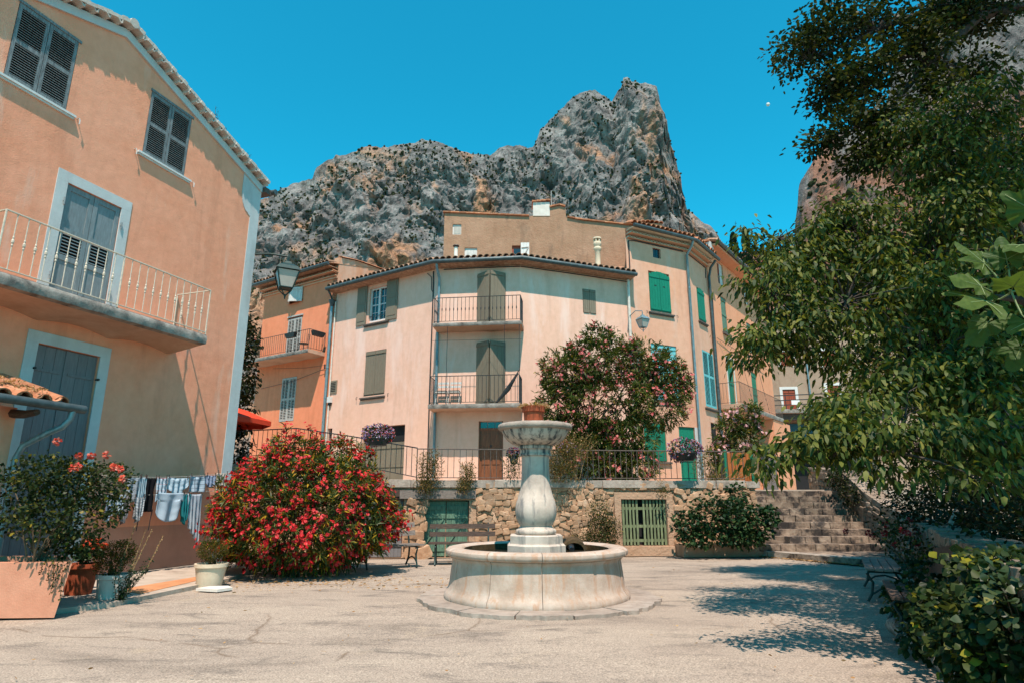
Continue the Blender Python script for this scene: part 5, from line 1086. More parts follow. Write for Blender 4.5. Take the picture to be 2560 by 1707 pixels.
def octo(r, z0, z1, ch, mat, name, rot=0):
    b = MB(); s = r * .42; P = [(r, s), (s, r), (-s, r), (-r, s), (-r, -s), (-s, -r), (s, -r), (r, -s)]; n = 8; vs = []
    for z, k in ((z0, 1), (z1 - ch, 1), (z1, 1 - ch / r)): vs += [(FO.x + x * k, FO.y + y * k, z) for x, y in P]
    b.add(vs, [(j * 8 + i, j * 8 + (i + 1) % 8, (j + 1) * 8 + (i + 1) % 8, (j + 1) * 8 + i) for j in range(2) for i in range(8)] + [tuple(16 + i for i in range(8))]); b.build(name, mat, FT_)
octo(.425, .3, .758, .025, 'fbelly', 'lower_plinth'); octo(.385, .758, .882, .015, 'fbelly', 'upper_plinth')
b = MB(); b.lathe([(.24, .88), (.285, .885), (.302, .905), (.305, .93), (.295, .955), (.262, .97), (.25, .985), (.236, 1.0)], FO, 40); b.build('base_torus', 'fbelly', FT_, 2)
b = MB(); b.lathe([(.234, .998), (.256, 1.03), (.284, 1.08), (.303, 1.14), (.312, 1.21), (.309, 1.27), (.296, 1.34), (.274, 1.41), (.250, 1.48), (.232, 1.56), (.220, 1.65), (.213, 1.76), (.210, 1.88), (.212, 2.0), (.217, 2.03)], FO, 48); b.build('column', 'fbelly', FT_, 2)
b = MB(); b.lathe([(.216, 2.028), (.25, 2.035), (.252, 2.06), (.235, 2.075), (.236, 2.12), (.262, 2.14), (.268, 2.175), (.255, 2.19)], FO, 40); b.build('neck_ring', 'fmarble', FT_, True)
b = MB(); n = 96; prof = [(.25, 2.188), (.31, 2.20), (.37, 2.228), (.43, 2.275), (.475, 2.33), (.505, 2.39), (.515, 2.42)]; vs = []
for k in range(n):
    a = 2 * math.pi * k / n
    for j, (r, z) in enumerate(prof): rr = r * (1 + .016 * abs(math.sin(a * 12)) * min(1, j / 3)); vs.append((FO.x + rr * math.cos(a), FO.y + rr * math.sin(a), z))
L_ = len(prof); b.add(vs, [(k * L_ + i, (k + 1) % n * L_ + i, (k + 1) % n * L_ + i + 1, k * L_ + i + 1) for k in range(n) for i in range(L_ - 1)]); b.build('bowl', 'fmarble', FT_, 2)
b = MB(); n = 120; vs = []; rp = [(.50, 2.418), (.545, 2.422), (.572, 2.442), (.580, 2.468), (.572, 2.50), (.545, 2.52), (.48, 2.522), (.42, 2.50), (.0, 2.46)]
for k in range(n):
    a = 2 * math.pi * k / n; w = 1 + .008 * noise.noise(Vector((math.cos(a) * 6, math.sin(a) * 6, 1))) + .006 * math.sin(a * 20)
    for r, z in rp: vs.append((FO.x + r * w * math.cos(a), FO.y + r * w * math.sin(a), z + .006 * noise.noise(Vector((math.cos(a) * 9, math.sin(a) * 9, 4)))))
L_ = len(rp); b.add(vs, [(k * L_ + i, (k + 1) % n * L_ + i, (k + 1) % n * L_ + i + 1, k * L_ + i + 1) for k in range(n) for i in range(L_ - 1)]); b.build('bowl_rim', 'skirt', FT_, 2)
# overflow scoop behind the plinth with running water
sc_ = FO + Vector((.62, .95, .60)); b = MB(); vs = []
for k in range(9):
    a = math.pi * k / 8; vs += [sc_ + Vector((.20 * math.cos(a), -.40, .17 * math.sin(a))), sc_ + Vector((.24 * math.cos(a), .12, .20 * math.sin(a))), sc_ + Vector((.155 * math.cos(a), -.40, .125 * math.sin(a)))]
b.add(vs, [(3 * k, 3 * k + 3, 3 * k + 4, 3 * k + 1) for k in range(8)] + [(3 * k, 3 * k + 2, 3 * k + 5, 3 * k + 3) for k in range(8)] + [tuple(3 * k + 1 for k in range(9))]); b.build('spout_hood', 'wetstone', FT_, True)
b = MB(); b.tube([sc_ + Vector((-.05, -.36, .06)), sc_ + Vector((-.05, -.46, .045)), sc_ + Vector((-.05, -.52, .03))], [.06, .05, .04], 8); b.build('running_water', 'glass', FT_, True)
# cracked paving ring
SK = thing('fountain_apron', (.36, 9.76, 0), 'ring of cracked pale paving slabs around the fountain foot', 'paving')
aa = [-180, -152, -128, -101, -77, -52, -28, -2, 30, 70, 115, 150, 180]
for i, (a0, a1) in enumerate(zip(aa[:-1], aa[1:])):
    b = MB(); n = 22; top = []; bot = []
    for k in range(n + 1):
        a = R(a0 + .35 + (a1 - a0 - .7) * k / n); rg = 1.70 + .03 * noise.noise(Vector((math.cos(a) * 17, math.sin(a) * 17, 3))) + .08 * noise.noise(Vector((math.cos(a) * 5, math.sin(a) * 5, 7))) + (.12 if -60 < a0 < 20 else 0) * max(0, noise.noise(Vector((a * 9, 2, 2))) + .3); top.append((FO.x + rg * math.cos(a), FO.y + rg * math.sin(a)))
    for k in range(n, -1, -1): a = R(a0 + .35 + (a1 - a0 - .7) * k / n); bot.append((FO.x + 1.30 * math.cos(a), FO.y + 1.30 * math.sin(a)))
    b.prism(top + bot, -.03, .028 + random.uniform(-.006, .010)); b.build('slab', 'skirt', SK)
DP = thing('dry_plant_pot', FO + Vector((0, 0, 2.48)), 'terracotta pot of dry grass standing in the fountain bowl', 'plant pot'); c = FO + Vector((-.02, 0, 2.46))
MB().lathe([(0, 0), (.14, 0), (.16, .25), (.18, .255), (.182, .34), (.162, .34), (.155, .31), (0, .31)], c, 28).build('body', 'terracotta', DP, True)
n = 420; a = RNG.random(n) * 6.28; rr = RNG.random(n) ** .5 * .15; P = np.stack([c.x + rr * np.cos(a), c.y + rr * np.sin(a), np.full(n, c.z + .31)], axis=1); D = np.stack([np.cos(a) * RNG.uniform(.2, 1.6, n), np.sin(a) * RNG.uniform(.2, 1.6, n), RNG.uniform(.5, 1, n)], axis=1)
leaves('dry_grass', P, D, RNG.uniform(.08, .2, n), .012, 'l_dry', DP, .4)
# ------------------------------------------------------------ benches
def bench(c, az, L, label, wood, name='bench', group='slatted benches with iron legs'):
    th = thing(name, (c[0], c[1], 0), label, 'bench', group); f = FR((c[0], c[1]), az=az)     # u along the bench, o towards the front
    for i in range(4): f.box('seat_slat', wood, th, -L / 2, L / 2, .415 + .006 * abs(i - 1.5), .445 + .006 * abs(i - 1.5), -.10 + i * .115, 0 + i * .115)
    for i in range(2): piece('back_slat', 'box', wood, th, f.m(-L / 2, .56 + i * .17, -.15 - i * .055), f.d * L, (-f.n * .03), (Z * .10 - f.n * .03))
    for u in (-L / 2 + .16, L / 2 - .16):
        b = MB(); b.tube([f.m(u, 0, .36), f.m(u, .10, .30), f.m(u, .25, .27), f.m(u, .37, .33), f.m(u, .40, .30), f.m(u, .40, .0), f.m(u, .38, -.12), f.m(u, .55, -.16), f.m(u, .86, -.26)], .02, 6); b.tube([f.m(u, .38, -.10), f.m(u, .2, -.12), f.m(u, .08, -.20), f.m(u, 0, -.27)], .02, 6); b.tube([f.m(u, .10, .29), f.m(u, .17, .18), f.m(u, .19, .04), f.m(u, .15, -.10), f.m(u, .08, -.19)], .015, 6); b.build('leg_frame', 'greeniron', th, True)
    return th
bench((-2.66, 13.98), 58, 1.42, 'sunbleached slatted bench beside the red oleander', 'benchgrey'); bench((-1.12, 14.75), 86, 1.5, 'dark slatted bench behind the fountain basin', 'benchwood')
bench((5.72, 10.0), 207, 2.0, 'shaded slatted bench against the garden wall', 'benchgrey'); bench((4.42, 7.15), 207, 1.5, 'bench half buried in flowers at lower right', 'benchwood')
# ------------------------------------------------------------ pavement strip by the left house, flagstone
b = MB(); P = [LH.m(6.5, 0, .02), LH.m(11.0, 0, .02), LH.m(10.6, 0, 1.5), LH.m(8.6, 0, 2.45), LH.m(6.0, 0, 2.9), LH.m(5.2, 0, 2.6)]
b.prism([(p.x, p.y) for p in P], -.02, .045); tag(b.build('pavement', 'pavement'), 'worn cement strip along the foot of the gabled house', kind='structure')
b = MB(); P = [LH.m(6.9, 0, 1.9), LH.m(8.6, 0, 1.75), LH.m(8.45, 0, 2.1), LH.m(6.7, 0, 2.6)]
b.prism([(p.x, p.y) for p in P], .0, .052); tag(b.build('brick_border', 'brickred'), 'worn red brick border let into the cement strip', 'paving')
b = MB(); b.prism([(-4.95, 10.42), (-4.55, 10.28), (-4.42, 10.52), (-4.58, 10.72), (-4.86, 10.66)], .0, .04); tag(b.build('flagstone', 'flag'), 'loose white flagstone lying beside the cream pot', 'stone')
# ------------------------------------------------------------ washing line
WL = thing('washing_line', LH.m(9, 1.8, .45), 'washing lines with pegs strung along the gabled house', 'washing line')
def lz(u): return 1.79 + .16 * ((u - 8.0) / 2.5) ** 2
b = MB(); b.tube([LH.m(7.2 + i * .2, lz(7.2 + i * .2), .45) for i in range(18)], .004, 4); b.build('line', 'slatgrey', WL); b = MB(); b.tube([LH.m(7.2 + i * .4, 1.47 + .012 * i * (i > 5), .45) for i in range(9)], .004, 4); b.build('line', 'slatgrey', WL)
def clothmat(name, base, c2=None, sx=0, sz=0, th=.5, thin=.5, dot=None):
    m, t, bb, o = nodes(name); g = t.nodes.new('ShaderNodeUVMap'); sp = t.nodes.new('ShaderNodeSeparateXYZ'); t.links.new(g.outputs[0], sp.inputs[0]); col = None
    rgb = t.nodes.new('ShaderNodeRGB'); rgb.outputs[0].default_value = c4(base); col = rgb.outputs[0]
    for k, s in ((0, sx), (1, sz)):
        if s:
            f = math_n(t, 'LESS_THAN', math_n(t, 'FRACT', math_n(t, 'MULTIPLY', sp.outputs[k], s)), th); col = mix(t, math_n(t, 'MULTIPLY', f, thin), col, c2)
    col = mix(t, .25, col, ramp(t, nz(t, pos(t), 30, 4, .6), [(.3, sval(base, .75)), (.7, sval(base, 1.1))]))
    t.links.new(col, bb.inputs['Base Color']); bb.inputs['Roughness'].default_value = .9; bb.inputs['Specular IOR Level'].default_value = .1
    tr = t.nodes.new('ShaderNodeBsdfTranslucent'); t.links.new(col, tr.inputs[0]); mx = t.nodes.new('ShaderNodeMixShader'); mx.inputs[0].default_value = .25
    t.links.new(bb.outputs[0], mx.inputs[1]); t.links.new(tr.outputs[0], mx.inputs[2]); t.links.new(mx.outputs[0], o.inputs[0]); return m
def cloth(name, label, u0, u1, z1, z0, mat, shape='rect', fold=.035, waves=3, o=.45, seed=0):
    nu, nv = 18, 22; V = []; UVs = []
    for j in range(nv + 1):
        t = j / nv
        for i in range(nu + 1):
            s = i / nu; w = 1.0; zb = z0; sh = 0
            if shape == 'round': zb = z1 - (z1 - z0) * (1 - .55 * abs(2 * s - 1) ** 3)
            if shape == 'rag': zb = z1 - (z1 - z0) * (.72 + .28 * (1 - abs(2 * s - 1))); w = 1 - .45 * t
            if shape == 'long': zb = z1 - (z1 - z0) * (.62 + .38 * s); w = 1 - .15 * t; sh = .05 * t
            if shape == 'tee': w = 1.0 if t < .30 else .80; zb = z1 - (z1 - z0) * (1 - .35 * abs(2 * s - 1) ** 3) if t > .3 else z0
            if shape == 'vest': w = 1 - .25 * math.sin(math.pi * min(1, t * 1.4)) ** 2
            um = (u0 + u1) / 2 + sh; u = um + (s - .5) * (u1 - u0) * w; z = z1 + (zb - z1) * t + (-.018 * math.sin(math.pi * s) if t < .1 else 0)
            if shape == 'tee' and t < .3 and abs(s - .5) > .4: z -= .03
            oo = o + fold * (.25 + t) * math.sin(s * waves * 6.28 + seed + t * 1.3) + .01 * noise.noise(Vector((s * 4, t * 5, seed)))
            V.append(LH.m(u, z, oo)); UVs.append((s, t))
    F = [(j * (nu + 1) + i, j * (nu + 1) + i + 1, (j + 1) * (nu + 1) + i + 1, (j + 1) * (nu + 1) + i) for j in range(nv) for i in range(nu)]
    me = bpy.data.meshes.new(name); me.from_pydata(V, [], F); uv = me.uv_layers.new(name='UVMap')
    for lp in me.loops: uv.data[lp.index].uv = UVs[lp.vertex_index]
    me.polygons.foreach_set('use_smooth', [True] * len(F)); me.materials.append(mat)
    ob = bpy.data.objects.new(name, me); COL.objects.link(ob); md = ob.modifiers.new('thickness', 'SOLIDIFY'); md.thickness = .004
    tag(ob, label, 'laundry', 'washing on the lines')
    for u in (u0 + .03, u1 - .03): bar('peg', 'benchwood', WL, LH.m(u, z1 - .03, o + .012), LH.m(u, z1 + .045, o + .012), .008)
    return ob
blw = (.50, .58, .62); 
cl = [('tea_towel', 'blue checked tea towel hanging lowest at the left of the washing', 7.58, 7.78, 1.47, .98, clothmat('checked_blue', (.42, .52, .60), (.10, .16, .30), 5, 8, .3, .7), 'rag'),
      ('tea_towel', 'white and blue striped tea towel next to the rose bush', 7.77, 7.97, 1.48, 1.12, clothmat('striped_blue', blw, (.14, .24, .40), 7, 0, .3, .7), 'rag'),
      ('cloth', 'plain grey brown cloth hanging in a point on the lower line', 7.89, 8.10, 1.48, .94, clothmat('grey_brown_cloth', (.30, .26, .26)), 'rag'),
      ('napkin', 'fine grey horizontally striped napkin pegged at the left of the upper line', 8.03, 8.30, 1.79, 1.34, clothmat('striped_grey', (.42, .46, .50), (.10, .12, .15), 0, 18, .45, .85), 'rect'),
      ('tea_towel', 'black and white plaid tea towel below the striped napkin', 8.15, 8.40, 1.44, .96, clothmat('plaid_black', (.50, .52, .54), (.04, .045, .06), 5, 8, .25, .85), 'rag'),
      ('tea_towel', 'narrow blue striped towel left of the black vest', 8.26, 8.42, 1.80, 1.31, clothmat('narrow_stripe', (.42, .54, .60), (.12, .22, .30), 6, 0, .4, .7), 'rect'),
      ('vest', 'black vest with hanging straps in the middle of the washing', 8.38, 8.65, 1.79, 1.16, clothmat('black_cotton', (.012, .012, .014)), 'vest'),
      ('tea_towel', 'pale towel with a thin red band right of the black vest', 8.65, 8.89, 1.80, 1.50, clothmat('red_band', (.46, .56, .64), (.50, .05, .06), 0, 2.4, .06, .9), 'rect'),
      ('baby_bib', 'pale blue rounded bib on the upper line', 8.88, 9.40, 1.81, 1.50, clothmat('pale_blue', (.52, .64, .72)), 'round'),
      ('shirt', 'pale blue short sleeved shirt on the lower line', 8.62, 9.32, 1.52, .96, clothmat('pale_blue_shirt', (.50, .60, .68)), 'tee'),
      ('cloth', 'teal cloth hanging in folds on the lower line', 9.24, 9.48, 1.50, .89, clothmat('teal_cloth', (.02, .20, .22)), 'rag'),
      ('towel', 'long white striped towel reaching lowest on the right', 9.38, 9.76, 1.50, .50, clothmat('long_stripe', (.50, .56, .62), (.16, .20, .28), 7, 0, .22, .7), 'long'),
      ('tea_towel', 'pale plaid tea towel with dark borders on the upper line', 9.43, 9.84, 1.86, 1.53, clothmat('dark_plaid', (.46, .56, .64), (.06, .08, .12), 3, 4, .14, .8), 'rect'),
      ('scarf', 'slack grey blue scarf near the right end of the upper line', 9.85, 10.13, 1.89, 1.63, clothmat('grey_blue', (.28, .34, .46)), 'round'),
      ('cloth', 'beige cloth pegged at the far right end of the upper line', 10.15, 10.46, 1.94, 1.53, clothmat('beige_cloth', (.56, .47, .39)), 'rect')]
for i, (nm, lab, a, c, z1, z0, mt, sh) in enumerate(cl): cloth(nm, lab, a, c, z1, z0, mt, sh, .03 if sh != 'rag' else .045, 2 + i % 3, .45 + (.05 if z1 < 1.6 else 0), i * 1.7)
vs_ = [o for o in bpy.data.objects if o.name.startswith('vest')][0]
for u in (8.37, 8.63): b = MB(); b.tube([LH.m(u, 1.20, .46), LH.m(u - .02, 1.0, .46), LH.m(u - .03, .82, .46)], .008, 5); b.build('strap', MT['iron'], vs_)
# ------------------------------------------------------------ street lamps
def lantern(c, s, label, bracket, mat='greeniron'):
    th = thing('street_lamp', c, label, 'street lamp', 'wall lanterns'); c = Vector(c)
    def fr(z, w): return [c + Vector((x * w, y * w, z)) * s for x, y in ((1, 1), (-1, 1), (-1, -1), (1, -1))]
    a = R(28); rot = lambda P: [Vector((c.x + (p.x - c.x) * math.cos(a) - (p.y - c.y) * math.sin(a), c.y + (p.x - c.x) * math.sin(a) + (p.y - c.y) * math.cos(a), p.z)) for p in P]
    t0, t1, r0, r1 = rot(fr(.0, .26)), rot(fr(-.42, .15)), rot(fr(.02, .29)), rot(fr(.13, .22)); k0 = rot(fr(.22, .09)); k1 = rot(fr(.28, .07))
    for i in range(4):
        j = (i + 1) % 4; ins = lambda p: p + (Vector((c.x, c.y, p.z)) - p) * .06
        MB().add([ins(t0[i]), ins(t0[j]), ins(t1[j]), ins(t1[i])], [(0, 1, 2, 3)]).build('glass_pane', 'lampglass', th); bar('corner_bar', mat, th, t0[i], t1[i], .018 * s); bar('bottom_bar', mat, th, t1[i], t1[j], .015 * s)
        b = MB(); b.tube([t1[i], t1[i] + Vector((0, 0, -.10 * s)) + (c - t1[i]) * .15 * Vector((1, 1, 0)).length / 1.414, Vector((c.x, c.y, c.z - .62 * s))], .014 * s, 5); b.build('basket_bar', mat, th)
    b = MB(); b.add(r0 + r1 + k0 + k1, [(q * 4 + i, q * 4 + (i + 1) % 4, q * 4 + 4 + (i + 1) % 4, q * 4 + 4 + i) for q in range(3) for i in range(4)] + [(12, 13, 14, 15), (3, 2, 1, 0)]); b.build('lamp_hood', mat, th)
    b = MB(); b.lathe([(0, -.70), (.03, -.68), (.035, -.63), (.015, -.60), (0, -.58)], c, 8) if False else b.tube([c + Z * (-.58 * s), c + Z * (-.70 * s)], [.035 * s, .012 * s], 8); b.build('finial', mat, th)
    bar('lamp_stem', mat, th, c + Z * .28 * s, c + Z * .42 * s, .03 * s); b = MB(); b.tube(bracket, .02 * s + .005, 7); b.build('bracket', mat, th, True); return th
LC = Vector((-5.64, 14.75, 6.88)); q0 = LH.m(11.04, 7.36, -.05)
lp = lantern(LC, 1.0, 'large dark lantern on a long bracket from the gabled house corner', [q0, q0.lerp(Vector((LC.x, LC.y, 7.32)), .5) + Z * .03, Vector((LC.x, LC.y, 7.30))]); bar('wall_plate', 'greeniron', lp, LH.m(11.06, 7.1, -.05), LH.m(11.06, 7.5, -.05), .03)
LC2 = Vector((4.78, 21.95, 7.72)); lantern(LC2, .66, 'smaller lantern between the cream house and the green shuttered house', [FT.m(4.30, 7.45, .03), FT.m(4.32, 7.95, .10), FT.m(4.42, 8.12, .4), LC2 + Z * .34, LC2 + Z * .28], 'zinc')
# ------------------------------------------------------------ red parasol behind the left house corner
PR = thing('parasol', (-8.75, 19, 2.4), 'red parasol with white lettering showing behind the gabled house', 'parasol'); c = Vector((-8.82, 19.0, 4.22)); R8 = 1.42
b = MB(); vs = [c] + [c + Vector((R8 * math.cos(k * math.pi / 4 + .2), R8 * math.sin(k * math.pi / 4 + .2), -.52)) for k in range(8)]; mid = [c + Vector((R8 * .5 * math.cos(k * math.pi / 4 + .2), R8 * .5 * math.sin(k * math.pi / 4 + .2), -.21)) for k in range(8)]; low = [v - Z * .14 for v in vs[1:]]
b.add(vs + mid + low, [(0, 9 + k, 9 + (k + 1) % 8) for k in range(8)] + [(9 + k, 1 + k, 1 + (k + 1) % 8, 9 + (k + 1) % 8) for k in range(8)] + [(1 + k, 17 + k, 17 + (k + 1) % 8, 1 + (k + 1) % 8) for k in range(8)]); b.build('canopy', 'parasol', PR); bar('pole', 'oldwhite', PR, c - Z * 1.65, c + Z * .06, .025)
e_ = (vs[8] + vs[7]) * .5
for k in range(3): bar('lettering_stroke', 'white', PR, mid[6].lerp(vs[7], .25 + k * .18) + Vector((-.02, -.02, .03)), mid[6].lerp(vs[7], .32 + k * .18) + Vector((-.28, -.06, .03)), .012)
# orange slatted planter on the terrace
OP = thing('wooden_planter', (6.25, 17.7, 1.66), 'orange varnished slatted bin at the end of the terrace railing', 'bin'); FP = FR((5.96, 17.62), az=87)
for i in range(6): FP.box('slat', 'orangeslat', OP, .02 + i * .107, .115 + i * .107, 1.68, 2.64, 0, .03)
b = MB(); FP.addbox(b, .0, .67, 1.66, 2.60, -.5, -.01); b.build('box', 'greeniron', OP); FP.box('corner_post', 'green', OP, -.07, .0, 1.66, 2.72, -.05, .04); FP.box('corner_post', 'green', OP, .67, .74, 1.66, 2.72, -.05, .04)
b = MB(); RW.addbox(b, 7.6, 9.75, 0, .30, .02, .62); PB = thing('stone_trough', RW.m(8.7, 0, .3), 'low mortared trough at the foot of the terrace wall', 'planter'); b.build('body', 'mortar', PB)
# ------------------------------------------------------------ vegetation
def arr(L): return np.array(L)
CHERRY = [(3.46, 7.5, 4.09, 0.56, 0.6, 0.46), (2.99, 7.3, 3.2, 0.29, 0.5, 0.29), (3.58, 7.5, 3.4, 0.55, 0.7, 0.4), (4.0, 8.0, 4.61, 0.55, 0.7, 0.38), (4.66, 8.0, 5.09, 0.61, 0.7, 0.33), (4.86, 7.8, 4.2, 0.69, 0.9, 0.58), (4.04, 7.2, 3.18, 0.52, 0.7, 0.43), (6.12, 8.2, 6.06, 0.64, 0.8, 0.64), (5.94, 8.4, 6.78, 0.55, 0.7, 0.36), (6.96, 8.2, 6.86, 0.65, 0.8, 0.59), (6.69, 7.8, 5.47, 0.6, 0.9, 0.66), (5.74, 7.8, 5.0, 0.65, 0.8, 0.49), (4.93, 7.2, 3.67, 0.58, 0.9, 0.53), (5.86, 7.2, 3.98, 0.59, 0.9, 0.68), (4.29, 6.8, 2.67, 0.53, 0.7, 0.35), (4.83, 6.6, 2.72, 0.6, 0.8, 0.47), (5.67, 6.8, 2.89, 0.45, 0.8, 0.89), (2.48, 6.0, 1.77, 0.26, 0.3, 0.1), (2.87, 6.0, 1.88, 0.42, 0.4, 0.17), (3.27, 5.8, 1.98, 0.51, 0.5, 0.2), (3.72, 5.6, 1.97, 0.5, 0.5, 0.23), (4.24, 5.6, 1.9, 0.42, 0.5, 0.29), (4.46, 6.2, 2.36, 0.6, 0.6, 0.22), (3.51, 6.3, 2.33, 0.4, 0.5, 0.18), (3.39, 8.2, 4.94, 0.28, 0.4, 0.17), (3.83, 5.4, 1.59, 0.24, 0.4, 0.12), (3.38, 5.7, 1.66, 0.21, 0.3, 0.1)]
UPPER = [(4.92, 9.0, 8.76, 0.47, 0.6, 0.4), (5.46, 9.0, 9.24, 0.61, 0.7, 0.41), (5.8, 9.0, 8.29, 0.6, 0.7, 0.47), (5.3, 9.0, 7.99, 0.46, 0.5, 0.33), (6.43, 9.2, 9.5, 0.7, 0.7, 0.42), (6.8, 9.0, 8.68, 0.54, 0.7, 0.61), (5.36, 8.8, 7.25, 0.38, 0.5, 0.26), (5.88, 8.8, 7.33, 0.38, 0.5, 0.32), (5.06, 8.8, 6.86, 0.38, 0.3, 0.16), (5.6, 8.8, 6.68, 0.38, 0.4, 0.19), (7.63, 9.2, 9.58, 0.63, 0.7, 0.42), (6.79, 8.8, 7.77, 0.39, 0.5, 0.32), (8.34, 9.2, 9.66, 0.7, 0.6, 0.28), (4.65, 9.0, 8.41, 0.2, 0.3, 0.13), (5.33, 8.7, 6.42, 0.37, 0.3, 0.12), (7.75, 9.0, 8.37, 0.4, 0.5, 0.27)]
SHADE = [(5.4, 4.2, 7.3, 1.4, 1.2, .5), (6.7, 6.2, 8.9, 1.4, 1.3, .5), (8.2, 8.2, 10.6, 1.3, 1.3, .5), (4.7, 2.6, 6.7, 1.0, 1.2, .4)]
PINK = [(2.8, 19.4, 5.66, 1.4, 0.9, 0.89), (1.76, 19.3, 5.25, 1.01, 0.8, 0.88), (1.36, 19.2, 4.35, 0.74, 0.7, 0.87), (3.99, 19.6, 5.71, 1.16, 0.8, 0.77), (4.91, 19.8, 5.35, 0.78, 0.7, 0.78), (2.97, 19.2, 4.23, 1.61, 0.9, 1.11), (4.55, 19.6, 4.28, 1.01, 0.8, 0.88), (5.46, 20.0, 5.0, 0.45, 0.5, 0.65), (3.46, 19.4, 3.26, 1.11, 0.8, 0.74), (1.72, 19.2, 3.49, 0.61, 0.6, 0.61), (2.84, 19.5, 6.48, 0.65, 0.5, 0.39), (2.56, 19.2, 3.12, 0.73, 0.6, 0.73)]
PINK2 = [(7.21, 20.5, 3.76, 0.59, 0.5, 0.52), (7.56, 20.5, 3.24, 0.65, 0.5, 0.65), (7.89, 20.5, 4.02, 0.39, 0.4, 0.53), (6.88, 20.5, 2.85, 0.52, 0.4, 0.65), (6.49, 20.2, 2.45, 0.38, 0.4, 0.64)]
IVY = [(4.31, 15.9, 0.79, 0.49, 0.3, 0.39), (4.91, 15.9, 0.97, 0.59, 0.3, 0.59), (5.49, 15.9, 0.88, 0.59, 0.35, 0.59), (5.97, 15.9, 0.79, 0.49, 0.35, 0.49), (5.78, 16.5, 1.45, 0.25, 0.2, 0.41), (4.55, 15.8, 0.46, 0.58, 0.3, 0.24), (5.61, 15.8, 0.46, 0.58, 0.3, 0.24), (6.29, 15.8, 0.98, 0.24, 0.2, 0.29)]
ROSE = [(-6.13, 8.42, 1.72, 0.35, 0.5, 0.3), (-5.85, 8.62, 1.63, 0.41, 0.5, 0.36), (-5.71, 9.02, 1.64, 0.38, 0.4, 0.27), (-5.95, 8.32, 1.19, 0.39, 0.5, 0.34), (-5.64, 8.52, 1.14, 0.35, 0.5, 0.35), (-5.55, 9.02, 1.32, 0.21, 0.35, 0.21), (-5.69, 8.62, 0.82, 0.29, 0.3, 0.14), (-5.94, 8.62, 0.78, 0.24, 0.3, 0.14), (-6.6, 8.52, 1.4, 0.5, 0.5, 0.5)]
COVER = [(4.45, 6.7, .32, .4, .5, .24), (4.27, 7.0, .28, .29, .4, .22), (3.98, 5.6, .30, .36, .5, .25), (3.75, 6.0, .16, .25, .4, .22), (3.44, 4.9, .2, .31, .4, .17), (3.62, 4.9, .27, .17, .4, .2), (4.5, 7.5, .30, .25, .4, .2), (3.3, 4.3, .14, .25, .3, .12), (3.75, 5.0, .32, .3, .5, .25), (3.3, 4.2, .35, .3, .5, .25), (3.45, 4.35, .95, .35, .5, .14), (4.0, 6.0, .42, .28, .6, .25), (3.55, 5.3, .45, .28, .6, .28), (3.18, 4.65, .45, .25, .5, .32), (3.0, 4.2, .5, .22, .4, .36), (4.75, 7.6, .55, .18, .4, .2), (3.05, 3.95, .75, .25, .4, .3), (3.2, 4.3, .85, .22, .4, .2), (3.35, 4.6, .95, .3, .4, .12)]
HEDGER = [(5.35, 6.6, .9, .5, 1.0, .5), (4.7, 5.4, .8, .5, 1.0, .5), (4.2, 4.4, .7, .5, .8, .5), (6.0, 8.0, 1.0, .5, 1.0, .5), (6.6, 9.3, 1.0, .5, 1.0, .5), (9.95, 17.6, 2.1, .4, 1.0, .5), (9.95, 16.3, 1.2, .4, .8, .5), (7.33, 11.0, 1.2, 1.03, 1.0, 0.6), (7.03, 9.5, 1.0, 0.7, 1.0, 0.55), (7.16, 9.0, 1.65, 0.56, 1.0, 0.68), (8.6, 13.0, 1.5, 0.73, 1.0, 0.6), (10.6, 15.6, 1.9, 0.76, 1.0, 0.7), (8.4, 11.2, 2.18, 1.04, 1.2, 0.56), (6.3, 7.2, .8, .6, .9, .6), (10.4, 14.0, 3.2, 1.3, 1.2, 1.1), (9.4, 12.5, 2.9, 1.3, 1.2, 1.0)]
BACKT = [(8.6, 11.5, 4.6, 1.5, 1.2, 1.2), (7.2, 11.0, 5.3, 1.3, 1.1, 1.0), (9.5, 11.5, 6.4, 1.3, 1.2, 1.2), (10.2, 12, 3.4, 1.4, 1.3, 1.3), (8.0, 10.8, 3.6, 1.1, 1.0, .8), (9.8, 11.4, 8.0, 1.2, 1.2, .8)]
def limb(b, pts, r0, r1, n=7):
    k = len(pts); b.tube([Vector(p) for p in pts], [r0 + (r1 - r0) * i / (k - 1) for i in range(k)], n)
def twigs(b, cs, hubs, r=.012, jit=.15):
    H_ = np.array(hubs)
    for c in cs:
        if ((H_ - c) ** 2).sum(1).min() > 2.0: continue
        h = H_[np.argmin(((H_ - c) ** 2).sum(1) + RNG.random(len(H_)) * .3)]; m_ = (h + c) / 2 + RNG.normal(size=3) * jit * .5 + np.array([0, 0, .06]); b.tube([Vector(h), Vector(m_), Vector(c)], [r, r * .6, r * .25], 4)
def tree(name, label, blobs, nclump, per, spread, L, Wd, mat, base, limbs, droop, dvec, group=None, shell=.25, hubs=None, ntw=160, barkm='bark', cat='tree', flat=.6, up=None):
    th = thing(name, base, label, cat, group); b = MB(); hubs = []
    for pts, r0, r1 in limbs: limb(b, pts, r0, r1); hubs += [np.array(p) for p in pts[1:]]
    cs, u = inblob(blobs, nclump, shell); 
    if hubs: twigs(b, cs[:ntw], hubs, .014)
    b.build('trunk', barkm, th, True)
    P, off = clumps(cs, per, spread); n = len(P); D = unitv(off) * .7 + unitv(RNG.normal(size=(n, 3))) * .45 + np.array(dvec)
    leaves('crown', P, D, L * RNG.uniform(.5, 1.25, n), Wd * RNG.uniform(.75, 1.15, n), mat, th, droop, up); return th, cs
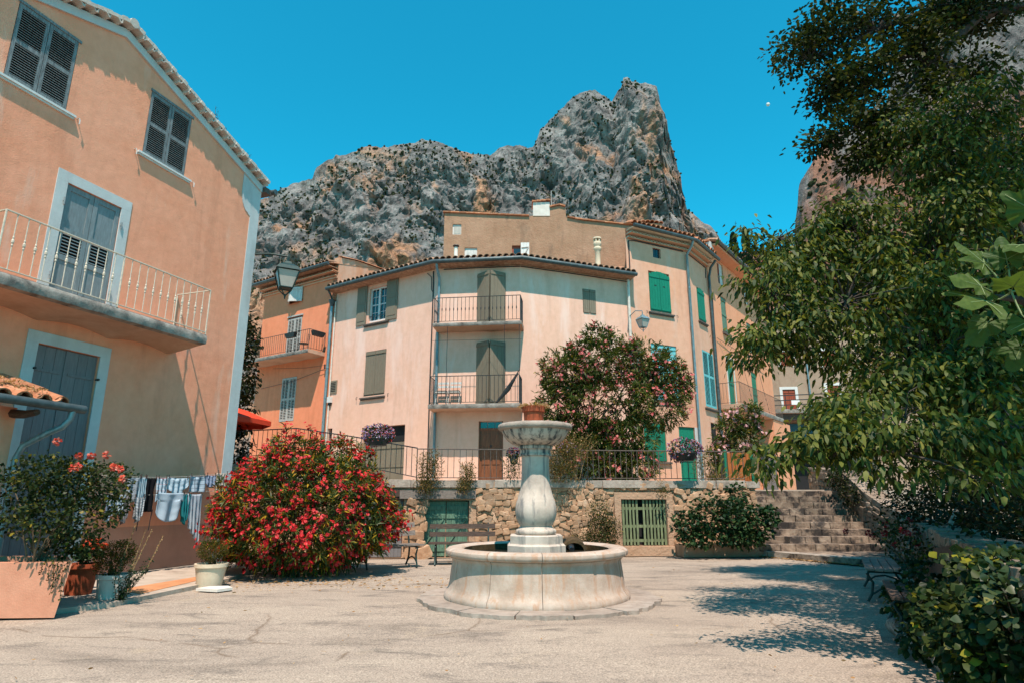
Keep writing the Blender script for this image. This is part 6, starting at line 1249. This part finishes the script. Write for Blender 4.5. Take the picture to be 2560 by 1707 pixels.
# cherry: crown hanging over the right half of the square
tree('cherry_tree', 'big cherry tree with drooping leaves filling the right side', CHERRY, 1250, 28, (.13, .13, .07), .095, .040, 'l_cherry', (7.6, 7.6, 0),
     [([(7.6, 7.6, 0), (7.5, 7.6, 1.3), (7.2, 7.6, 2.4), (6.7, 7.7, 3.6), (6.4, 7.9, 5.0), (6.3, 8.1, 6.3)], .17, .03), ([(7.2, 7.6, 2.2), (6.2, 7.4, 3.0), (5.2, 7.4, 3.5), (4.2, 7.5, 3.8), (3.3, 7.5, 3.9)], .08, .012), ([(7.3, 7.6, 1.7), (6.2, 6.9, 1.95), (5.0, 6.4, 2.15), (3.8, 6.1, 2.0), (2.8, 6.0, 1.75)], .06, .008), ([(6.6, 7.7, 3.8), (5.6, 7.9, 4.6), (4.6, 8.0, 5.1), (3.7, 8.1, 4.9)], .05, .01), ([(7.4, 7.6, 1.5), (6.0, 6.2, 1.7), (4.6, 5.6, 1.85), (3.4, 5.6, 1.8)], .05, .008), ([(6.9, 7.6, 3.0), (5.8, 7.2, 2.9), (4.6, 6.9, 2.75)], .05, .01)], .32, (0, 0, -.45), ntw=330)
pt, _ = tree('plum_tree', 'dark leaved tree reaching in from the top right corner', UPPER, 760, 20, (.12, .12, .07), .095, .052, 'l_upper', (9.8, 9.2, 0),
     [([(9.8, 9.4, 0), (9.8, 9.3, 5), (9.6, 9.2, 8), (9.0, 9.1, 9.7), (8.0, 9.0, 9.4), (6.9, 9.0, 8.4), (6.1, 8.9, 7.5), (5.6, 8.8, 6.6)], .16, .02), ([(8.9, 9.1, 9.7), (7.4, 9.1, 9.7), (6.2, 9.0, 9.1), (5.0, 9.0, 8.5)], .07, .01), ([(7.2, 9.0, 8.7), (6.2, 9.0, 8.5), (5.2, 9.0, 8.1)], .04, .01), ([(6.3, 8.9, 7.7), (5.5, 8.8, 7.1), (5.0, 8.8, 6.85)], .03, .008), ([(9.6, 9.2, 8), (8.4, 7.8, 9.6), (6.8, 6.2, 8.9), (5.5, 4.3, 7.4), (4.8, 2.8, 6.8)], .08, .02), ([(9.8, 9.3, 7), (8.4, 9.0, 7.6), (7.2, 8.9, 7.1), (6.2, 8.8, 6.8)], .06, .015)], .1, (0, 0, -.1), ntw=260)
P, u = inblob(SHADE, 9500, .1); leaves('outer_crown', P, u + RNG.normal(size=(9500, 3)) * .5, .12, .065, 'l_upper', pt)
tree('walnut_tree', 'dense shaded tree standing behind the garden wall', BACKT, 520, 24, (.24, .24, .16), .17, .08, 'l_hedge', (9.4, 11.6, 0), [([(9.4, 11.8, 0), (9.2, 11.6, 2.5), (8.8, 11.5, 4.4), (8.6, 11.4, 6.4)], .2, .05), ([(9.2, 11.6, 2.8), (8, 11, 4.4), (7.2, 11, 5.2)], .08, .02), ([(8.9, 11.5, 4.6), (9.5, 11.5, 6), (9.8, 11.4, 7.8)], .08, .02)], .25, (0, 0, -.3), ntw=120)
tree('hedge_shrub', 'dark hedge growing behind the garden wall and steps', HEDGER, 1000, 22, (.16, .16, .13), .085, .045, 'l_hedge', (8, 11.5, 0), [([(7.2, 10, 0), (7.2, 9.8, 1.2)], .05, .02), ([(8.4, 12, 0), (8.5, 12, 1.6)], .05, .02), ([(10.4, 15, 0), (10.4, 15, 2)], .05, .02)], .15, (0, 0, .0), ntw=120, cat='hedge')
# oleanders: shoots with whorls of narrow leaves, flower heads at the tips
def oleander(name, label, tips, outs, mat, fmat, base, stems, fshare=.6, L=.13, Wd=.021, per=13, fl=6, fr=.055, pet=.036, inner=0, blobs=None, core=None):
    th = thing(name, base, label, 'shrub'); n = len(tips); o = unitv(outs)
    P = np.repeat(tips, per, 0); O = np.repeat(o, per, 0); back = RNG.random((n * per, 1)) * .16; P = P - O * back; D = O * .75 + unitv(RNG.normal(size=(n * per, 3))) * .85
    if inner: q, u = inblob(blobs, inner); P = np.concatenate([P, q]); D = np.concatenate([D, u + RNG.normal(size=(inner, 3)) * .6])
    leaves('foliage', P, D, L * RNG.uniform(.7, 1.15, len(P)), Wd, mat, th, .12, wide=.45)
    k = RNG.random(n) < fshare * np.clip([1.0 + 1.3 * noise.noise(Vector(v) * 1.7) for v in tips], .12, 2.0); C = tips[k] + o[k] * .02; m = len(C); F = np.repeat(C, fl, 0) + RNG.normal(size=(m * fl, 3)) * fr; FO_ = unitv(np.repeat(o[k], fl, 0) + RNG.normal(size=(m * fl, 3)) * .5)
    t1 = unitv(np.cross(FO_, RNG.normal(size=(m * fl, 3)))); t2 = np.cross(FO_, t1); PP = []; DD = []; UU = []
    for i in range(5): a = i * 1.2566; PP.append(F); DD.append(t1 * math.cos(a) + t2 * math.sin(a) + FO_ * .35); UU.append(FO_)
    leaves('blossom', np.concatenate(PP), np.concatenate(DD), pet, pet * .85, fmat, th, 0, np.concatenate(UU) * 3, .6)
    b = MB()
    for pts, r0, r1 in stems: limb(b, pts, r0, r1, 5)
    b.build('stems', 'stem', th, True); return th
n = 1500; cN = np.array([-3.98, 12.75, 0.0]); u = unitv(RNG.normal(size=(n, 3)) * np.array([1, 1, .9])); u[:, 2] = np.abs(u[:, 2]) * RNG.choice([1, 1, 1, -.35], n); bump_ = np.array([1 + .16 * noise.noise(Vector(v) * 2.3) + .09 * noise.noise(Vector(v) * 6) for v in u]); rad = RNG.uniform(.80, 1.03, n) * bump_
tips = cN + np.array([0, 0, .72]) + u * rad[:, None] * np.array([1.88, 1.5, 1.92]); tips[:, 2] = np.maximum(tips[:, 2], .10 + RNG.random(n) * .12); lowf = np.clip((tips[:, 2] - .1) / .9, 0, 1); tips[:, 0] = cN[0] - .1 + (tips[:, 0] - cN[0]) * (.86 + .14 * lowf); outs = u * np.array([1, 1, 1.1]) + np.array([0, 0, .25])
stems = [([(-3.98 + .3 * math.cos(a), 12.75 + .3 * math.sin(a), 0), (-3.98 + .8 * math.cos(a), 12.75 + .7 * math.sin(a), 1.1), (-3.98 + 1.5 * math.cos(a), 12.75 + 1.1 * math.sin(a), 1.7)], .03, .01) for a in np.linspace(0, 6, 14)]
oleander('red_oleander', 'huge dome of red flowering oleander beside the gabled house', tips, outs, 'l_oleander', 'f_red', (-3.98, 12.75, 0), stems, .42, .165, .025, 15, 8, .055, .040, 7000, [(-3.98, 12.75, 1.1, 1.5, 1.1, 1.25)])
B_ = arr(PINK); PINK += [(2.6, 19.3, 2.5, 1.2, .7, .75), (3.6, 19.4, 2.4, 1.0, .7, .75)]; cs, u = inblob(PINK, 1900, .5); 
stm = [([(2.9 + random.uniform(-.4, .9), 19.6, 1.6), (2.6 + random.uniform(-.9, 1.6), 19.5, 3.2), (2.6 + random.uniform(-1.6, 2.8), 19.5, random.uniform(4.2, 5.6))], .045, .012) for i in range(16)]
oleander('pink_oleander', 'tall rounded pink oleander shrub on the terrace', cs, u + np.array([0, 0, .5]), 'l_pink', 'f_pink', (3.1, 19.6, 1.66), stm, .17, .20, .037, 13, 6, .075, .055, 6000, PINK)
cs, u = inblob(PINK2, 230, .4); stm = [([(7.2 + random.uniform(-.2, .3), 20.5, 1.66), (7.2 + random.uniform(-.4, .6), 20.5, 3.0)], .03, .012) for i in range(7)]
oleander('pale_oleander', 'small pale pink oleander by the slatted bin', cs, u + np.array([0, 0, .5]), 'l_pink', 'f_pale', (7.3, 20.5, 1.66), stm, .28, .20, .04, 14, 6, .08, .06, 1200, PINK2)
def bush(name, label, blobs, n, L, Wd, mat, base, cat='shrub', dv=(0, 0, .2), droop=.15, shell=.35, stems=6, top=None, wide=.4):
    th = thing(name, base, label, cat); P, u = inblob(blobs, n, shell); leaves('foliage', P, u * .6 + RNG.normal(size=(n, 3)) * .5 + np.array(dv), L * RNG.uniform(.7, 1.2, n), Wd * RNG.uniform(.75, 1.2, n), mat, th, droop, None, wide); b = MB()
    for k in range(stems): c = P[k]; b.tube([Vector(base) + Vector((random.uniform(-.08, .08), random.uniform(-.05, .05), 0)), (Vector(base) + Vector(c)) / 2 + Vector((0, 0, .1)), Vector(c)], [.014, .009, .004], 5)
    b.build('stems', 'stem', th); return th
def blooms(th, pts, r, n, pet, mat, name='bloom'):
    for i, p in enumerate(pts):
        u = unitv(RNG.normal(size=(n, 3))); leaves(name, np.array(p) + u * r * .35, u + RNG.normal(size=(n, 3)) * .3, pet, pet * .9, mat, th, 0, None, .6, None)
rb = bush('rose_bush', 'dark leaved climbing rose with orange blooms growing from the big planter', ROSE, 5200, .062, .038, 'l_rose', (-6.0, 8.3, .58), stems=14)
blooms(rb, [(-5.92, 8.2, 2.12), (-5.58, 8.4, 1.95), (-5.38, 8.4, 1.96), (-5.18, 8.4, 1.78), (-5.12, 8.4, 1.65), (-5.27, 8.4, 1.8), (-5.66, 8.2, 1.78), (-5.6, 8.2, 1.8), (-6.7, 8.1, 2.0), (-5.74, 8.4, 1.95)], .05, 26, .045, 'f_rose')
b = MB(); P = []; D = []
for k in range(6):
    a = Vector((-5.75 + k * .06, 8.2, .66)); e = a + Vector((random.uniform(-.12, .12), -.10, -.16 - .07 * k % .3)); mid = (a + e) / 2 + Vector((0, -.06, .05)); b.tube([a, mid, e], .004, 4)
    for t in np.linspace(0, 1, 12): P += [a.lerp(mid, t * 2) if t < .5 else mid.lerp(e, t * 2 - 1)] * 3; D += [(random.uniform(-1, 1), random.uniform(-1, .3), random.uniform(-.6, .6)) for _ in range(3)]
tr_ = b.build('trailing_stem', 'stem', rb); leaves('trailing_leaf', np.array([tuple(p) for p in P]), np.array(D), .03, .018, 'l_rose', rb)
gp_ = bush('geranium', 'red and orange geranium in the terracotta pot', [(-6.3, 9.75, .62, .22, .2, .12)], 420, .05, .045, 'l_ivy', (-6.35, 9.75, .45)); blooms(gp_, [(-6.36 + .3 * random.random() - .02, 9.62 + .2 * random.random(), .66 + .14 * random.random()) for _ in range(12)], .07, 30, .035, 'f_orange', 'flower_head')
bush('box_bush', 'larger clipped box bush in the weathered white pot', [(-5.68, 9.42, .60, .27, .25, .22), (-5.75, 9.4, .48, .22, .2, .2), (-5.56, 9.42, .66, .18, .18, .18)], 4200, .026, .013, 'l_box', (-5.66, 9.42, .33), dv=(0, 0, .7), shell=.5); bush('box_bush', 'small round box bush in the cream pot', [(-4.99, 10.95, .55, .25, .24, .19)], 3000, .026, .013, 'l_box', (-4.99, 10.95, .33), dv=(0, 0, .7), shell=.5)
sg = thing('leggy_weed', (-5.38, 9.25, 0), 'leggy weed with dry flower stalks in front of the white pot', 'weed'); b = MB(); bd = MB(); P = []; D = []; PD = []
for k in range(12):
    a = Vector((-5.42 + random.uniform(-.06, .06), 9.22 + random.uniform(-.05, .05), 0)); e = a + Vector((random.uniform(-.25, .42), random.uniform(-.1, .1), random.uniform(.3, .62))); mid = (a + e) / 2 + Vector((random.uniform(-.08, .08), -.04, 0)); b.tube([a, mid, e], [.006, .004, .003], 4)
    for t in np.linspace(.05, 1, 26): P += [(a.lerp(mid, t * 2) if t < .5 else mid.lerp(e, t * 2 - 1)) + Vector((random.uniform(-.03, .03), random.uniform(-.03, .03), 0)) for _ in range(3)]; D += [(random.uniform(-1, 1), random.uniform(-1, 1), random.uniform(-.2, 1)) for _ in range(3)]
    if k < 4: e2 = e + Vector((.10 + .03 * k, 0, .42 + .12 * (k % 2))); bd.tube([e, (e + e2) / 2, e2], [.005, .004, .002], 4); PD += [e.lerp(e2, t) for t in np.linspace(0, 1, 40)]
b.build('stem', 'stem', sg); bd.build('dry_stalk', 'drystem', sg); leaves('leaf', np.array([tuple(p) for p in P]), np.array(D), .032, .018, 'l_ivy', sg); leaves('seed_head', np.array([tuple(p) for p in PD]), RNG.normal(size=(len(PD), 3)), .022, .014, 'l_dry', sg)
bush('trough_shrub', 'dense dark green bush in the trough below the terrace wall', IVY, 3600, .10, .075, 'l_ivy', (5.2, 16.0, .28), droop=.25, stems=10)
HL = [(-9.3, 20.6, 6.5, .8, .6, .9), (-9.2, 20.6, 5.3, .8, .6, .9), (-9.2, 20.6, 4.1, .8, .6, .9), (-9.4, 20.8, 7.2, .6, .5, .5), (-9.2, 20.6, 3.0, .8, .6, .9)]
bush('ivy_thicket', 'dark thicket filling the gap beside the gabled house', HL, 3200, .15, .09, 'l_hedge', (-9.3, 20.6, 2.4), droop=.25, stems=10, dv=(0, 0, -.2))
# baskets of mixed flowers on the railing
def basket(c, r, label):
    th = thing('flower_basket', c, label, 'flower basket', 'flower baskets on the terrace railing'); C = Vector(c); MB().lathe([(0, -.32), (.20 * r / .42, -.30), (.30 * r / .42, -.12), (.28 * r / .42, -.1), (0, -.1)], C, 16).build('tub', 'iron', th, True)
    P, u = inblob([(C.x, C.y, C.z, r, r * .75, r * .62), (C.x - r * .3, C.y, C.z - r * .2, r * .6, r * .5, r * .5), (C.x + r * .35, C.y, C.z + r * .05, r * .6, r * .5, r * .5)], 700, .5); leaves('foliage', P, u + RNG.normal(size=(700, 3)) * .4, .06, .035, 'l_ivy', th)
    P, u = inblob([(C.x, C.y, C.z, r * 1.04, r * .8, r * .66), (C.x - r * .3, C.y, C.z - r * .25, r * .6, r * .5, r * .5), (C.x + r * .35, C.y, C.z + r * .05, r * .62, r * .5, r * .5)], 320, .8); Q = np.repeat(P, 5, 0); leaves('petals', Q, np.repeat(u, 5, 0) * .5 + RNG.normal(size=(1600, 3)) * .7, .04, .036, 'f_mix', th, 0, None, .6)
basket((-3.54, 16.62, 3.05), .44, 'basket of mixed petunias on the railing left of the fountain'); basket((4.52, 16.55, 2.66), .46, 'basket of red and violet petunias on the railing by the green door'); basket((1.47, 17.0, 2.72), .24, 'small basket of red and white flowers right of the fountain column'); basket((.05, 17.0, 2.6), .18, 'smallest flower basket half hidden left of the fountain column')
# weeds on and before the terrace wall
def weedpatch(label, blobs, n, base, mat='l_weed', L=.07, Wd=.018, dry=10):
    th = bush('wall_weed', label, blobs, n, L, Wd, mat, base, 'weed', (0, 0, .5), .2, .1, 0); b = MB(); PD = []
    for k in range(dry): c = random.choice(blobs); a = Vector(base) + Vector((random.uniform(-.7, .7) * c[3], 0, 0)); e = Vector((c[0] + random.uniform(-1.2, 1.2) * c[3], c[1] + random.uniform(-.1, .1), c[2] + c[5] * random.uniform(.5, 1.3))); b.tube([a, (a + e) / 2 + Vector((0, 0, .12)), e], [.006, .004, .002], 4); PD += [tuple(a.lerp(e, t) + Vector((0, 0, .1 * math.sin(3.14 * t)))) for t in np.linspace(.4, 1, 14)]
    b.build('stalk', 'drystem', th); leaves('seed_head', np.array(PD), RNG.normal(size=(len(PD), 3)) + np.array([0, 0, .6]), .045, .02, 'l_dry', th)
weedpatch('dry flowering weed over the coping left of the fountain', [(-2.04, 15.85, 2.17, .36, .25, .42), (-2.1, 15.75, 1.75, .34, .2, .3)], 2000, (-2.04, 15.95, 1.8))
weedpatch('yellowing weed on the coping behind the right bench', [(-1.1, 15.95, 2.0, .22, .2, .32), (-1.2, 15.85, 1.7, .2, .15, .22)], 1200, (-1.1, 16.1, 1.8)); weedpatch('sprawling dry bush on the coping right of the fountain column', [(1.44, 16.25, 2.6, .8, .35, .42), (1.2, 16.1, 2.1, .45, .3, .3), (.75, 16.2, 2.3, .4, .3, .4)], 5200, (1.2, 16.3, 1.8), dry=24); weedpatch('green weed clump left of the fountain column on the coping', [(.0, 16.25, 2.15, .32, .25, .35)], 600, (0, 16.3, 1.8), 'l_rose', dry=4)
weedpatch('tall weeds at the foot of the wall left of the slatted gate', [(2.13, 15.75, .9, .36, .25, .55), (1.9, 15.7, .45, .55, .3, .3), (2.4, 15.8, .6, .3, .25, .4)], 4200, (2.0, 15.8, 0), 'l_rose', dry=14); weedpatch('strip of low weeds by the slatted bin', [(5.4, 17.2, 1.95, .5, .2, .2), (6.9, 17.5, 1.95, .4, .2, .22), (5.2, 17.6, 2.3, .3, .2, .4)], 1100, (5.6, 17.3, 1.7), 'l_weed')
weedpatch('tuft hanging over the coping above the trough', [(3.9, 16.45, 1.55, .2, .1, .14)], 160, (3.9, 16.6, 1.8), 'l_weed', dry=2)
bush('roof_creeper', 'dry creeper tangled on the lean-to tiles', [(*LH.m(5.1, 3.0, 1.25), .35, .35, .07), (*LH.m(5.3, 2.88, 1.6), .2, .25, .06), (*LH.m(4.6, 3.2, .8), .3, .3, .12)], 700, .05, .02, 'l_dry', tuple(LH.m(5.0, 2.9, 1.3)), 'creeper', shell=.1)
bush('step_weed', 'green bush beside the top right of the steps', [(9.2, 17.5, 1.5, .3, .3, .3), (9.25, 18.2, 1.9, .3, .4, .3)], 700, .09, .05, 'l_hedge', (9.3, 17.6, .9))
bush('sunlit_bush', 'bright green bush in front of the far grey house', [(10.9, 22, 4.2, .7, .6, .6), (11.7, 22, 4.4, .9, .7, .9)], 2200, .15, .08, 'l_cherry', (10.4, 22, 1.66), droop=.25)
bush('russet_bush', 'russet leaved bush hanging behind the cherry branches', [(12.0, 20.5, 5.4, .8, .7, .6), (12.9, 20.5, 6.0, 1.1, .8, .9)], 1800, .13, .06, 'l_weed', (11.6, 20.6, 1.66), droop=.25)
# flower bed at lower right: the nearest leaves are pieces of their own
GB = thing('groundcover', (4.0, 6, 0), 'round leaved groundcover spilling from the flower bed at lower right', 'groundcover'); P, u = inblob(COVER, 7000, .45); P[:, 2] = np.maximum(P[:, 2], .06); D = u * .7 + RNG.normal(size=P.shape) * .5 + np.array([-.2, -.3, -.1]); L = .072 * RNG.uniform(.6, 1.2, len(P)); o_ = np.argsort((P ** 2 * np.array([1, 1, 0])).sum(1) - u[:, 2] * 4); big = o_[:300]; rest = o_[300:]
leaves('leaf_mass', P[rest], D[rest], L[rest], L[rest] * .82, 'l_cover', GB, .2, np.array([-.3, -.6, 1.2]), .45)
def leafshape(name, mat):
    V, t, q = leafdata(np.zeros((1, 3)), np.array([[1.0, 0, 0]]), 1.0, .82, .18, np.array([0, 0, 60.0]), .45); me = bpy.data.meshes.new(name); me.from_pydata([tuple(v) for v in V], [], [tuple(x) for x in t] + [tuple(x) for x in q]); me.materials.append(mat); me.polygons.foreach_set('use_smooth', [True] * 3); return me
def leafvar(name, cols):
    m, t, b, o = nodes(name); oi = t.nodes.new('ShaderNodeObjectInfo'); col = ramp(t, oi.outputs['Random'], cols); t.links.new(col, b.inputs['Base Color']); b.inputs['Roughness'].default_value = .45; tr = t.nodes.new('ShaderNodeBsdfTranslucent'); t.links.new(col, tr.inputs[0]); mx = t.nodes.new('ShaderNodeMixShader'); mx.inputs[0].default_value = .3; t.links.new(b.outputs[0], mx.inputs[1]); t.links.new(tr.outputs[0], mx.inputs[2]); t.links.new(mx.outputs[0], o.inputs[0]); return m
lm = leafshape('round_leaf', leafvar('single_round_leaf', [(0, (.012, .030, .008)), (.7, (.032, .056, .013)), (.95, (.065, .082, .02)), (1, (.32, .26, .03))]))
for i in big:
    d = Vector(D[i]).normalized(); n_ = (Vector((-.3, -.6, 1.2)) + Vector(RNG.normal(size=3)) * .4); s_ = n_.cross(d).normalized(); n_ = d.cross(s_)
    ob = bpy.data.objects.new('leaf', lm); link(ob, GB); M = Matrix.Identity(4); l_ = float(L[i]) * .95
    for r in range(3): M[r][0] = d[r] * l_; M[r][1] = s_[r] * l_; M[r][2] = n_[r] * l_; M[r][3] = P[i][r]
    ob.matrix_basis = M
b = MB()
for k in range(20): c = P[big[k * 7]]; b.tube([(c[0] + .3, c[1] + .2, 0), ((c[0] + .1), c[1] + .1, c[2] * .8), tuple(c)], [.008, .006, .003], 4)
b.build('stems', 'stem', GB)
dr = bush('red_rose', 'dark red rose sprays leaning over the bench at right', [(5.6, 9.4, .85, .35, .5, .3), (5.2, 8.4, .75, .35, .5, .25), (5.9, 10.2, .9, .25, .4, .25)], 620, .06, .034, 'l_rose', (5.6, 9.0, 0), stems=16, shell=.1)
blooms(dr, [(5.55 + random.uniform(-.35, .5), 9.6 + random.uniform(-.9, .7), random.uniform(.75, 1.12)) for _ in range(13)], .045, 22, .04, 'f_dark')
# fig branch close to the camera
def figleaf(lobes):
    pts = []
    for a in np.linspace(-150, 150, 41):
        r = .28
        for la, lr, lw in lobes: r = max(r, lr * math.exp(-((a - la) / lw) ** 2) + .10)
        pts.append((.22 + r * math.cos(R(a)) * 1.0, r * math.sin(R(a))))
    b = MB(); c = (.22, 0); rings = [[(c[0] + (x - c[0]) * k, c[1] + (y - c[1]) * k) for x, y in pts] for k in (.33, .66, 1.0)]
    def zz(x, y): return .10 * math.sin(2.2 * x) - .22 * y * y - .10 * x * x
    vs = [(c[0], 0, zz(c[0], 0))] + [(x, y, zz(x, y) + .018 * math.cos(10 * math.atan2(y, x - c[0] + 1e-6)) * k) for k, rg in enumerate(rings) for x, y in rg]; n = len(pts)
    fs = [(0, 1 + i, 2 + i) for i in range(n - 1)] + [(1 + k * n + i, 1 + (k + 1) * n + i, 2 + (k + 1) * n + i, 2 + k * n + i) for k in range(2) for i in range(n - 1)] + [(0, 1 + 0, n)]
    return vs, fs, lobes
def figmat():
    m, t, b, o = nodes('fig_leaf_veined'); oi = t.nodes.new('ShaderNodeObjectInfo'); tc = t.nodes.new('ShaderNodeTexCoord'); n = nz(t, tc.outputs['Object'], 14, 4, .6); col = ramp(t, n, [(.3, (.036, .066, .014)), (.7, (.068, .105, .022))]); col = mix(t, 1.0, col, ramp(t, oi.outputs['Random'], [(0, (.55, .7, .7)), (1, (1.15, 1.1, .9))]), 'MULTIPLY'); t.links.new(col, b.inputs['Base Color']); b.inputs['Roughness'].default_value = .6; b.inputs['Specular IOR Level'].default_value = .2
    w = t.nodes.new('ShaderNodeTexWave'); w.inputs['Scale'].default_value = 4.5; w.inputs['Distortion'].default_value = 1.5; t.links.new(tc.outputs['Object'], w.inputs['Vector']); bump(t, b, w.outputs['Fac'], .08, .02)
    tr = t.nodes.new('ShaderNodeBsdfTranslucent'); tr.inputs[0].default_value = (.12, .18, .02, 1); mx = t.nodes.new('ShaderNodeMixShader'); mx.inputs[0].default_value = .28; t.links.new(b.outputs[0], mx.inputs[1]); t.links.new(tr.outputs[0], mx.inputs[2]); t.links.new(mx.outputs[0], o.inputs[0]); return m
MT['figvein'] = figmat(); MT['vein'] = plain('pale_leaf_vein', (.17, .21, .08), .6, .05)
FG = thing('fig_tree', (3.4, 2.9, 0), 'fig branch with large lobed leaves at the right edge', 'tree'); b = MB(); HUB = [(2.50, 2.9, 2.30), (2.40, 2.85, 2.36), (2.32, 2.88, 2.33), (2.56, 2.85, 2.52), (2.55, 2.92, 2.16)]
limb(b, [(3.6, 3.0, 0), (3.5, 3.0, 1.2), (3.1, 2.95, 1.9), (2.7, 2.9, 2.22), (2.44, 2.87, 2.33), (2.30, 2.88, 2.35)], .05, .010); limb(b, [(3.3, 2.97, 1.6), (2.9, 2.9, 2.2), (2.55, 2.85, 2.6), (2.5, 2.85, 2.75)], .03, .008); b.build('branch', 'bark', FG, True)
shapes = [figleaf([(0, .50, 26), (58, .40, 20), (-58, .40, 20), (112, .24, 18), (-112, .24, 18)]), figleaf([(0, .46, 30), (62, .34, 22), (-62, .34, 22)]), figleaf([(0, .42, 40), (80, .2, 30), (-80, .2, 30)])]
fmesh = []
for k, (vs, fs, lb) in enumerate(shapes):
    me = bpy.data.meshes.new('fig_leaf%d' % k); me.from_pydata(vs, [], fs); me.materials.append(MT['figvein']); me.polygons.foreach_set('use_smooth', [True] * len(me.polygons))
    v = MB()
    for la, lr, lw in lb: v.tube([(.22 * 0, 0, 0.0)] + [(.22 + (lr + .05) * f * math.cos(R(la)), (lr + .05) * f * math.sin(R(la)), .10 * math.sin(2.2 * (.22 + lr * f * math.cos(R(la)))) - .22 * (lr * f * math.sin(R(la))) ** 2 - .1 * (.22 + lr * f * math.cos(R(la))) ** 2 + .006) for f in (.0, .5, .95)], [.010, .009, .006, .003], 4)
    vm = bpy.data.meshes.new('fig_vein%d' % k); vm.from_pydata(v.v, [], v.f); vm.materials.append(MT['vein']); fmesh.append((me, vm))
FLV = [(2.34, 2.86, 2.46, -.5, .3, .75, .20), (2.40, 2.84, 2.47, .1, .2, .9, .17), (2.30, 2.84, 2.36, -.9, -.1, .15, .23), (2.28, 2.82, 2.30, -.95, -.35, -.25, .25), (2.34, 2.80, 2.33, -.3, -.8, .1, .2), (2.44, 2.80, 2.38, .35, -.8, .25, .24), (2.48, 2.78, 2.30, .5, -.8, -.2, .26), (2.40, 2.82, 2.24, -.1, -.45, -.85, .2), (2.50, 2.8, 2.2, .3, -.4, -.8, .24), (2.56, 2.8, 2.05, -.3, -.5, -.75, .24), (2.52, 2.82, 2.68, .1, -.4, .8, .27), (2.50, 2.84, 2.60, -.5, -.3, -.3, .2), (2.58, 2.84, 2.48, -.2, -.6, .5, .2), (2.60, 2.8, 2.36, .6, -.6, .4, .25), (2.34, 2.9, 2.26, -.6, .1, -.7, .2), (2.62, 2.84, 1.98, -.5, -.4, -.6, .22), (2.46, 2.9, 2.14, -.5, .0, -.8, .18), (2.58, 2.88, 2.25, .2, -.7, -.5, .22)]
for i, (x, y, z, dx, dy, dz, s) in enumerate(FLV):
    s *= 1.4; d = Vector((dx, dy, dz)).normalized(); nn = Vector((-.15, -.75, .75)) + Vector((random.uniform(-.3, .3), 0, random.uniform(-.3, .3))); sd = nn.cross(d).normalized(); nn = d.cross(sd); me, vm = fmesh[i % 3]; M = Matrix.Identity(4)
    for r in range(3): M[r][0] = d[r] * s; M[r][1] = sd[r] * s; M[r][2] = nn[r] * s; M[r][3] = (x, y, z)[r]
    ob = bpy.data.objects.new('leaf', me); link(ob, FG); ob.matrix_basis = M; ov = bpy.data.objects.new('leaf_vein', vm); link(ov, ob); ov.matrix_basis = M
    h = min(HUB, key=lambda q: (Vector(q) - Vector((x, y, z))).length); q = MB(); q.tube([h, ((h[0] + x) / 2, (h[1] + y) / 2, (h[2] + z) / 2 - .01), (x, y, z)], .0045, 5); q.build('leaf_stalk', 'vein', FG)
# fallen leaves under the oleander and by the steps
P = np.stack([RNG.normal(-3.2, 1.4, 420), RNG.normal(11.35, .5, 420), np.full(420, .012)], 1); LF = leaves('fallen_leaves', P, np.stack([RNG.normal(size=420), RNG.normal(size=420), np.full(420, .05)], 1), .07, .02, 'l_dry', None, 0); tag(LF, 'fallen dry leaves under the red oleander', 'leaves', kind='stuff')
P = np.stack([RNG.uniform(5.9, 7.6, 240), np.zeros(240), np.full(240, .012)], 1); P[:, 1] = 16.85 - (P[:, 0] - 5.95) * 1.55 - np.abs(RNG.normal(0, .12, 240)) - .08; LF = leaves('fallen_leaves', P, np.stack([RNG.normal(size=240), RNG.normal(size=240), np.full(240, .05)], 1), .06, .03, 'l_dry', None, 0); tag(LF, 'fallen dry leaves along the kerb below the steps', 'leaves', kind='stuff')
P = np.stack([RNG.uniform(-5, 5, 170), RNG.uniform(4.5, 14, 170), np.full(170, .008)], 1); LF = leaves('leaf_litter', P, np.stack([RNG.normal(size=170), RNG.normal(size=170), np.full(170, .08)], 1), RNG.uniform(.02, .06, 170), .018, 'l_dry', None, 0); tag(LF, 'sparse dry leaf litter and grit over the square', 'leaves', kind='stuff')
